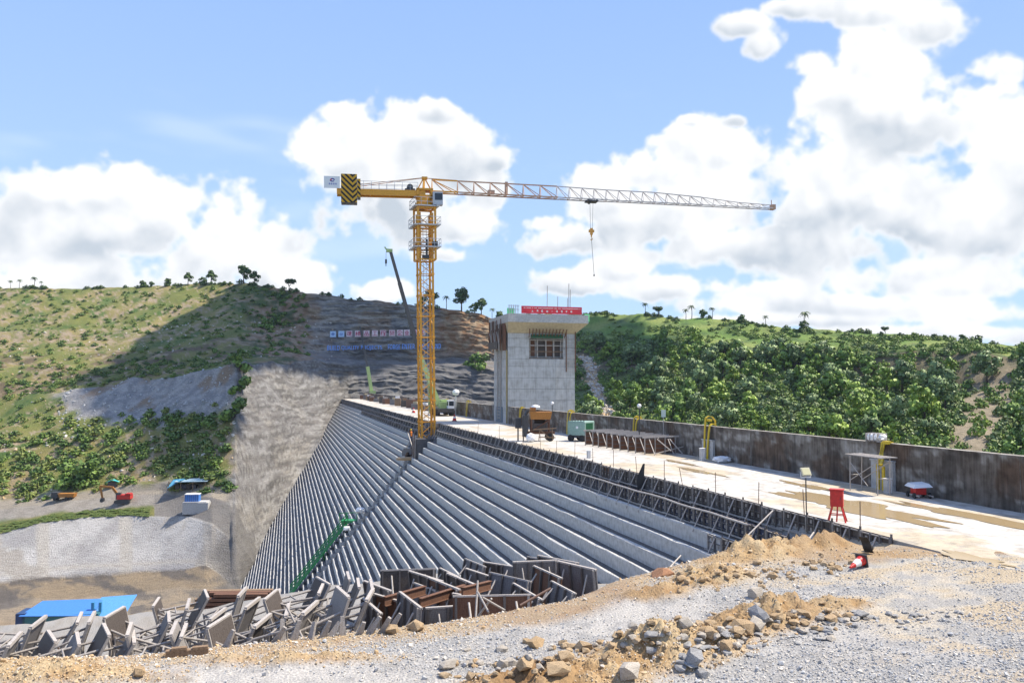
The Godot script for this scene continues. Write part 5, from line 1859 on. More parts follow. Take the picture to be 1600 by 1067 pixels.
	for s in [-0.5, 0.45]:
		mb.bar(Vector3(-1.1, 0.75, s), Vector3(1.4, 0.75, s), 0.14, 0.2)
		mb.bar(Vector3(-0.7, 0.8, s), Vector3(-0.7, 1.95, s), 0.12)
		mb.bar(Vector3(0.9, 0.8, s), Vector3(0.9, 1.95, s), 0.12)
		mb.bar(Vector3(-0.7, 0.9, s), Vector3(0.9, 1.9, s), 0.09)
	part("frame", mb, M.form_rust, o)
	mb = MB.new()
	mb.box(Vector3(0.05, 1.25, 0), Vector3(1.3, 0.7, 0.8))
	mb.tube(Vector3(-0.4, 1.75, -0.3), Vector3(0.6, 1.75, -0.3), 0.16, 10)
	part("engine", mb, M.form_face, o)
	mb = MB.new()
	mb.box(Vector3(-1.25, 1.35, 0.2), Vector3(0.5, 1.9, 0.6))
	mb.tube(Vector3(-1.25, 2.3, 0.2), Vector3(-1.0, 2.75, 0.2), 0.14, 8)
	mb.bar(Vector3(-1.45, 0.0, 0.5), Vector3(-1.35, 2.3, 0.5), 0.1)
	part("drill_mast", mb, M.steel, o)
	mb = MB.new()
	mb.box(Vector3(-1.85, 1.6, -0.4), Vector3(0.5, 0.95, 0.5))
	mb.bar(Vector3(-1.85, 0, -0.4), Vector3(-1.85, 1.2, -0.4), 0.12)
	part("control_cabinet", mb, M.dark, o)
	for s in [[-0.8, -0.55], [0.95, -0.55], [-0.8, 0.55], [0.95, 0.55]]:
		mb = MB.new()
		mb.tube(Vector3(s[0], 0.36, s[1] - 0.12), Vector3(s[0], 0.36, s[1] + 0.12), 0.36, 14)
		part("wheel", mb, M.tyre, o)
	mb = MB.new()
	mb.bar(Vector3(-0.6, 1.05, 0.85), Vector3(1.5, 1.18, 0.85), 0.09)
	mb.bar(Vector3(0.0, 1.08, 0.85), Vector3(0.85, 0.35, 0.9), 0.08)
	mb.bar(Vector3(0.0, 1.05, 0.9), Vector3(-0.1, 0.1, 0.95), 0.07)
	mb.bar(Vector3(1.1, 1.1, 0.9), Vector3(1.15, 0.1, 0.95), 0.07)
	mb.bar(Vector3(-0.1, 0.4, 0.9), Vector3(1.4, 0.35, 0.9), 0.08)
	part("guard_rail", mb, M.timber, o)
	# --- lamps behind the wall
	for e in [[863, 630, 82.0, "white round lamp on a pole behind the wall by the pump rig"], [999, 634, 62.0, "white round lamp on a pole behind the wall over the shutter frames"]]:
		var p := at(e[0], e[1], e[2])
		o = thing("pole_lamp", e[3], "lamp", Vector3(p.x, 0, p.z))
		mb = MB.new()
		mb.tube(Vector3(0, 0.5, 0), Vector3(0, p.y - 0.1, 0), 0.04, 6)
		part("pole", mb, M.steel, o)
		mb = MB.new()
		mb.lathe([Vector2(0.0, 0.16), Vector2(0.12, 0.12), Vector2(0.17, 0.0), Vector2(0.12, -0.12), Vector2(0.0, -0.16)], 12, Vector3(0, p.y, 0))
		part("globe", mb, M.white, o)
	var sp := at(1037, 646, 62.5)
	o = thing("notice_board", "small pale notice board standing above the parapet wall", "board", Vector3(sp.x, 0, sp.z), TURN)
	mb = MB.new()
	mb.box(Vector3(0, sp.y, 0), Vector3(0.36, 0.55, 0.03))
	part("panel", mb, mat(lin(0.40, 0.48, 0.45), 0.6), o)
	mb = MB.new()
	mb.bar(Vector3(0, 1.0, -0.04), Vector3(0, sp.y, -0.04), 0.05)
	part("post", mb, M.pole, o)
	# --- traffic cones and barriers near the mobile crane
	for e in [[710, 658, "red and white cone standing alone on the sunny far deck"], [646, 645, "red barrier by the lime mobile crane"]]:
		o = deck_thing("road_cone", e[2], "cone", e[0], e[1])
		mb = MB.new()
		mb.lathe([Vector2(0.30, 0.05), Vector2(0.05, 0.95), Vector2(0.0, 0.96)], 14)
		part("body", mb, M.red, o)
		mb = MB.new()
		mb.lathe([Vector2(0.215, 0.42), Vector2(0.15, 0.65)], 14)
		part("white_band", mb, M.white, o)
		mb = MB.new()
		mb.box(Vector3(0, 0.03, 0), Vector3(0.7, 0.06, 0.7))
		part("foot", mb, M.dark, o)
	# --- stacked material along the far wall
	for k in 16:
		var u := 150.0 + k * 10.0
		o = thing("material_stack", "low dark stack of material along the far wall, %s from the tower" % nth(k + 1), "stack", dam(u, 26.3 + r.randf_range(-0.8, 0.4), 0.0), TURN + r.randf_range(-0.3, 0.3), "stacks along the far wall")
		mb = MB.new()
		var hh := r.randf_range(0.8, 2.0)
		mb.box(Vector3(0, hh * 0.5, 0), Vector3(1.4, hh, r.randf_range(2.0, 5.0)))
		part("bundle", mb, [M.form_face, M.timber, M.form_grey, M.form_rust][k % 4], o)
		mb = MB.new()
		mb.box(Vector3(r.randf_range(-0.3, 0.3), hh + 0.25, r.randf_range(-0.6, 0.6)), Vector3(0.9, 0.5, 1.3), Basis(Vector3.UP, r.randf_range(-0.4, 0.4)))
		part("cover", mb, [M.timber, M.bag, M.soffit, M.form_edge][k % 4], o)
	# --- scaffold tubes that lean on the near end of the forms
	var tubes: Array = [[1208, 798, 0.0, 1112, 893, -1.9], [1219, 841, -0.8, 1140, 892, -1.6], [1243, 846, -0.6, 1196, 880, -0.9], [1180, 850, -1.0, 1132, 886, -1.7], [1064, 868, -2.2, 1036, 898, -2.6], [1272, 832, -0.3, 1240, 876, -0.5], [1160, 855, -1.1, 1215, 864, -1.0], [1112, 866, -1.5, 1142, 882, -1.4]]
	var tl := ["long pale scaffold tube leaning from the crest forms down to the rubble", "pale scaffold tube leaning on the blue panel", "short grey tube propped before the blue panel", "rusty tube lying across the leaning tubes", "thin tube leaning on the end of the third step", "grey tube propping the upper forms near the cabinet", "pinkish tube lying level above the rubble", "thin tube across the short end forms"]
	for k in tubes.size():
		var e: Array = tubes[k]
		mb = MB.new()
		var a := on_level(e[0], e[1], e[2])
		var b := on_level(e[3], e[4], e[5])
		mb.tube(a, b, 0.032, 8)
		tag(put("scaffold_tube", mb.mesh(), M.pole_rust if k in [3, 6] else M.pole), tl[k], "tube", "loose scaffold tubes")
	# --- green conveyor down the joint
	var ga := dam(112.0, 8.0, -13.1)
	var gb := dam(112.0, 0.7, -22.2)
	o = thing("conveyor", "green steel conveyor gantry lying down the dam's joint", "conveyor", Vector3.ZERO)
	mb = MB.new()
	var side := dam(0.8, 0, 0)
	for s in [-1.0, 1.0]:
		mb.bar(ga + side * s, gb + side * s, 0.22)
		mb.bar(ga + side * s + Vector3(0, 0.9, 0), gb + side * s + Vector3(0, 0.9, 0), 0.13)
		for k in 12:
			mb.bar((ga + side * s).lerp(gb + side * s, k / 12.0), (ga + side * s).lerp(gb + side * s, k / 12.0) + Vector3(0, 0.9, 0), 0.09)
			mb.bar((ga + side * s).lerp(gb + side * s, k / 12.0), (ga + side * s).lerp(gb + side * s, (k + 1) / 12.0) + Vector3(0, 0.9, 0), 0.07)
	part("truss", mb, M.green, o)
	mb = MB.new()
	mb.bar(ga + Vector3(0, 0.1, 0), gb + Vector3(0, 0.1, 0), 1.5, 0.10)
	part("belt", mb, mat(lin(0.02, 0.20, 0.07), 0.6, T.rust, 1.0), o)
	mb = MB.new()
	mb.box(ga + Vector3(0.4, 0.1, 0), Vector3(2.2, 0.25, 1.6))
	for x in [-0.9, 1.4]: mb.bar(ga + Vector3(x, 0.1, 0.7), ga + Vector3(x, 1.2, 0.7), 0.09)
	mb.bar(ga + Vector3(-0.9, 1.2, 0.7), ga + Vector3(1.4, 1.3, 0.7), 0.09)
	part("head_platform", mb, M.green, o)
	mb = MB.new()
	var gm := ga.lerp(gb, 0.42)
	mb.bar(gm, gm + Vector3(0.7, -5.4, 0.5), 0.22)
	mb.bar(gm + Vector3(0.3, 0, -0.6), gm + Vector3(1.0, -5.4, -0.2), 0.16)
	part("leg", mb, M.green, o)
	var wb := put("sack", bag_mesh(r, Vector3(0.5, 0.35, 0.4)).mesh(), M.bag)
	tag(wb, "white sack on the steps beside the conveyor head", "sack")
	wb.position = dam(111.0, 7.9, -14.2)
	wb = put("sack", bag_mesh(r, Vector3(0.6, 0.4, 0.5)).mesh(), M.bag)
	tag(wb, "pale sack on the steps above the conveyor", "sack")
	wb.position = dam(107.5, 9.3, -11.4)
	var ts := thing("tarpaulin", "crumpled orange tarpaulin on the steps below the crane", "tarpaulin", dam(106.0, 14.9, -4.7), 0.4)
	part("sheet", bag_mesh(r, Vector3(1.3, 0.25, 0.45)), mat(lin(0.55, 0.38, 0.22), 0.8), ts)
	# scaffold clutter at the head of the joint
	o = thing("joint_scaffold", "dark tangle of scaffold and boards at the crane's foot", "scaffold", dam(108.0, 16.6, -3.4), TURN)
	for k in 9:
		mb = MB.new()
		mb.bar(Vector3(r.randf_range(-1.5, 1.6), r.randf_range(-1.5, 0.0), r.randf_range(-3.0, 1.8)), Vector3(r.randf_range(-1.5, 1.6), r.randf_range(0.5, 2.6), r.randf_range(-3.0, 1.8)), 0.09)
		part("post", mb, M.pole if k % 3 == 0 else M.form_face, o)
	for k in 6:
		mb = MB.new()
		mb.box(Vector3(r.randf_range(-1.4, 1.2), r.randf_range(-1.2, 1.6), r.randf_range(-3.0, 1.0)), Vector3(1.6, 0.8, 0.07), Basis(Vector3.UP, r.randf_range(-1.6, 1.6)))
		part("board", mb, [M.form_face, M.form_rust, M.form_grey][k % 3], o)

# ------------------------------------------------------------------ near ground: stones, forms in the yard
func ground_hit(px: float, py: float) -> Vector3:
	var d := at(px, py, 1.0) - Vector3(0, EYE, 0)
	var s := 8.0
	while s < 150.0:
		var p := Vector3(0, EYE, 0) + d * s
		if p.y < ground_y(p.x, p.z): return Vector3(p.x, ground_y(p.x, p.z), p.z)
		s += 0.06 + s * 0.002
	return Vector3(0, EYE, 0) + d * 60.0

func stone_mesh(seed_: int, count: int) -> ArrayMesh:
	# hull of random points: an angular broken stone
	var r := RandomNumberGenerator.new()
	r.seed = seed_
	var p: Array = []
	while p.size() < count:
		var e := Vector3(r.randfn(), r.randfn(), r.randfn()).normalized() * r.randf_range(0.8, 1.12)
		e = Vector3(clampf(e.x, -0.85, 0.85), clampf(e.y, -0.7, 0.75), clampf(e.z, -0.85, 0.85)) + Vector3(r.randf(), r.randf(), r.randf()) * 0.02
		var ok := true
		for q in p:
			if (q as Vector3).distance_to(e) < 0.42: ok = false
		if ok or r.randf() < 0.02: p.append(e)
	var mb := MB.new()
	mb.colored = true
	for i in count:
		for j in range(i + 1, count):
			for k in range(j + 1, count):
				var n: Vector3 = (p[j] - p[i]).cross(p[k] - p[i])
				if n.length() < 1e-6: continue
				var s := 0.0
				var good := true
				for q in count:
					if q == i or q == j or q == k: continue
					var d: float = n.dot(p[q] - p[i])
					if s == 0.0: s = signf(d)
					elif signf(d) != s:
						good = false
						break
				if good:
					var t := r.randf_range(0.88, 1.08)
					mb.col = Color(t, t, t)
					n = -n.normalized() * s
					mb.tri_n(p[i], p[j], p[k], n, n, n)
	return mb.mesh()

var stones: Array = []

func stone_color(r: RandomNumberGenerator, kind: int) -> Color:
	match kind:
		0: return Color(0.46, 0.31, 0.16).lerp(Color(0.56, 0.44, 0.29), r.randf())
		1: return Color(0.30, 0.31, 0.33).lerp(Color(0.50, 0.50, 0.49), r.randf())
		2: return Color(0.50, 0.46, 0.40).lerp(Color(0.60, 0.56, 0.50), r.randf())
	return Color(0.42, 0.22, 0.12)

func rock(px: float, py: float, size: Vector3, kind: int, label: String, group: String, r: RandomNumberGenerator):
	var p := ground_hit(px, py)
	var o := put("rock", stones[r.randi() % stones.size()], stone_mat(kind, r))
	o.transform = Transform3D(Basis(Vector3.UP, r.randf() * TAU) * Basis(Vector3(1, 0, 0), r.randf_range(-0.35, 0.35)) * Basis.from_scale(size), p + Vector3(0, size.y * 0.35, 0))
	tag(o, label, "rock", group)
	return o

var stone_mats := {}
func stone_mat(kind: int, r: RandomNumberGenerator) -> Material:
	var key := "%d_%d" % [kind, r.randi() % 5]
	if not stone_mats.has(key):
		var c := stone_color(r, kind)
		stone_mats[key] = tinted(mat(c.linear_to_srgb(), 0.9, T.rock, 0.8, T.bump, 1.0))
	return stone_mats[key]

func make_stones():
	var r := RandomNumberGenerator.new()
	r.seed = 101
	for k in 8: stones.append(stone_mesh(200 + k, 15))
	# boulders that stand out
	rock(1035, 900, Vector3(0.50, 0.22, 0.32), 3, "big flat reddish boulder lying below the end of the steps", "", r)
	rock(975, 902, Vector3(0.30, 0.18, 0.22), 2, "pale boulder beside the reddish one below the steps", "", r)
	rock(1180, 934, Vector3(0.30, 0.20, 0.16), 2, "white angular block standing on gravel between the spoil heaps", "", r)
	rock(1186, 972, Vector3(0.20, 0.24, 0.34), 1, "long grey slab leaning on the orange spoil", "", r)
	rock(1160, 990, Vector3(0.24, 0.22, 0.30), 0, "big brown block at the end of the spoil heap", "", r)
	rock(1085, 1042, Vector3(0.22, 0.26, 0.2), 1, "dark grey block upright at the bottom edge of the rubble", "", r)
	rock(985, 1062, Vector3(0.28, 0.2, 0.2), 2, "white rounded stone at the bottom of the picture", "", r)
	rock(1345, 962, Vector3(0.32, 0.12, 0.2), 1, "flat dark slate slab at the right tail of the rubble", "", r)
	rock(1325, 968, Vector3(0.16, 0.1, 0.12), 0, "small orange stone on the slate slabs", "", r)
	rock(820, 1045, Vector3(0.24, 0.2, 0.18), 0, "pale orange block in the front spoil heap", "", r)
	rock(650, 985, Vector3(0.28, 0.18, 0.2), 0, "orange boulder at the foot of the yard forms", "", r)
	rock(612, 990, Vector3(0.26, 0.16, 0.2), 0, "brown boulder next to the orange one by the yard forms", "", r)
	rock(840, 925, Vector3(0.3, 0.2, 0.22), 2, "cream boulder among the rusty forms", "", r)
	rock(215, 1058, Vector3(0.16, 0.12, 0.12), 0, "lone orange stone on the dusty verge", "", r)
	for k in 170:
		var t := r.randf()
		var px := lerpf(700.0, 1300.0, t) + r.randfn() * 25.0
		var py := lerpf(1052.0, 962.0, t) + r.randfn() * 13.0
		var s := r.randf_range(0.04, 0.12) * (1.0 if r.randf() > 0.12 else 1.7)
		rock(px, minf(py, 1066.0), Vector3(s * r.randf_range(0.9, 1.6), s * r.randf_range(0.5, 0.9), s), 0 if r.randf() < 0.75 else 2, "orange stone in the spoil heap across the foreground", "orange stones in the spoil heap", r)
	for k in 120:
		var t := r.randf()
		var px := lerpf(1030.0, 1490.0, t) + r.randfn() * 18.0
		var py := lerpf(1050.0, 958.0, sqrt(t)) + r.randfn() * (16.0 - 11.0 * t)
		var s := r.randf_range(0.05, 0.16) * (1.0 - 0.4 * t)
		rock(px, minf(py, 1066.0), Vector3(s * r.randf_range(1.0, 1.7), s * r.randf_range(0.35, 0.7), s), 1 if r.randf() < 0.8 else 2, "grey slate fragment in the rubble tail beside the spoil heap", "grey slate fragments", r)
	for k in 85:
		var px := r.randf_range(1060.0, 1335.0)
		var s := 0.035 + 0.10 * pow(r.randf(), 2.0)
		rock(px, lerpf(912.0, 882.0, (px - 1060.0) / 270.0) + r.randfn() * 9.0, Vector3(s * 1.3, s * 0.8, s), 0, "brown clod in the spoil heap below the crest formwork", "clods in the far spoil heap", r)
	# loose gravel
	var peb := stone_mesh(300, 9)
	var xf: Array = []
	var cs: Array = []
	var tries := 0
	while xf.size() < 90000 and tries < 400000:
		tries += 1
		var z := 11.5 + 17.0 * pow(r.randf(), 1.4)
		var x := r.randf_range(-0.68, 0.70) * z
		var u := -sin(TURN) * x + cos(TURN) * z
		var v := cos(TURN) * x + sin(TURN) * z
		if v > 18.6 and u > 21.0: continue
		var s := u - crest_line(v)
		if s > 9.0: continue
		var hp := heap_at(x, -z)
		var n := wob.get_noise_3d(x * 8.0, 5.0, -z * 8.0)
		var dens := clampf(0.75 - n * 1.4 - (0.045 * maxf(0.0, v - 13.0)), 0.05, 1.0)
		if r.randf() > dens: continue
		var sz := 0.012 + 0.022 * pow(r.randf(), 3.0)
		if r.randf() < 0.04: sz *= 2.2
		var b := Basis(Vector3(r.randfn(), r.randfn(), r.randfn()).normalized(), r.randf() * TAU) * Basis.from_scale(Vector3(sz * 1.3, sz, sz * 0.85))
		xf.append(Transform3D(b, Vector3(x, ground_y(x, -z) + sz * 0.3, -z)))
		if hp > 0.08 or (s > -1.0 and s < 1.0 and r.randf() < 0.6): cs.append(stone_color(r, 0 if r.randf() < 0.8 else 2))
		else: cs.append(stone_color(r, 1 if r.randf() < 0.55 else 2))
	scatter("gravel", peb, M.pebble, xf, cs, "loose grey gravel covering the foreground ground", "gravel")

# formwork set down in the yard; local x is the side the sheet faces
func yard_form(label: String, face: Material, h: float, w: float) -> Node3D:
	var o := thing("climbing_form", label, "formwork", Vector3.ZERO, 0.0, "climbing forms in the yard")
	var prof := [Vector2(0.10, 0.0), Vector2(0.0, h * 0.52), Vector2(-0.34, h)]
	for k in 2:
		var a: Vector2 = prof[k]
		var b: Vector2 = prof[k + 1]
		var mb := MB.new()
		mb.hexa([Vector3(a.x - 0.03, a.y, -w * 0.5), Vector3(a.x + 0.03, a.y, -w * 0.5), Vector3(a.x + 0.03, a.y, w * 0.5), Vector3(a.x - 0.03, a.y, w * 0.5), Vector3(b.x - 0.03, b.y, -w * 0.5), Vector3(b.x + 0.03, b.y, -w * 0.5), Vector3(b.x + 0.03, b.y, w * 0.5), Vector3(b.x - 0.03, b.y, w * 0.5)])
		part("sheet", mb, face, o)
		for s in [-1.0, 1.0]:
			mb = MB.new()
			mb.bar(Vector3(a.x - 0.02, a.y, s * w * 0.5), Vector3(b.x - 0.02, b.y, s * w * 0.5), 0.11, 0.07, Vector3(1, 0, 0))
			part("edge_rail", mb, M.form_edge, o)
	var mb2 := MB.new()
	mb2.bar(Vector3(-0.36, h, -w * 0.5), Vector3(-0.36, h, w * 0.5), 0.09)
	part("top_rail", mb2, M.pole, o)
	for s in [-1.0, 1.0]:
		for e in [[Vector3(-0.2, h * 0.8, s * w * 0.36), Vector3(1.05, h * 0.62, s * w * 0.36)], [Vector3(0.0, h * 0.5, s * w * 0.36), Vector3(1.05, h * 0.36, s * w * 0.36)], [Vector3(0.06, h * 0.15, s * w * 0.36), Vector3(1.0, h * 0.06, s * w * 0.36)], [Vector3(1.05, h * 0.66, s * w * 0.36), Vector3(1.0, 0.0, s * w * 0.36)], [Vector3(0.03, h * 0.3, s * w * 0.36), Vector3(1.05, h * 0.62, s * w * 0.36)]]:
			mb2 = MB.new()
			mb2.tube(e[0], e[1], 0.034, 6)
			part("strut", mb2, M.form_edge, o)
	for e in [[Vector3(1.05, h * 0.62, -w * 0.4), Vector3(1.05, h * 0.36, w * 0.4)], [Vector3(0.55, h * 0.7, -w * 0.36), Vector3(0.55, h * 0.7, w * 0.36)]]:
		mb2 = MB.new()
		mb2.tube(e[0], e[1], 0.028, 6)
		part("cross_tube", mb2, M.form_edge, o)
	return o

func flat_form(label: String, face: Material, l: float, h: float) -> Node3D:
	# a low shutter on edge: local x along its length
	var o := thing("edge_form", label, "formwork", Vector3.ZERO, 0.0, "low shutters below the steps")
	var mb := MB.new()
	mb.box(Vector3(0, h * 0.5, 0), Vector3(l, h, 0.035))
	part("sheet", mb, face, o)
	mb = MB.new()
	mb.bar(Vector3(-l * 0.5, h, 0), Vector3(l * 0.5, h, 0), 0.08, 0.05)
	part("top_rail", mb, M.pole, o)
	for k in 4:
		mb = MB.new()
		var x := -l * 0.46 + l * 0.92 * k / 3.0
		mb.box(Vector3(x, h * 0.5, 0.06), Vector3(0.06, h, 0.08))
		part("rib", mb, M.form_edge if k == 3 else M.form_rib, o)
	for k in 2:
		mb = MB.new()
		mb.tube(Vector3(-l * 0.3 + k * l * 0.6, h * 0.85, 0.08), Vector3(-l * 0.25 + k * l * 0.6, 0.0, 0.75), 0.03, 6)
		part("strut", mb, M.pole, o)
	return o

func make_yard():
	var r := RandomNumberGenerator.new()
	r.seed = 55
	var protos: Array = []
	# [x, y of the foot, distance, height, turn]
	var list: Array = []
	var px := -25.0
	while px < 600.0:
		list.append([px + r.randf_range(-6, 6), 21.0 + r.randf_range(-0.5, 0.6) + px * 0.002, r.randf_range(0.92, 1.08)])
		px += r.randf_range(36, 48)
	px = -5.0
	while px < 590.0:
		list.append([px + r.randf_range(-8, 8), 24.2 + r.randf_range(-0.6, 0.8) + px * 0.002, r.randf_range(0.95, 1.12)])
		px += r.randf_range(42, 58)
	px = 250.0
	while px < 560.0:
		list.append([px + r.randf_range(-8, 8), 28.0 + r.randf_range(-0.6, 1.0), r.randf_range(0.9, 1.15)])
		px += r.randf_range(50, 70)
	list.sort_custom(func(a, b): return a[0] < b[0])
	var count := {"front": 0, "middle": 0, "back": 0}
	for i in list.size():
		var e: Array = list[i]
		var x: float = (e[0] - 800.0) / FOCAL * e[1]
		var p := Vector3(x, ground_y(x, -e[1]) - 0.05, -e[1])
		var row := "front" if e[1] < 22.9 else ("middle" if e[1] < 27.0 else "back")
		count[row] += 1
		var lab := "climbing form with tube braces in the yard's %s row, %s from the left" % [row, nth(count[row])]
		var kind := i % 3
		var o: Node3D
		var turn: float = PI + 0.55 + r.randf_range(-0.4, 0.35) - 0.0006 * e[0]
		if r.randf() < 0.22: turn += PI * 0.92
		if protos.size() <= kind:
			protos.append(yard_form(lab, [M.form_grey, M.form_face, M.form_dull][kind], 1.75, 1.25))
			o = protos[kind]
			o.position = p
			o.rotation.y = turn
		else:
			o = copy_of(protos[kind], "climbing_form", lab, p, turn, Vector3(1, e[2], 1))
		o.rotate_object_local(Vector3(0, 0, 1), r.randf_range(-0.14, 0.14))
	# low shutters, spread below the steps
	var fp: Array = []
	var fl: Array = [[640, 905, 0.2], [672, 915, 0.25], [700, 898, 0.2], [735, 890, 0.1], [760, 905, 0.2], [790, 888, 0.15], [812, 900, 0.3], [660, 940, 0.1], [695, 945, 0.2], [730, 935, 0.25], [752, 955, 0.1], [790, 938, 0.2], [815, 952, 0.3], [850, 935, 0.15], [870, 955, 0.2], [835, 915, 0.3], [620, 955, 0.2], [770, 975, 0.25], [870, 905, 0.1], [905, 935, 0.2], [600, 920, 0.3], [585, 965, 0.2], [640, 975, 0.15], [715, 968, 0.2], [845, 890, 0.15], [895, 912, 0.2]]
	fl.sort_custom(func(a, b): return a[0] < b[0])
	for i in fl.size():
		var e: Array = fl[i]
		var dd := lerpf(34.0, 23.5, clampf((e[1] - 885.0) / 85.0, 0, 1))
		var gx: float = (e[0] - 800.0) / FOCAL * dd
		var p := Vector3(gx, ground_y(gx, -dd) + 0.12, -dd)
		var lab := "low dark shutter on edge below the steps, %s from the conveyor side" % nth(i + 1)
		var turn: float = -0.95 + r.randf_range(-0.35, 0.35)
		if i % 5 == 4: turn = 0.25 + r.randf_range(-0.2, 0.2)
		var o: Node3D
		if fp.size() < 3:
			fp.append(flat_form(lab, [M.form_face, M.form_grey, M.form_rust][fp.size()], 1.9, 1.15))
			o = fp[-1]
			o.position = p
			o.rotation.y = turn
		else:
			o = copy_of(fp[i % 2 if i % 7 else 2], "edge_form", lab, p, turn, Vector3(r.randf_range(0.75, 1.2), r.randf_range(0.8, 1.2), 1))
		o.rotate_object_local(Vector3(1, 0, 0), r.randf_range(-0.25, 0.2))
	# rusty channels laid across them
	var cl := ["rusty steel channel lying across the forms, nearest the conveyor", "rusty steel channel lying in the middle of the low shutters", "short rusty steel channel nearest the bare steps"]
	var k2 := 0
	for e in [[600, 940, 664, 922, 0.75], [656, 942, 726, 920, 0.8], [722, 925, 766, 914, 0.85]]:
		var mb := MB.new()
		var a := at(e[0], e[1], 25.0)
		var b := at(e[2], e[3], 26.5)
		mb.bar(a, b, 0.05, 0.26)
		mb.bar(a + Vector3(0, 0.13, 0), b + Vector3(0, 0.13, 0), 0.14, 0.02)
		mb.bar(a - Vector3(0, 0.13, 0), b - Vector3(0, 0.13, 0), 0.14, 0.02)
		tag(put("steel_channel", mb.mesh(), M.form_rust), cl[k2], "beam", "rusty channels")
		k2 += 1
	# loose tubes strewn between the forms
	for k in 46:
		var q := ground_hit(r.randf_range(60, 900), r.randf_range(985, 1010))
		var ux := r.randf_range(0, 860)
		var dd := r.randf_range(20.5, 27.0)
		var x := (ux - 800.0) / FOCAL * dd
		q = Vector3(x, ground_y(x, -dd), -dd)
		var mb := MB.new()
		var dir := Vector3(r.randfn(), r.randf_range(0.1, 0.9), r.randfn()).normalized() * r.randf_range(0.6, 1.5)
		mb.tube(q + Vector3(0, 0.1, 0), q + dir + Vector3(0, 0.1, 0), 0.03, 6)
		tag(put("brace_tube", mb.mesh(), M.form_edge if k % 4 else M.pole_rust), "loose brace tube strewn among the yard forms", "tube", "loose brace tubes in the yard")
	# stub posts along the verge
	for k in 22:
		var pxx := 215.0 + k * 19.0 + r.randf_range(-7, 7)
		var p := ground_hit(pxx, lerpf(1022.0, 985.0, k / 22.0))
		var mb := MB.new()
		var hh := r.randf_range(0.3, 0.5)
		mb.hexa([Vector3(-0.09, -0.1, -0.03), Vector3(0.09, -0.1, -0.03), Vector3(0.09, -0.1, 0.03), Vector3(-0.09, -0.1, 0.03), Vector3(-0.02, hh, -0.03), Vector3(0.06, hh, -0.03), Vector3(0.06, hh, 0.03), Vector3(-0.02, hh, 0.03)])
		var o := put("form_bracket", mb.mesh(), M.form_edge)
		tag(o, "short tapered steel bracket along the verge, %s from the left" % nth(k + 1), "bracket", "brackets along the verge")
		o.position = p
		o.rotation = Vector3(r.randf_range(-0.3, 0.3), r.randf_range(-0.6, 0.6), r.randf_range(-0.6, 0.1))
	# brown timber and rebar stack at the dam's toe
	var st := thing("timber_stack", "long brown stack of timber and mesh at the dam's toe", "stack", at(372, 926, 46.0) - Vector3(0, 0.9, 0), 0.18)
	for k in 12:
		var mb := MB.new()
		var yy := 0.15 + 0.22 * (k / 3)
		mb.bar(Vector3(-2.6 + 0.25 * (k % 3) + 0.08 * k, yy + 0.1, -0.5 + (k % 3) * 0.45), Vector3(2.7 - 0.1 * k, yy, -0.5 + (k % 3) * 0.45), 0.36, 0.16)
		part("beam", mb, M.form_rust if k % 3 else M.timber, st)
	# wooden boards on the verge
	for e in [[275, 1027, "brown squared timber lying on the dusty verge"], [308, 1024, "weathered timber offcut at the foot of the forms"]]:
		var p := ground_hit(e[0], e[1])
		var mb := MB.new()
		mb.box(Vector3(0, 0.07, 0), Vector3(0.42, 0.13, 0.14))
		mb.box(Vector3(0.05, 0.16, 0.02), Vector3(0.3, 0.05, 0.12))
		var o := put("timber_offcut", mb.mesh(), M.timber)
		tag(o, e[2], "timber")
		o.position = p
		o.rotation.y = 0.3

# ------------------------------------------------------------------ vegetation
func leaf_quad(mb: MB, p: Vector3, nrm: Vector3, out: Vector3, s: float, r: RandomNumberGenerator, c: Color):
	var t := nrm.cross(Vector3(r.randfn(), r.randfn(), r.randfn())).normalized()
	var b := nrm.cross(t)
	var q := (nrm * 0.35 + out).normalized()
	mb.col = c
	mb.tri_n(p - t * s, p + b * s * 0.7, p + t * s, q, q, q)
	mb.tri_n(p - t * s, p + t * s, p - b * s * 0.7, q, q, q)

func crown(r: RandomNumberGenerator, clumps: Array, per: int, leaf: float, dark: Color, light: Color) -> MB:
	var mb := MB.new()
	mb.colored = true
	for c in clumps:
		var ce: Vector3 = c[0]
		var ra: float = c[1]
		var tone := r.randf()
		for k in int(per * ra * ra):
			var e := Vector3(r.randfn(), r.randfn() * 0.9 + 0.25, r.randfn()).normalized()
			var p := ce + e * ra * r.randf_range(0.62, 1.08) * Vector3(1, 0.8, 1)
			leaf_quad(mb, p, (e + Vector3(r.randfn(), r.randfn(), r.randfn()) * 0.55).normalized(), e, leaf * r.randf_range(0.6, 1.3), r, dark.lerp(light, clampf(tone * 0.6 + r.randf() * 0.5, 0, 1)))
	return mb

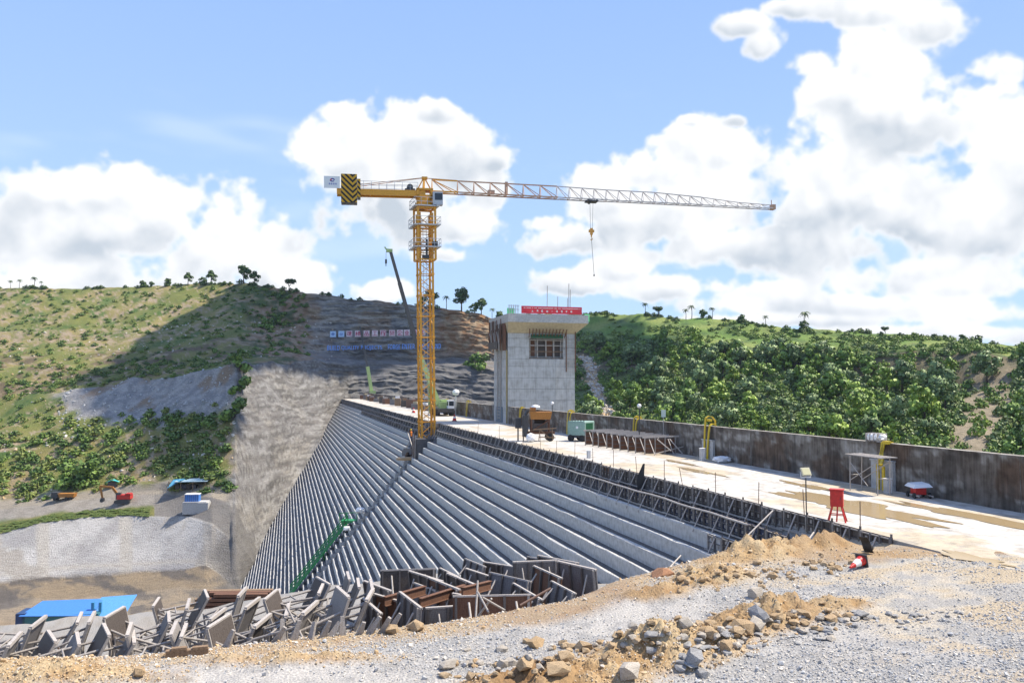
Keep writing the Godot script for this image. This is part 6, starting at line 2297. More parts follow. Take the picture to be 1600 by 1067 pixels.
func tree_proto(called: String, label: String, group: String, seed_: int, h: float, spread: float, base: float, n: int, leaf: float, dark: Color, light: Color, cat := "tree") -> Node3D:
	var r := RandomNumberGenerator.new()
	r.seed = seed_
	var o := thing(called, label, cat, Vector3(0, -900, 0), 0.0, group)
	var cl: Array = []
	for k in n:
		var a := r.randf() * TAU
		var q := sqrt(r.randf())
		var yy := lerpf(base, h * 0.86, r.randf())
		var wd := spread * (1.0 - 0.55 * pow((yy - base) / maxf(h - base, 0.1), 1.8))
		cl.append([Vector3(cos(a) * q * wd * 0.8, yy, sin(a) * q * wd * 0.8), spread * r.randf_range(0.26, 0.44)])
	var mb := MB.new()
	mb.tube(Vector3(0, -0.6, 0), Vector3(0.05, h * 0.5, 0), h * 0.032 + 0.03, 7, h * 0.02)
	for k in mini(6, cl.size()): mb.tube(Vector3(0.03, h * 0.3, 0), cl[k][0], h * 0.014 + 0.01, 5, 0.02)
	part("trunk", mb, M.bark, o)
	part("crown", crown(r, cl, int(150.0 / (spread * spread * 0.16) * 0.22) + 40, leaf, dark, light), M.leaf, o)
	return o

func palm_proto(label: String, h: float, seed_: int) -> Node3D:
	var r := RandomNumberGenerator.new()
	r.seed = seed_
	var o := thing("palm_tree", label, "palm", Vector3(0, -900, 0), 0.0, "palms on the skyline")
	var mb := MB.new()
	var pts: Array = []
	for k in 7: pts.append(Vector3(0.25 * sin(k * 0.5), -0.5 + (h + 0.5) * k / 6.0, 0))
	mb.path(pts, 0.17, 7, 0.11)
	part("trunk", mb, M.bark, o)
	mb = MB.new()
	mb.colored = true
	var top: Vector3 = pts[-1]
	for k in 17:
		var a := TAU * k / 17.0 + r.randf_range(-0.2, 0.2)
		var up := r.randf_range(-0.5, 1.25)
		var l := r.randf_range(1.6, 2.3)
		var d := Vector3(cos(a), 0, sin(a))
		var s := Vector3(-sin(a), 0, cos(a))
		var prev := top
		for q in 6:
			var f := (q + 1) / 6.0
			var cur := top + d * l * f * (0.8 + 0.2 * up) + Vector3(0, l * (up * f - (0.75 + 0.25 * up) * f * f), 0)
			var w0 := 0.22 * sin(PI * clampf(f - 0.08, 0.05, 1.0))
			var droop := Vector3(0, -0.16, 0)
			mb.col = Color(0.035, 0.075, 0.02).lerp(Color(0.08, 0.13, 0.035), r.randf())
			mb.quad(prev, cur, cur + s * w0 + droop, prev + s * w0 + droop, Vector3.UP)
			mb.quad(prev, cur, cur - s * w0 + droop, prev - s * w0 + droop, Vector3.UP)
			prev = cur
	part("crown", mb, M.leaf, o)
	return o

func ridge_point(rows: Array, px: float, west: bool) -> Vector3:
	return loft_point(rows, px, 1.02, west)

func make_plants():
	var r := RandomNumberGenerator.new()
	r.seed = 303
	var D1 := Color(0.045, 0.095, 0.014)
	var L1 := Color(0.20, 0.32, 0.05)
	var D2 := Color(0.075, 0.15, 0.015)
	var L2 := Color(0.30, 0.42, 0.06)
	var D3 := Color(0.06, 0.11, 0.04)
	var L3 := Color(0.24, 0.33, 0.12)
	# wood on the reservoir side
	var kinds: Array = []
	var labs := ["dark green leafy tree in the dense wood behind the parapet", "bright green leafy tree in the dense wood behind the parapet", "grey green feathery tree in the dense wood behind the parapet"]
	for k in 6:
		var cd: Array = [[D1, L1], [D2, L2], [D3, L3]][k % 3]
		kinds.append(tree_proto("leafy_tree", labs[k % 3], "trees of the wood behind the parapet", 400 + k, [5.2, 4.2, 6.0, 4.6, 5.0, 3.8][k], [2.5, 2.3, 2.9, 2.2, 2.0, 2.1][k], [1.2, 0.7, 1.8, 0.9, 1.6, 0.6][k], [13, 12, 15, 11, 12, 10][k], 0.30, cd[0], cd[1]))
	var used: Array = []
	for k in 285:
		var px := r.randf_range(900, 1640)
		var rr := 2.0 + 2.4 * r.randf()
		if px < 1010.0 and rr < 2.6: rr += 0.5
		if px > 1100.0 and rr < 2.35: rr += 0.45
		if px > 1330.0 and px < 1520.0 and rr < 2.9 and r.randf() < 0.75: continue
		var q := loft_point(east_rows, px, rr, false)
		var sl := absf(px - (916.0 + (row_py(east_rows, px, rr) - 560.0) * 0.34))
		if rr > 2.5 and sl < 14.0: continue
		var sc := absf(px - (1568.0 - (row_py(east_rows, px, rr) - 560.0) * 0.35))
		if sc < 50.0 and r.randf() < 0.93: continue
		var i := r.randi() % 6
		var s := r.randf_range(0.95, 1.8) * lerpf(1.0, 0.85, (rr - 2.0) / 2.2)
		if used.has(i):
			copy_of(kinds[i], "leafy_tree", "", q - Vector3(0, 0.2, 0), r.randf() * TAU, Vector3(s, s * r.randf_range(0.85, 1.2), s))
		else:
			used.append(i)
			kinds[i].position = q
	# undergrowth
	var bush := MB.new()
	var rb := RandomNumberGenerator.new()
	rb.seed = 9
	bush = crown(rb, [[Vector3(0, 0.5, 0), 0.7], [Vector3(0.6, 0.4, 0.2), 0.55], [Vector3(-0.5, 0.35, 0.3), 0.5], [Vector3(0.1, 0.45, -0.6), 0.5], [Vector3(0.1, 0.9, 0.0), 0.45]], 75, 0.21, Color(0.55, 0.55, 0.55), Color(1.25, 1.25, 1.25))
	var xf: Array = []
	var cs: Array = []
	for k in 6200:
		var px := r.randf_range(820, 1800)
		var rr := 1.85 + 3.1 * r.randf()
		var py := row_py(east_rows, px, rr)
		var sl := absf(px - (916.0 + (py - 560.0) * 0.34))
		if rr > 2.5 and sl < 12.0: continue
		if absf(px - (1568.0 - (py - 560.0) * 0.35)) < 34.0 and r.randf() < 0.8: continue
		if rr > 2.2 and rr < 2.95 and px > 1130.0 and r.randf() < (0.85 if px > 1330.0 and px < 1520.0 else 0.5): continue
		if rr < 2.15 and px > 1100.0 and r.randf() < 0.7: continue
		var s := r.randf_range(0.7, 1.9)
		xf.append(Transform3D(Basis(Vector3.UP, r.randf() * TAU).scaled(Vector3(s, s * r.randf_range(0.7, 1.3), s)), loft_point(east_rows, px, rr, false) - Vector3(0, 0.15, 0)))
		cs.append([Color(0.12, 0.21, 0.03), Color(0.21, 0.31, 0.05), Color(0.17, 0.23, 0.08)][r.randi() % 3])
	for k in 2600:
		var px := r.randf_range(820, 1900)
		var rr := 1.0 + 0.95 * pow(r.randf(), 1.2)
		var dn := wob.get_noise_2d(px * 0.5, rr * 60.0)
		if r.randf() > 0.35 + dn * 1.3: continue
		var s := r.randf_range(0.5, 1.5)
		xf.append(Transform3D(Basis(Vector3.UP, r.randf() * TAU).scaled(Vector3(s * 1.2, s * r.randf_range(0.6, 1.2), s * 1.2)), loft_point(east_rows, px, rr, false) - Vector3(0, 0.1, 0)))
		cs.append([Color(0.09, 0.16, 0.025), Color(0.16, 0.25, 0.04), Color(0.20, 0.28, 0.05)][r.randi() % 3])
	scatter("undergrowth", bush.mesh(), M.leaf, xf, cs, "green undergrowth covering the slope behind the parapet", "undergrowth")
	# scrub of the western hillside
	xf = []
	cs = []
	for k in 9000:
		var px := r.randf_range(-300, 480)
		var rr := 1.02 + 5.9 * r.randf()
		if px > 360.0 and rr > 4.4: continue
		var dn := fine.get_noise_2d(px * 0.9, rr * 70.0)
		var want := 0.22 + dn * 1.2
		if rr > 4.1 and rr < 4.9: want += 0.35
		if rr > 5.75 and rr < 6.75: want += 0.40
		if rr > 5.0 and rr < 5.75 and px > 90.0 + (rr - 5.0) * 60.0: want = -1.0 if rr < 5.55 else want
		if px > 400.0: want += 0.05
		if r.randf() > want: continue
		var s := r.randf_range(0.4, 1.25) * (1.35 if rr > 5.6 else 1.0)
		xf.append(Transform3D(Basis(Vector3.UP, r.randf() * TAU).scaled(Vector3(s * 1.25, s * r.randf_range(0.6, 1.2), s * 1.25)), loft_point(west_rows, px, rr, true) - Vector3(0, 0.1, 0)))
		cs.append([Color(0.08, 0.15, 0.022), Color(0.14, 0.23, 0.035), Color(0.20, 0.25, 0.05)][r.randi() % 3])
	for k in 500:
		# verge grass by the haul road
		var px := r.randf_range(-200, 230)
		var s := r.randf_range(0.25, 0.6)
		xf.append(Transform3D(Basis.from_scale(Vector3(s * 1.6, s * 0.7, s * 1.6)), loft_point(west_rows, px, r.randf_range(7.65, 7.98), true)))
		cs.append(Color(0.16, 0.22, 0.05))
	scatter("scrub", bush.mesh(), M.leaf, xf, cs, "green scrub dotted over the western hillside", "scrub")
	# broken stone of the hillside
	var peb := stone_mesh(310, 10)
	xf = []
	cs = []
	for k in 9000:
		var px := r.randf_range(-300, 520)
		var rr := 2.6 + 4.2 * r.randf()
		var want := 0.10
		if rr > 4.98 and rr < 5.7 and px > 90.0 and px < 366.0: want = 1.0
		elif px > 366.0 and rr > 4.6: continue
		elif rr > 2.8 and rr < 3.6: want = 0.4
		elif rr > 5.7: want = 0.4
		if r.randf() > want: continue
		var s := 0.12 + 0.5 * pow(r.randf(), 3.0)
		xf.append(Transform3D(Basis(Vector3(r.randfn(), r.randfn(), r.randfn()).normalized(), r.randf() * TAU) * Basis.from_scale(Vector3(s * 1.3, s * 0.8, s)), loft_point(west_rows, px, rr, true)))
		cs.append(stone_color(r, 1 if rr > 4.98 and rr < 5.7 and px > 90.0 else (2 if r.randf() < 0.7 else 0)))
	for k in 900:
		var rr := r.randf_range(2.6, 4.2)
		var py := 560.0 + (rr - 2.6) * 60.0
		var px := 916.0 + (row_py(east_rows, 930.0, rr) - 560.0) * 0.34 + r.randfn() * 7.0
		var s := 0.2 + 0.7 * pow(r.randf(), 2.0)
		xf.append(Transform3D(Basis(Vector3(r.randfn(), r.randfn(), r.randfn()).normalized(), r.randf() * TAU) * Basis.from_scale(Vector3(s * 1.3, s * 0.7, s)), loft_point(east_rows, px, rr, false)))
		cs.append(stone_color(r, 2 if r.randf() < 0.6 else 0))
	scatter("scree", peb, M.pebble, xf, cs, "broken grey and tan stone strewn over the hillsides", "scree")
	# skyline trees
	var round_a := tree_proto("skyline_tree", "", "trees on the skyline", 501, 6.0, 2.6, 2.0, 12, 0.34, D1, Color(0.07, 0.12, 0.03))
	var round_b := tree_proto("skyline_tree", "", "trees on the skyline", 502, 4.2, 2.4, 0.8, 11, 0.32, D1, Color(0.08, 0.14, 0.03))
	var tall := tree_proto("skyline_tree", "", "trees on the skyline", 503, 10.5, 4.2, 4.6, 17, 0.36, D1, Color(0.05, 0.09, 0.03))
	var flat := tree_proto("skyline_tree", "", "trees on the skyline", 504, 5.6, 3.4, 4.2, 8, 0.30, D1, Color(0.06, 0.09, 0.03))
	var protos := [round_a, round_b, tall, flat]
	var fresh := [true, true, true, true]
	var sk: Array = [
		[222, 1, 0.85, 0, "rounded bush tree first on the grassy western skyline"], [236, 1, 0.7, 0, "small rounded tree beside the first skyline bush"], [262, 1, 1.0, 0, "rounded dark tree midway along the western skyline"],
		[293, 0, 1.05, 0, "tall narrow tree alone on the western skyline"], [317, 1, 0.95, 0, "low round tree touching the taller forked tree"], [329, 0, 1.2, 0, "forked dark tree on the western skyline"],
		[380, 0, 1.45, 0, "tallest of the dark trees at the brow of the western hill"], [397, 0, 1.15, 0, "dark tree just right of the tallest one on the brow"], [451, 3, 0.95, 0, "flat topped tree standing alone above the quarried cliff"],
		[672, 0, 1.35, 0, "dark tree right behind the yellow crane mast"], [660, 1, 1.1, 0, "bushy tree showing left of the crane mast"], [721, 2, 1.0, 0, "big spreading tree on the cliff top between mast and tower"],
		[752, 0, 1.2, 0, "dense round tree next to the spreading tree"], [741, 1, 1.0, 0, "low bushy tree under the spreading tree"], [780, 1, 1.1, 0, "round tree just left of the intake tower"], [797, 1, 1.0, 0, "small round tree beside the tower's green net"],
		[1030, 3, 0.9, 1, "flat topped tree on the eastern skyline near the first palm"], [1099, 1, 0.95, 1, "dark round tree on the eastern skyline between palms"], [1160, 1, 0.8, 1, "low dark tree on the eastern skyline"], [1256, 1, 0.9, 1, "round tree under the lone palm on the eastern skyline"],
		[1384, 3, 0.55, 1, "small flat topped tree on the eastern skyline"], [1505, 0, 0.6, 1, "bare looking thin tree near the eastern edge of the skyline"], [1530, 1, 0.9, 1, "bright round tree near the eastern edge of the skyline"], [1552, 1, 0.5, 1, "smallest round tree near the eastern edge of the skyline"]]
	for e in sk:
		var rows: Array = east_rows if e[3] == 1 else west_rows
		var p := ridge_point(rows, e[0], e[3] == 0) - Vector3(0, 0.3, 0)
		var i: int = e[1]
		if fresh[i]:
			fresh[i] = false
			protos[i].transform = Transform3D(Basis.from_scale(Vector3.ONE * e[2]), p)
			protos[i].set_meta("label", e[4])
		else:
			copy_of(protos[i], "skyline_tree", e[4], p, r.randf() * TAU, Vector3.ONE * e[2])
	var palm := palm_proto("", 5.4, 71)
	var first := true
	var pl: Array = [[15, 0.75, 0, "first palm from the picture's edge on the western skyline"], [29, 0.8, 0, "second palm on the western skyline"], [52, 1.0, 0, "tallest palm of the western skyline"], [63, 0.65, 0, "short palm right of the tallest western palm"],
		[680, 1.15, 0, "palm just right of the crane mast"], [697, 1.0, 0, "palm between the mast and the spreading tree"], [769, 0.8, 0, "slim palm left of the intake tower"], [826, 0.9, 0, "palm showing above the grey panel of the tower"], [848, 1.0, 0, "first palm above the red banner"], [862, 1.05, 0, "second palm above the red banner"], [891, 0.8, 0, "third palm above the red banner"], [906, 0.8, 0, "palm above the end of the red banner"],
		[1008, 0.95, 1, "first palm right of the tower on the eastern skyline"], [1072, 0.85, 1, "shorter palm of the pair on the eastern skyline"], [1081, 1.05, 1, "taller palm of the pair on the eastern skyline"], [1113, 0.85, 1, "thin palm right of the pair on the eastern skyline"], [1197, 0.75, 1, "broken palm alone on the eastern skyline"], [1258, 1.2, 1, "large lone palm on the eastern skyline"]]
	for e in pl:
		var rows: Array = east_rows if e[2] == 1 else west_rows
		var p := ridge_point(rows, e[0], e[2] == 0)
		if first:
			first = false
			palm.transform = Transform3D(Basis.from_scale(Vector3.ONE * e[1]), p)
			palm.set_meta("label", e[3])
		else:
			copy_of(palm, "palm_tree", e[3], p, r.randf() * TAU, Vector3.ONE * e[1])
	# small bushes that roughen the skyline
	xf = []
	cs = []
	for k in 420:
		var east := r.randf() < 0.55
		var px := r.randf_range(880, 1700) if east else r.randf_range(-250, 790)
		if not east and px > 465.0 and r.randf() < 0.6: continue
		if wob.get_noise_2d(px * 0.9, 4.0) < -0.12: continue
		var s := r.randf_range(0.5, 1.4) * (1.0 if east else 1.2)
		xf.append(Transform3D(Basis(Vector3.UP, r.randf() * TAU).scaled(Vector3(s * 1.2, s, s * 1.2)), loft_point(east_rows if east else west_rows, px, 1.0 + 0.06 * r.randf(), not east) - Vector3(0, 0.1, 0)))
		cs.append([Color(0.05, 0.10, 0.02), Color(0.09, 0.15, 0.03)][r.randi() % 2])
	scatter("hilltop_bushes", bush.mesh(), M.leaf, xf, cs, "small bushes lined up along the hilltops", "bushes")
	# dark shrub clusters on the rock face, each a thing
	var sp := tree_proto("rock_shrub", "", "shrubs on the rock face", 601, 3.4, 2.4, 0.3, 11, 0.30, D1, L1, "shrub")
	var sf := true
	for e in [[373, 5.10, 1.5, "dark shrub at the top edge of the pale rock face"], [376, 5.45, 1.4, "dark shrub hanging lower on the edge of the pale rock face"], [366, 5.8, 1.6, "dark shrub halfway down the edge of the pale rock face"], [748, 4.95, 1.9, "green shrub on the bench left of the intake tower"], [735, 4.8, 1.3, "smaller green shrub on the bench left of the tower"], [128, 6.7, 2.0, "big dark shrub at the foot of the western slope"], [112, 6.75, 1.7, "dark shrub beside the big one at the slope's foot"], [415, 3.2, 1.4, "dark shrub on the brown broken slope"], [432, 3.0, 1.2, "upper dark shrub on the brown broken slope"]]:
		var p := loft_point(west_rows, e[0], e[1], true) - Vector3(0, 0.3, 0)
		if sf:
			sf = false
			sp.transform = Transform3D(Basis.from_scale(Vector3.ONE * e[2]), p)
			sp.set_meta("label", e[3])
		else: copy_of(sp, "rock_shrub", e[3], p, r.randf() * TAU, Vector3.ONE * e[2])

func row_py(rows: Array, px: float, r: float) -> float:
	var i := clampi(int(r), 0, rows.size() - 2)
	return row_at(rows[i], px).lerp(row_at(rows[i + 1], px), r - i).x

# ------------------------------------------------------------------ lettering on the cliff
func glyph(strokes: Array, s: float) -> MB:
	# strokes: [x0, y0, x1, y1] in a unit square, y up
	var mb := MB.new()
	for e in strokes: mb.bar(Vector3((e[0] - 0.5) * s, (e[1] - 0.5) * s, 0), Vector3((e[2] - 0.5) * s, (e[3] - 0.5) * s, 0), 0.10 * s, 0.05, Vector3(0, 0, 1))
	return mb

func make_cliff_signs():
	var white_board := mat(lin(0.62, 0.52, 0.55), 0.7)
	var blue_board := mat(lin(0.40, 0.55, 0.75), 0.7)
	var crimson := mat(lin(0.42, 0.03, 0.10), 0.7)
	var g := {
		"jian": [[0.35, 0.88, 0.95, 0.88], [0.35, 0.72, 1.0, 0.72], [0.35, 0.56, 0.95, 0.56], [0.4, 0.42, 0.9, 0.42], [0.65, 1.0, 0.65, 0.2], [0.05, 0.85, 0.28, 0.85], [0.28, 0.85, 0.08, 0.3], [0.08, 0.3, 1.0, 0.08]],
		"jing": [[0.2, 1.0, 0.2, 0.0], [0.0, 0.65, 0.42, 0.65], [0.2, 0.6, 0.0, 0.2], [0.2, 0.6, 0.4, 0.35], [0.5, 0.9, 1.0, 0.9], [0.5, 0.75, 1.0, 0.75], [0.45, 0.6, 1.0, 0.6], [0.75, 1.0, 0.75, 0.6], [0.55, 0.48, 0.55, 0.0], [0.95, 0.48, 0.95, 0.0], [0.55, 0.48, 0.95, 0.48], [0.55, 0.25, 0.95, 0.25]],
		"pin": [[0.3, 0.95, 0.7, 0.95], [0.3, 0.6, 0.7, 0.6], [0.3, 0.95, 0.3, 0.6], [0.7, 0.95, 0.7, 0.6], [0.05, 0.45, 0.42, 0.45], [0.05, 0.05, 0.42, 0.05], [0.05, 0.45, 0.05, 0.05], [0.42, 0.45, 0.42, 0.05], [0.58, 0.45, 0.95, 0.45], [0.58, 0.05, 0.95, 0.05], [0.58, 0.45, 0.58, 0.05], [0.95, 0.45, 0.95, 0.05]],
		"gong": [[0.12, 0.9, 0.88, 0.9], [0.5, 0.9, 0.5, 0.08], [0.0, 0.08, 1.0, 0.08]],
		"cheng": [[0.22, 0.95, 0.22, 0.0], [0.0, 0.68, 0.45, 0.68], [0.05, 0.9, 0.42, 0.95], [0.2, 0.6, 0.0, 0.25], [0.55, 0.95, 0.95, 0.95], [0.55, 0.6, 0.95, 0.6], [0.55, 0.95, 0.55, 0.6], [0.95, 0.95, 0.95, 0.6], [0.52, 0.45, 0.98, 0.45], [0.52, 0.25, 0.98, 0.25], [0.48, 0.03, 1.0, 0.03], [0.75, 0.45, 0.75, 0.03]],
		"shu": [[0.15, 1.0, 0.15, 0.0], [0.0, 0.7, 0.32, 0.7], [0.36, 0.85, 0.58, 0.85], [0.58, 0.85, 0.36, 0.1], [0.38, 0.6, 0.6, 0.12], [0.65, 0.7, 1.0, 0.7], [0.86, 1.0, 0.86, 0.05], [0.7, 0.5, 0.76, 0.35]],
		"qi": [[0.5, 1.0, 0.0, 0.55], [0.5, 1.0, 1.0, 0.55], [0.5, 0.65, 0.5, 0.08], [0.5, 0.38, 0.8, 0.38], [0.25, 0.42, 0.25, 0.08], [0.05, 0.06, 0.95, 0.06]],
		"ye": [[0.38, 0.95, 0.38, 0.08], [0.62, 0.95, 0.62, 0.08], [0.15, 0.7, 0.25, 0.3], [0.85, 0.7, 0.75, 0.3], [0.05, 0.06, 0.95, 0.06]],
		"logo": [[0.2, 0.5, 0.45, 0.75], [0.45, 0.75, 0.8, 0.55], [0.8, 0.5, 0.5, 0.3], [0.5, 0.3, 0.2, 0.5], [0.35, 0.5, 0.65, 0.5]],
		"mark": [[0.15, 0.45, 0.4, 0.65], [0.4, 0.65, 0.6, 0.5], [0.6, 0.5, 0.85, 0.62], [0.2, 0.3, 0.8, 0.3]]}
	var row: Array = [["logo", 520], ["mark", 533], ["jian", 545.5], ["jing", 559], ["pin", 572.5], ["gong", 585.5], ["cheng", 598.5], ["shu", 612.5], ["qi", 624.5], ["ye", 635.5], ["pin", 648], ["gong", 660]]
	var words := ["blue board with a round emblem, first of the cliff boards", "blue board with a wavy mark, second of the cliff boards", "red character board, third on the cliff", "red character board, fourth on the cliff", "red character board, fifth on the cliff", "red character board shaped like a letter I, sixth on the cliff", "red character board, seventh on the cliff", "red character board, first after the gap on the cliff", "red character board, second after the gap on the cliff", "red character board, third after the gap on the cliff", "red character board half hidden by the dark boom", "red character board seen through the crane mast"]
	var dz := 326.0
	for i in row.size():
		var p := at(row[i][1], 522.0 - (i * 0.25), dz)
		var o := thing("character_board", words[i], "sign", p, 0.0, "character boards on the cliff")
		var mb := MB.new()
		mb.box(Vector3.ZERO, Vector3(2.35, 2.4, 0.12))
		part("panel", mb, blue_board if i < 2 else white_board, o)
		var gl := glyph(g[row[i][0]], 1.95)
		var ch := part("character", gl, crimson if i > 1 else mat(lin(0.05, 0.12, 0.42), 0.7), o)
		ch.position = Vector3(0, 0, 0.10)
		# steel frame back to the rock
		mb = MB.new()
		for s in [-0.9, 0.9]: mb.bar(Vector3(s, 0.6, -0.06), Vector3(s, 0.6, -22.0), 0.14)
		part("bracket", mb, M.steel, o)
	var blue_letter := mat(lin(0.16, 0.40, 0.98), 0.6)
	var font := SystemFont.new()
	font.font_names = PackedStringArray(["Droid Sans"])
	font.font_weight = 400
	var slogan := [["BUILD", 511, 530], ["QUALITY", 533, 560.5], ["PROJECTS", 563.5, 596.5], ["FORGE", 606, 625], ["ENTERPRISE", 628, 666], ["BRAND", 669, 688.5]]
	for e in slogan:
		var tm := TextMesh.new()
		tm.text = e[0]
		tm.font = font
		tm.font_size = 64
		tm.pixel_size = 0.036
		tm.depth = 0.25
		var cx: float = (e[1] + e[2]) * 0.5
		var p := at(cx, 544.0 - (cx - 511.0) * 0.018, dz)
		var o := thing("slogan_lettering", "blue block letters reading %s on the cliff" % e[0], "lettering", p, 0.0, "blue slogan on the cliff")
		var l := put("letters", tm, blue_letter, o)
		var want: float = (e[2] - e[1]) / FOCAL * dz
		var have := tm.get_aabb().size
		l.scale = Vector3(want / maxf(have.x, 0.01), 1.95 / maxf(have.y, 0.01), 1.0)
		var mb := MB.new()
		mb.bar(Vector3(-want * 0.5, -1.05, -0.1), Vector3(want * 0.5, -1.05, -0.1), 0.14)
		for s in [-0.4, 0.4]: mb.bar(Vector3(s * want, -1.05, -0.1), Vector3(s * want, -1.05, -22.0), 0.14)
		part("support_rail", mb, M.steel, o)

# ------------------------------------------------------------------ far valley floor
func make_valley_things():
	var r := RandomNumberGenerator.new()
	r.seed = 88
	var mb: MB
	# excavator on the haul road
	var p := loft_point(west_rows, 192, 7.3, true)
	var o := thing("excavator", "red excavator with folded boom working on the haul road", "excavator", p, 0.15)
	for s in [-1.0, 1.0]:
		mb = MB.new()
		mb.prism([Vector2(-1.7, 0.15), Vector2(-1.4, 0.0), Vector2(1.4, 0.0), Vector2(1.7, 0.15), Vector2(1.7, 0.6), Vector2(1.4, 0.8), Vector2(-1.4, 0.8), Vector2(-1.7, 0.6)], 0.5, Basis.IDENTITY, Vector3(0, 0, s))
		part("track", mb, M.dark, o)
	mb = MB.new()
	mb.box(Vector3(0.3, 1.45, 0), Vector3(2.9, 1.0, 2.2))
	mb.box(Vector3(1.2, 2.0, 0.2), Vector3(1.1, 0.5, 1.8))
	part("house", mb, M.red, o)
	mb = MB.new()
	mb.box(Vector3(-0.9, 1.7, 0.6), Vector3(1.0, 1.5, 0.9))
	part("cab", mb, M.dark, o)
	mb = MB.new()
	mb.bar(Vector3(-1.1, 1.6, -0.2), Vector3(-2.6, 3.6, -0.2), 0.4, 0.5)
	mb.bar(Vector3(-2.6, 3.6, -0.2), Vector3(-5.2, 3.9, -0.2), 0.35, 0.42)
	part("boom", mb, M.orange, o)
	mb = MB.new()
	mb.bar(Vector3(-5.2, 3.95, -0.2), Vector3(-4.6, 1.1, -0.2), 0.3, 0.4)
	part("arm", mb, M.orange, o)
	mb = MB.new()
	mb.prism([Vector2(-4.9, 1.2), Vector2(-4.3, 1.2), Vector2(-4.2, 0.5), Vector2(-4.7, 0.2), Vector2(-5.1, 0.5)], 0.9, Basis.IDENTITY, Vector3(0, 0, -0.2))
	part("bucket", mb, M.dark, o)
	# blue container on a concrete block
	p = loft_point(west_rows, 306, 7.55, true)
	o = thing("abutment_block", "pale concrete block above the sprayed slope carrying a blue container", "block", p, 0.1)
	mb = MB.new()
	mb.box(Vector3(0, 0.6, 0), Vector3(5.0, 2.6, 3.0))
	mb.box(Vector3(1.8, 0.5, 0.6), Vector3(2.2, 2.5, 2.4))
	part("block", mb, M.pale, o)
	o = thing("site_container", "small blue and white site container on the concrete block", "container", p + Vector3(-0.8, 1.9, 0), 0.1)
	mb = MB.new()
	mb.box(Vector3(0, 0.75, 0), Vector3(2.9, 1.5, 1.8))
	part("body", mb, M.blue, o)
	mb = MB.new()
	mb.box(Vector3(0, 1.56, 0), Vector3(3.0, 0.16, 1.9))
	part("roof", mb, M.white, o)
	for k in 7:
		mb = MB.new()
		mb.box(Vector3(-1.3 + k * 0.43, 0.75, 0.92), Vector3(0.06, 1.4, 0.05))
		part("rib", mb, M.blue_dark, o)
	# tarp shelter
	p = loft_point(west_rows, 296, 6.85, true)
	o = thing("tarp_shelter", "open shelter under blue tarpaulins at the rock foot", "shelter", p, 0.05)
	mb = MB.new()
	mb.hexa([Vector3(-4.4, 1.7, -1.6), Vector3(-1.4, 2.0, -1.6), Vector3(-1.4, 1.9, 1.8), Vector3(-4.4, 0.2, 2.0), Vector3(-4.3, 1.85, -1.6), Vector3(-1.4, 2.1, -1.6), Vector3(-1.4, 2.0, 1.8), Vector3(-4.4, 0.3, 2.05)])
	part("blue_tarp", mb, mat(lin(0.05, 0.22, 0.36), 0.6), o)
	mb = MB.new()
	mb.hexa([Vector3(-2.9, 1.9, -1.6), Vector3(4.2, 2.1, -1.6), Vector3(4.4, 1.7, 1.8), Vector3(-2.9, 1.6, 1.9), Vector3(-2.9, 2.0, -1.6), Vector3(4.2, 2.2, -1.6), Vector3(4.4, 1.8, 1.8), Vector3(-2.9, 1.7, 1.9)])
	part("pale_tarp", mb, mat(lin(0.30, 0.42, 0.48), 0.6), o)
	for x in [-4.2, -1.5, 1.2, 4.0]:
		mb = MB.new()
		mb.bar(Vector3(x, -0.4, 1.6), Vector3(x, 1.8, 1.6), 0.14)
		part("post", mb, M.timber, o)
	for k in 5:
		mb = MB.new()
		mb.box(Vector3(-2.6 + k * 1.3, 0.4, 0.4), Vector3(0.9, 1.0, 0.9), Basis(Vector3.UP, k * 0.5))
		part("crate", mb, M.dark if k % 2 else M.form_face, o)
	# teal roof and red pile
	p = loft_point(west_rows, 176, 6.8, true)
	o = thing("small_hut", "tiny hut with a teal sheet roof below the slope", "hut", p, 0.2)
	mb = MB.new()
	mb.prism([Vector2(-1.4, 1.4), Vector2(0, 1.9), Vector2(1.4, 1.4), Vector2(1.4, 1.3), Vector2(0, 1.8), Vector2(-1.4, 1.3)], 1.8)
	part("roof", mb, M.teal, o)
	mb = MB.new()
	mb.box(Vector3(0, 0.6, 0), Vector3(2.2, 1.5, 1.4))
	part("wall", mb, M.form_face, o)
	p = loft_point(west_rows, 98, 6.95, true)
	o = thing("red_dump_truck", "red tipper truck parked at the foot of the dark shrub", "truck", p, 0.1)
	mb = MB.new()
	mb.hexa([Vector3(-0.6, 0.7, -0.9), Vector3(2.6, 0.7, -0.9), Vector3(2.6, 0.7, 0.9), Vector3(-0.6, 0.7, 0.9), Vector3(-0.9, 1.6, -1.0), Vector3(2.8, 1.6, -1.0), Vector3(2.8, 1.6, 1.0), Vector3(-0.9, 1.6, 1.0)])
	part("tipper", mb, M.orange, o)
	mb = MB.new()
	mb.box(Vector3(-1.7, 1.2, 0), Vector3(1.4, 1.4, 1.8))
	part("cab", mb, M.dark, o)
	for x in [-1.6, 1.0, 2.0]:
		mb = MB.new()
		mb.tube(Vector3(x, 0.4, -0.95), Vector3(x, 0.4, 0.95), 0.42, 12)
		part("wheel", mb, M.tyre, o)
	# blue roofed shed at the valley bottom
	p = at(120, 981, 126.0)
	o = thing("blue_shed", "long shed with bright blue sheet roofs behind the yard forms", "shed", p, 0.12)
	o.scale = Vector3.ONE * 0.82
	mb = MB.new()
	mb.box(Vector3(-2.0, 1.3, 0), Vector3(13.0, 3.6, 5.0))
	part("wall", mb, mat(lin(0.05, 0.22, 0.25), 0.6, T.rust, 2.0), o)
	mb = MB.new()
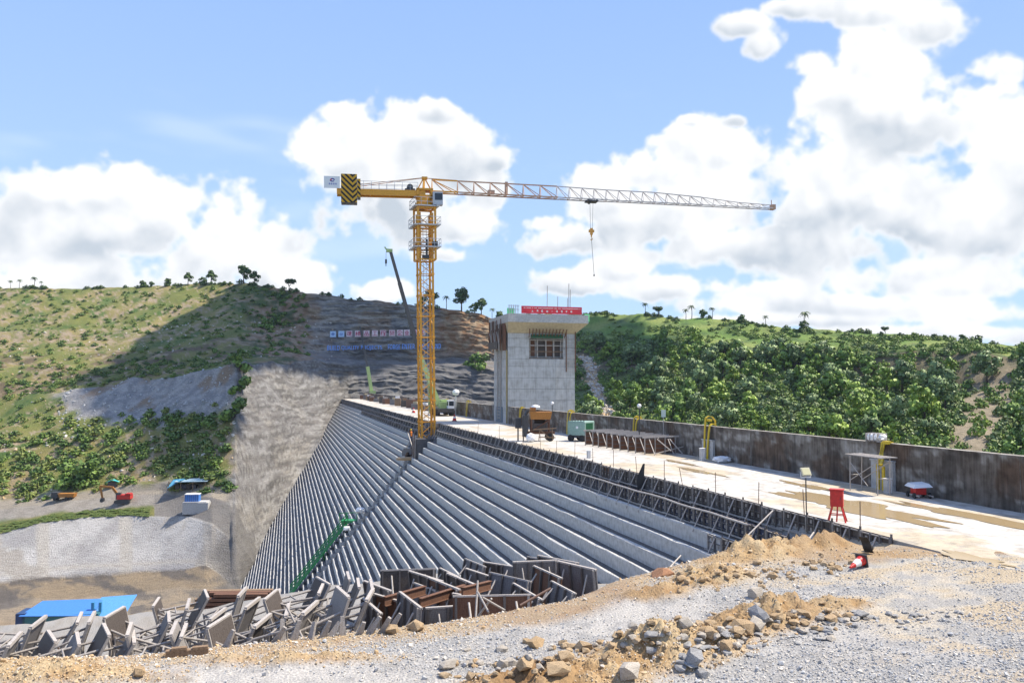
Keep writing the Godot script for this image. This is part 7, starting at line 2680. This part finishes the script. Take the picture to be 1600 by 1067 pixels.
	mb.hexa([Vector3(-9.0, 3.1, 2.9), Vector3(3.4, 2.8, 2.9), Vector3(3.6, 4.4, -2.9), Vector3(-7.4, 4.3, -2.9), Vector3(-9.0, 3.2, 2.9), Vector3(3.4, 2.9, 2.9), Vector3(3.6, 4.5, -2.9), Vector3(-7.4, 4.4, -2.9)])
	part("roof", mb, M.blue, o)
	mb = MB.new()
	mb.hexa([Vector3(2.0, 1.5, 4.0), Vector3(8.8, 1.6, 4.0), Vector3(9.4, 4.9, -3.2), Vector3(3.0, 4.6, -3.2), Vector3(2.0, 1.6, 4.0), Vector3(8.8, 1.7, 4.0), Vector3(9.4, 5.0, -3.2), Vector3(3.0, 4.7, -3.2)])
	part("lean_to_roof", mb, mat(lin(0.10, 0.32, 0.72), 0.5, T.concrete, 2.0), o)
	for x in [3.0, 4.3]:
		mb = MB.new()
		mb.box(Vector3(x, 3.6, 1.0), Vector3(0.5, 2.4, 0.5))
		part("vent_duct", mb, mat(lin(0.04, 0.22, 0.38), 0.5), o)
	mb = MB.new()
	mb.box(Vector3(-8.9, 1.7, 0.4), Vector3(1.6, 3.6, 4.2))
	part("annex", mb, M.blue_dark, o)
	mb = MB.new()
	mb.box(Vector3(0.5, 1.5, 2.52), Vector3(4.0, 2.4, 0.05))
	part("door_opening", mb, M.black, o)

# ------------------------------------------------------------------ clouds overhead that shade the valley side
func make_clouds():
	var r := RandomNumberGenerator.new()
	r.seed = 99
	var labs := ["white cumulus cloud overhead whose shade lies on the quarried cliff", "small white cumulus cloud overhead shading the hill beside the tower"]
	var outs: Array = [[[385, 440, 385], [440, 450, 360], [720, 480, 346], [800, 560, 335], [620, 600, 320], [545, 596, 312], [450, 575, 258], [372, 590, 224], [362, 700, 205], [355, 765, 186], [290, 765, 188], [215, 700, 218], [160, 650, 250], [110, 612, 268], [190, 575, 292], [240, 520, 335], [330, 478, 368]],
		[[880, 496, 400], [985, 505, 365], [1050, 545, 305], [1010, 590, 282], [960, 640, 250], [905, 655, 245], [860, 600, 300]]]
	for k in 2:
		var poly := PackedVector2Array()
		var high := 330.0
		for e in outs[k]:
			var p := at(e[0], e[1], e[2])
			p += sun_to * ((high - p.y) / sun_to.y)
			poly.append(Vector2(p.x, p.z))
		var lo := Vector2(1e9, 1e9)
		var hi := -lo
		for q in poly:
			lo = lo.min(q)
			hi = hi.max(q)
		var o := thing("cloud", labs[k], "cloud", Vector3((lo.x + hi.x) * 0.5, high, (lo.y + hi.y) * 0.5))
		var mb := MB.new()
		var n := 0
		var tries := 0
		while n < 420 and tries < 5000:
			tries += 1
			var q := Vector2(r.randf_range(lo.x, hi.x), r.randf_range(lo.y, hi.y))
			if not Geometry2D.is_point_in_polygon(q, poly): continue
			var edge := 1e9
			for i in poly.size(): edge = minf(edge, q.distance_to(Geometry2D.get_closest_point_to_segment(q, poly[i], poly[(i + 1) % poly.size()])))
			var ra := clampf(edge * 1.15, 2.5, 16.0) * r.randf_range(0.85, 1.1)
			var c := Vector3(q.x, high + r.randf_range(0.0, ra * 0.6), q.y) - o.position
			n += 1
			for i in 8:
				for j in 4:
					var pt := func(a: int, b: int) -> Vector3: return Vector3(cos(TAU * a / 8.0) * sin(PI * b / 4.0), cos(PI * b / 4.0) * 0.8, sin(TAU * a / 8.0) * sin(PI * b / 4.0))
					var p0: Vector3 = pt.call(i, j)
					var p1: Vector3 = pt.call(i + 1, j)
					var p2: Vector3 = pt.call(i + 1, j + 1)
					var p3: Vector3 = pt.call(i, j + 1)
					mb.tri_n(c + p0 * ra, c + p1 * ra, c + p2 * ra, p0, p1, p2)
					mb.tri_n(c + p0 * ra, c + p2 * ra, c + p3 * ra, p0, p2, p3)
		part("billows", mb, mat(lin(0.85, 0.86, 0.88), 1.0), o)

# ------------------------------------------------------------------ a worker at the joint
func body_mesh(bones: Array, cell: float, lo: Vector3, hi: Vector3) -> ArrayMesh:
	# smooth union of tapered capsules, meshed as surface nets
	var n := Vector3i(((hi - lo) / cell).ceil()) + Vector3i.ONE
	var f := PackedFloat32Array()
	f.resize(n.x * n.y * n.z)
	for k in n.z:
		for j in n.y:
			for i in n.x:
				var p := lo + Vector3(i, j, k) * cell
				var d := 9.0
				for b in bones:
					var a: Vector3 = b[0]
					var e: Vector3 = b[1] - a
					var t := clampf((p - a).dot(e) / maxf(e.length_squared(), 1e-9), 0, 1)
					var q: float = (p - a - e * t).length() - lerpf(b[2], b[3], t)
					var h := clampf(0.5 + 0.5 * (d - q) / 0.05, 0, 1)
					d = lerpf(d, q, h) - 0.05 * h * (1.0 - h)
				f[(k * n.y + j) * n.x + i] = d
	var id := {}
	var pts := PackedVector3Array()
	for k in n.z - 1:
		for j in n.y - 1:
			for i in n.x - 1:
				var s := Vector3.ZERO
				var c := 0
				for e in [[0, 0, 0, 1, 0, 0], [0, 1, 0, 1, 1, 0], [0, 0, 1, 1, 0, 1], [0, 1, 1, 1, 1, 1], [0, 0, 0, 0, 1, 0], [1, 0, 0, 1, 1, 0], [0, 0, 1, 0, 1, 1], [1, 0, 1, 1, 1, 1], [0, 0, 0, 0, 0, 1], [1, 0, 0, 1, 0, 1], [0, 1, 0, 0, 1, 1], [1, 1, 0, 1, 1, 1]]:
					var a := f[((k + e[2]) * n.y + j + e[1]) * n.x + i + e[0]]
					var b := f[((k + e[5]) * n.y + j + e[4]) * n.x + i + e[3]]
					if (a < 0.0) != (b < 0.0):
						s += Vector3(i + e[0], j + e[1], k + e[2]).lerp(Vector3(i + e[3], j + e[4], k + e[5]), a / (a - b))
						c += 1
				if c > 0:
					id[(k * n.y + j) * n.x + i] = pts.size()
					pts.append(lo + s / c * cell)
	var mb := MB.new()
	for k in range(1, n.z - 1):
		for j in range(1, n.y - 1):
			for i in range(1, n.x - 1):
				var o := (k * n.y + j) * n.x + i
				for ax in 3:
					var step: int = [1, n.x, n.x * n.y][ax]
					if (f[o] < 0.0) == (f[o + step] < 0.0): continue
					var u: int = [n.x, n.x * n.y, 1][ax]
					var v: int = [n.x * n.y, 1, n.x][ax]
					var q: Array = [o, o - u, o - u - v, o - v]
					if not (id.has(q[0]) and id.has(q[1]) and id.has(q[2]) and id.has(q[3])): continue
					var out := Vector3(int(ax == 0), int(ax == 1), int(ax == 2)) * (1.0 if f[o] < 0.0 else -1.0)
					mb.quad(pts[id[q[0]]], pts[id[q[1]]], pts[id[q[2]]], pts[id[q[3]]], out)
	return mb.mesh()

func make_worker():
	var w := thing("person", "worker in an orange vest and yellow helmet standing on the dam steps", "person", dam(113.0, 16.55, -2.86), TURN + 0.6)
	var V := func(x: float, y: float, z: float) -> Vector3: return Vector3(x, y, z)
	var bones: Array = [
		[V.call(0, 0.95, 0), V.call(0, 1.38, 0.0), 0.15, 0.17], [V.call(0, 1.38, 0), V.call(0, 1.56, 0.01), 0.09, 0.055], [V.call(0, 1.60, 0.02), V.call(0, 1.70, 0.02), 0.085, 0.095],
		[V.call(0.10, 0.92, 0), V.call(0.12, 0.50, 0.03), 0.095, 0.06], [V.call(0.12, 0.50, 0.03), V.call(0.13, 0.09, -0.02), 0.06, 0.045], [V.call(0.13, 0.06, -0.02), V.call(0.15, 0.05, 0.15), 0.05, 0.04],
		[V.call(-0.10, 0.92, 0), V.call(-0.12, 0.50, 0.03), 0.095, 0.06], [V.call(-0.12, 0.50, 0.03), V.call(-0.13, 0.09, -0.02), 0.06, 0.045], [V.call(-0.13, 0.06, -0.02), V.call(-0.15, 0.05, 0.15), 0.05, 0.04],
		[V.call(0.18, 1.40, 0), V.call(0.27, 1.14, 0.05), 0.06, 0.045], [V.call(0.27, 1.14, 0.05), V.call(0.24, 0.94, 0.22), 0.043, 0.033], [V.call(-0.18, 1.40, 0), V.call(-0.27, 1.14, 0.03), 0.06, 0.045], [V.call(-0.27, 1.14, 0.03), V.call(-0.25, 0.90, 0.14), 0.043, 0.033],
		[V.call(0.0, 1.645, 0.11), V.call(0.0, 1.625, 0.125), 0.016, 0.018]]
	for s in [[0.24, 0.94, 0.22], [-0.25, 0.90, 0.14]]:
		var p := Vector3(s[0], s[1], s[2])
		bones.append([p, p + Vector3(0, -0.07, 0.04), 0.035, 0.034])
		for k in 4: bones.append([p + Vector3(-0.03 + 0.02 * k, -0.08, 0.05), p + Vector3(-0.03 + 0.02 * k, -0.15 + 0.006 * absi(k - 1), 0.045), 0.010, 0.008])
		bones.append([p + Vector3(0.035 * signf(-s[0]), -0.04, 0.05), p + Vector3(0.05 * signf(-s[0]), -0.09, 0.08), 0.011, 0.009])
	put("body", body_mesh(bones, 0.026, Vector3(-0.4, -0.04, -0.26), Vector3(0.4, 1.86, 0.36)), mat(lin(0.09, 0.10, 0.14), 0.9), w)
	var vest := [[V.call(0, 0.93, 0), V.call(0, 1.38, 0.0), 0.172, 0.192], [V.call(0.12, 1.42, 0), V.call(-0.12, 1.42, 0), 0.085, 0.085]]
	put("vest", body_mesh(vest, 0.026, Vector3(-0.3, 0.72, -0.26), Vector3(0.3, 1.64, 0.26)), mat(lin(0.75, 0.22, 0.03), 0.8), w)
	put("face", body_mesh([[V.call(0, 1.60, 0.03), V.call(0, 1.68, 0.03), 0.087, 0.094], [V.call(0.0, 1.655, 0.115), V.call(0.0, 1.625, 0.135), 0.014, 0.017], [V.call(0.095, 1.65, 0.02), V.call(0.095, 1.63, 0.02), 0.018, 0.014], [V.call(-0.095, 1.65, 0.02), V.call(-0.095, 1.63, 0.02), 0.018, 0.014]], 0.012, Vector3(-0.14, 1.48, -0.1), Vector3(0.14, 1.80, 0.18)), mat(lin(0.10, 0.055, 0.035), 0.7), w)
	var mb := MB.new()
	mb.lathe([Vector2(0.155, 1.715), Vector2(0.125, 1.73), Vector2(0.12, 1.79), Vector2(0.08, 1.845), Vector2(0.0, 1.86)], 16, Vector3(0, 0, 0.02))
	part("helmet", mb, M.yellow, w)

func _ready():
	rng.seed = 7
	wob = noise(31, 0.02, 4)
	fine = noise(32, 0.045, 4)
	var t0 := Time.get_ticks_msec()
	make_light()

	make_materials()

	make_terrain()

	make_dam()
	make_wall()
	make_tower()

	make_crest_forms()
	make_crane()
	make_mobile_cranes()
	make_deck_things()

	make_yard()
	make_stones()

	make_plants()
	make_worker()
	make_cliff_signs()
	make_valley_things()
	make_clouds()
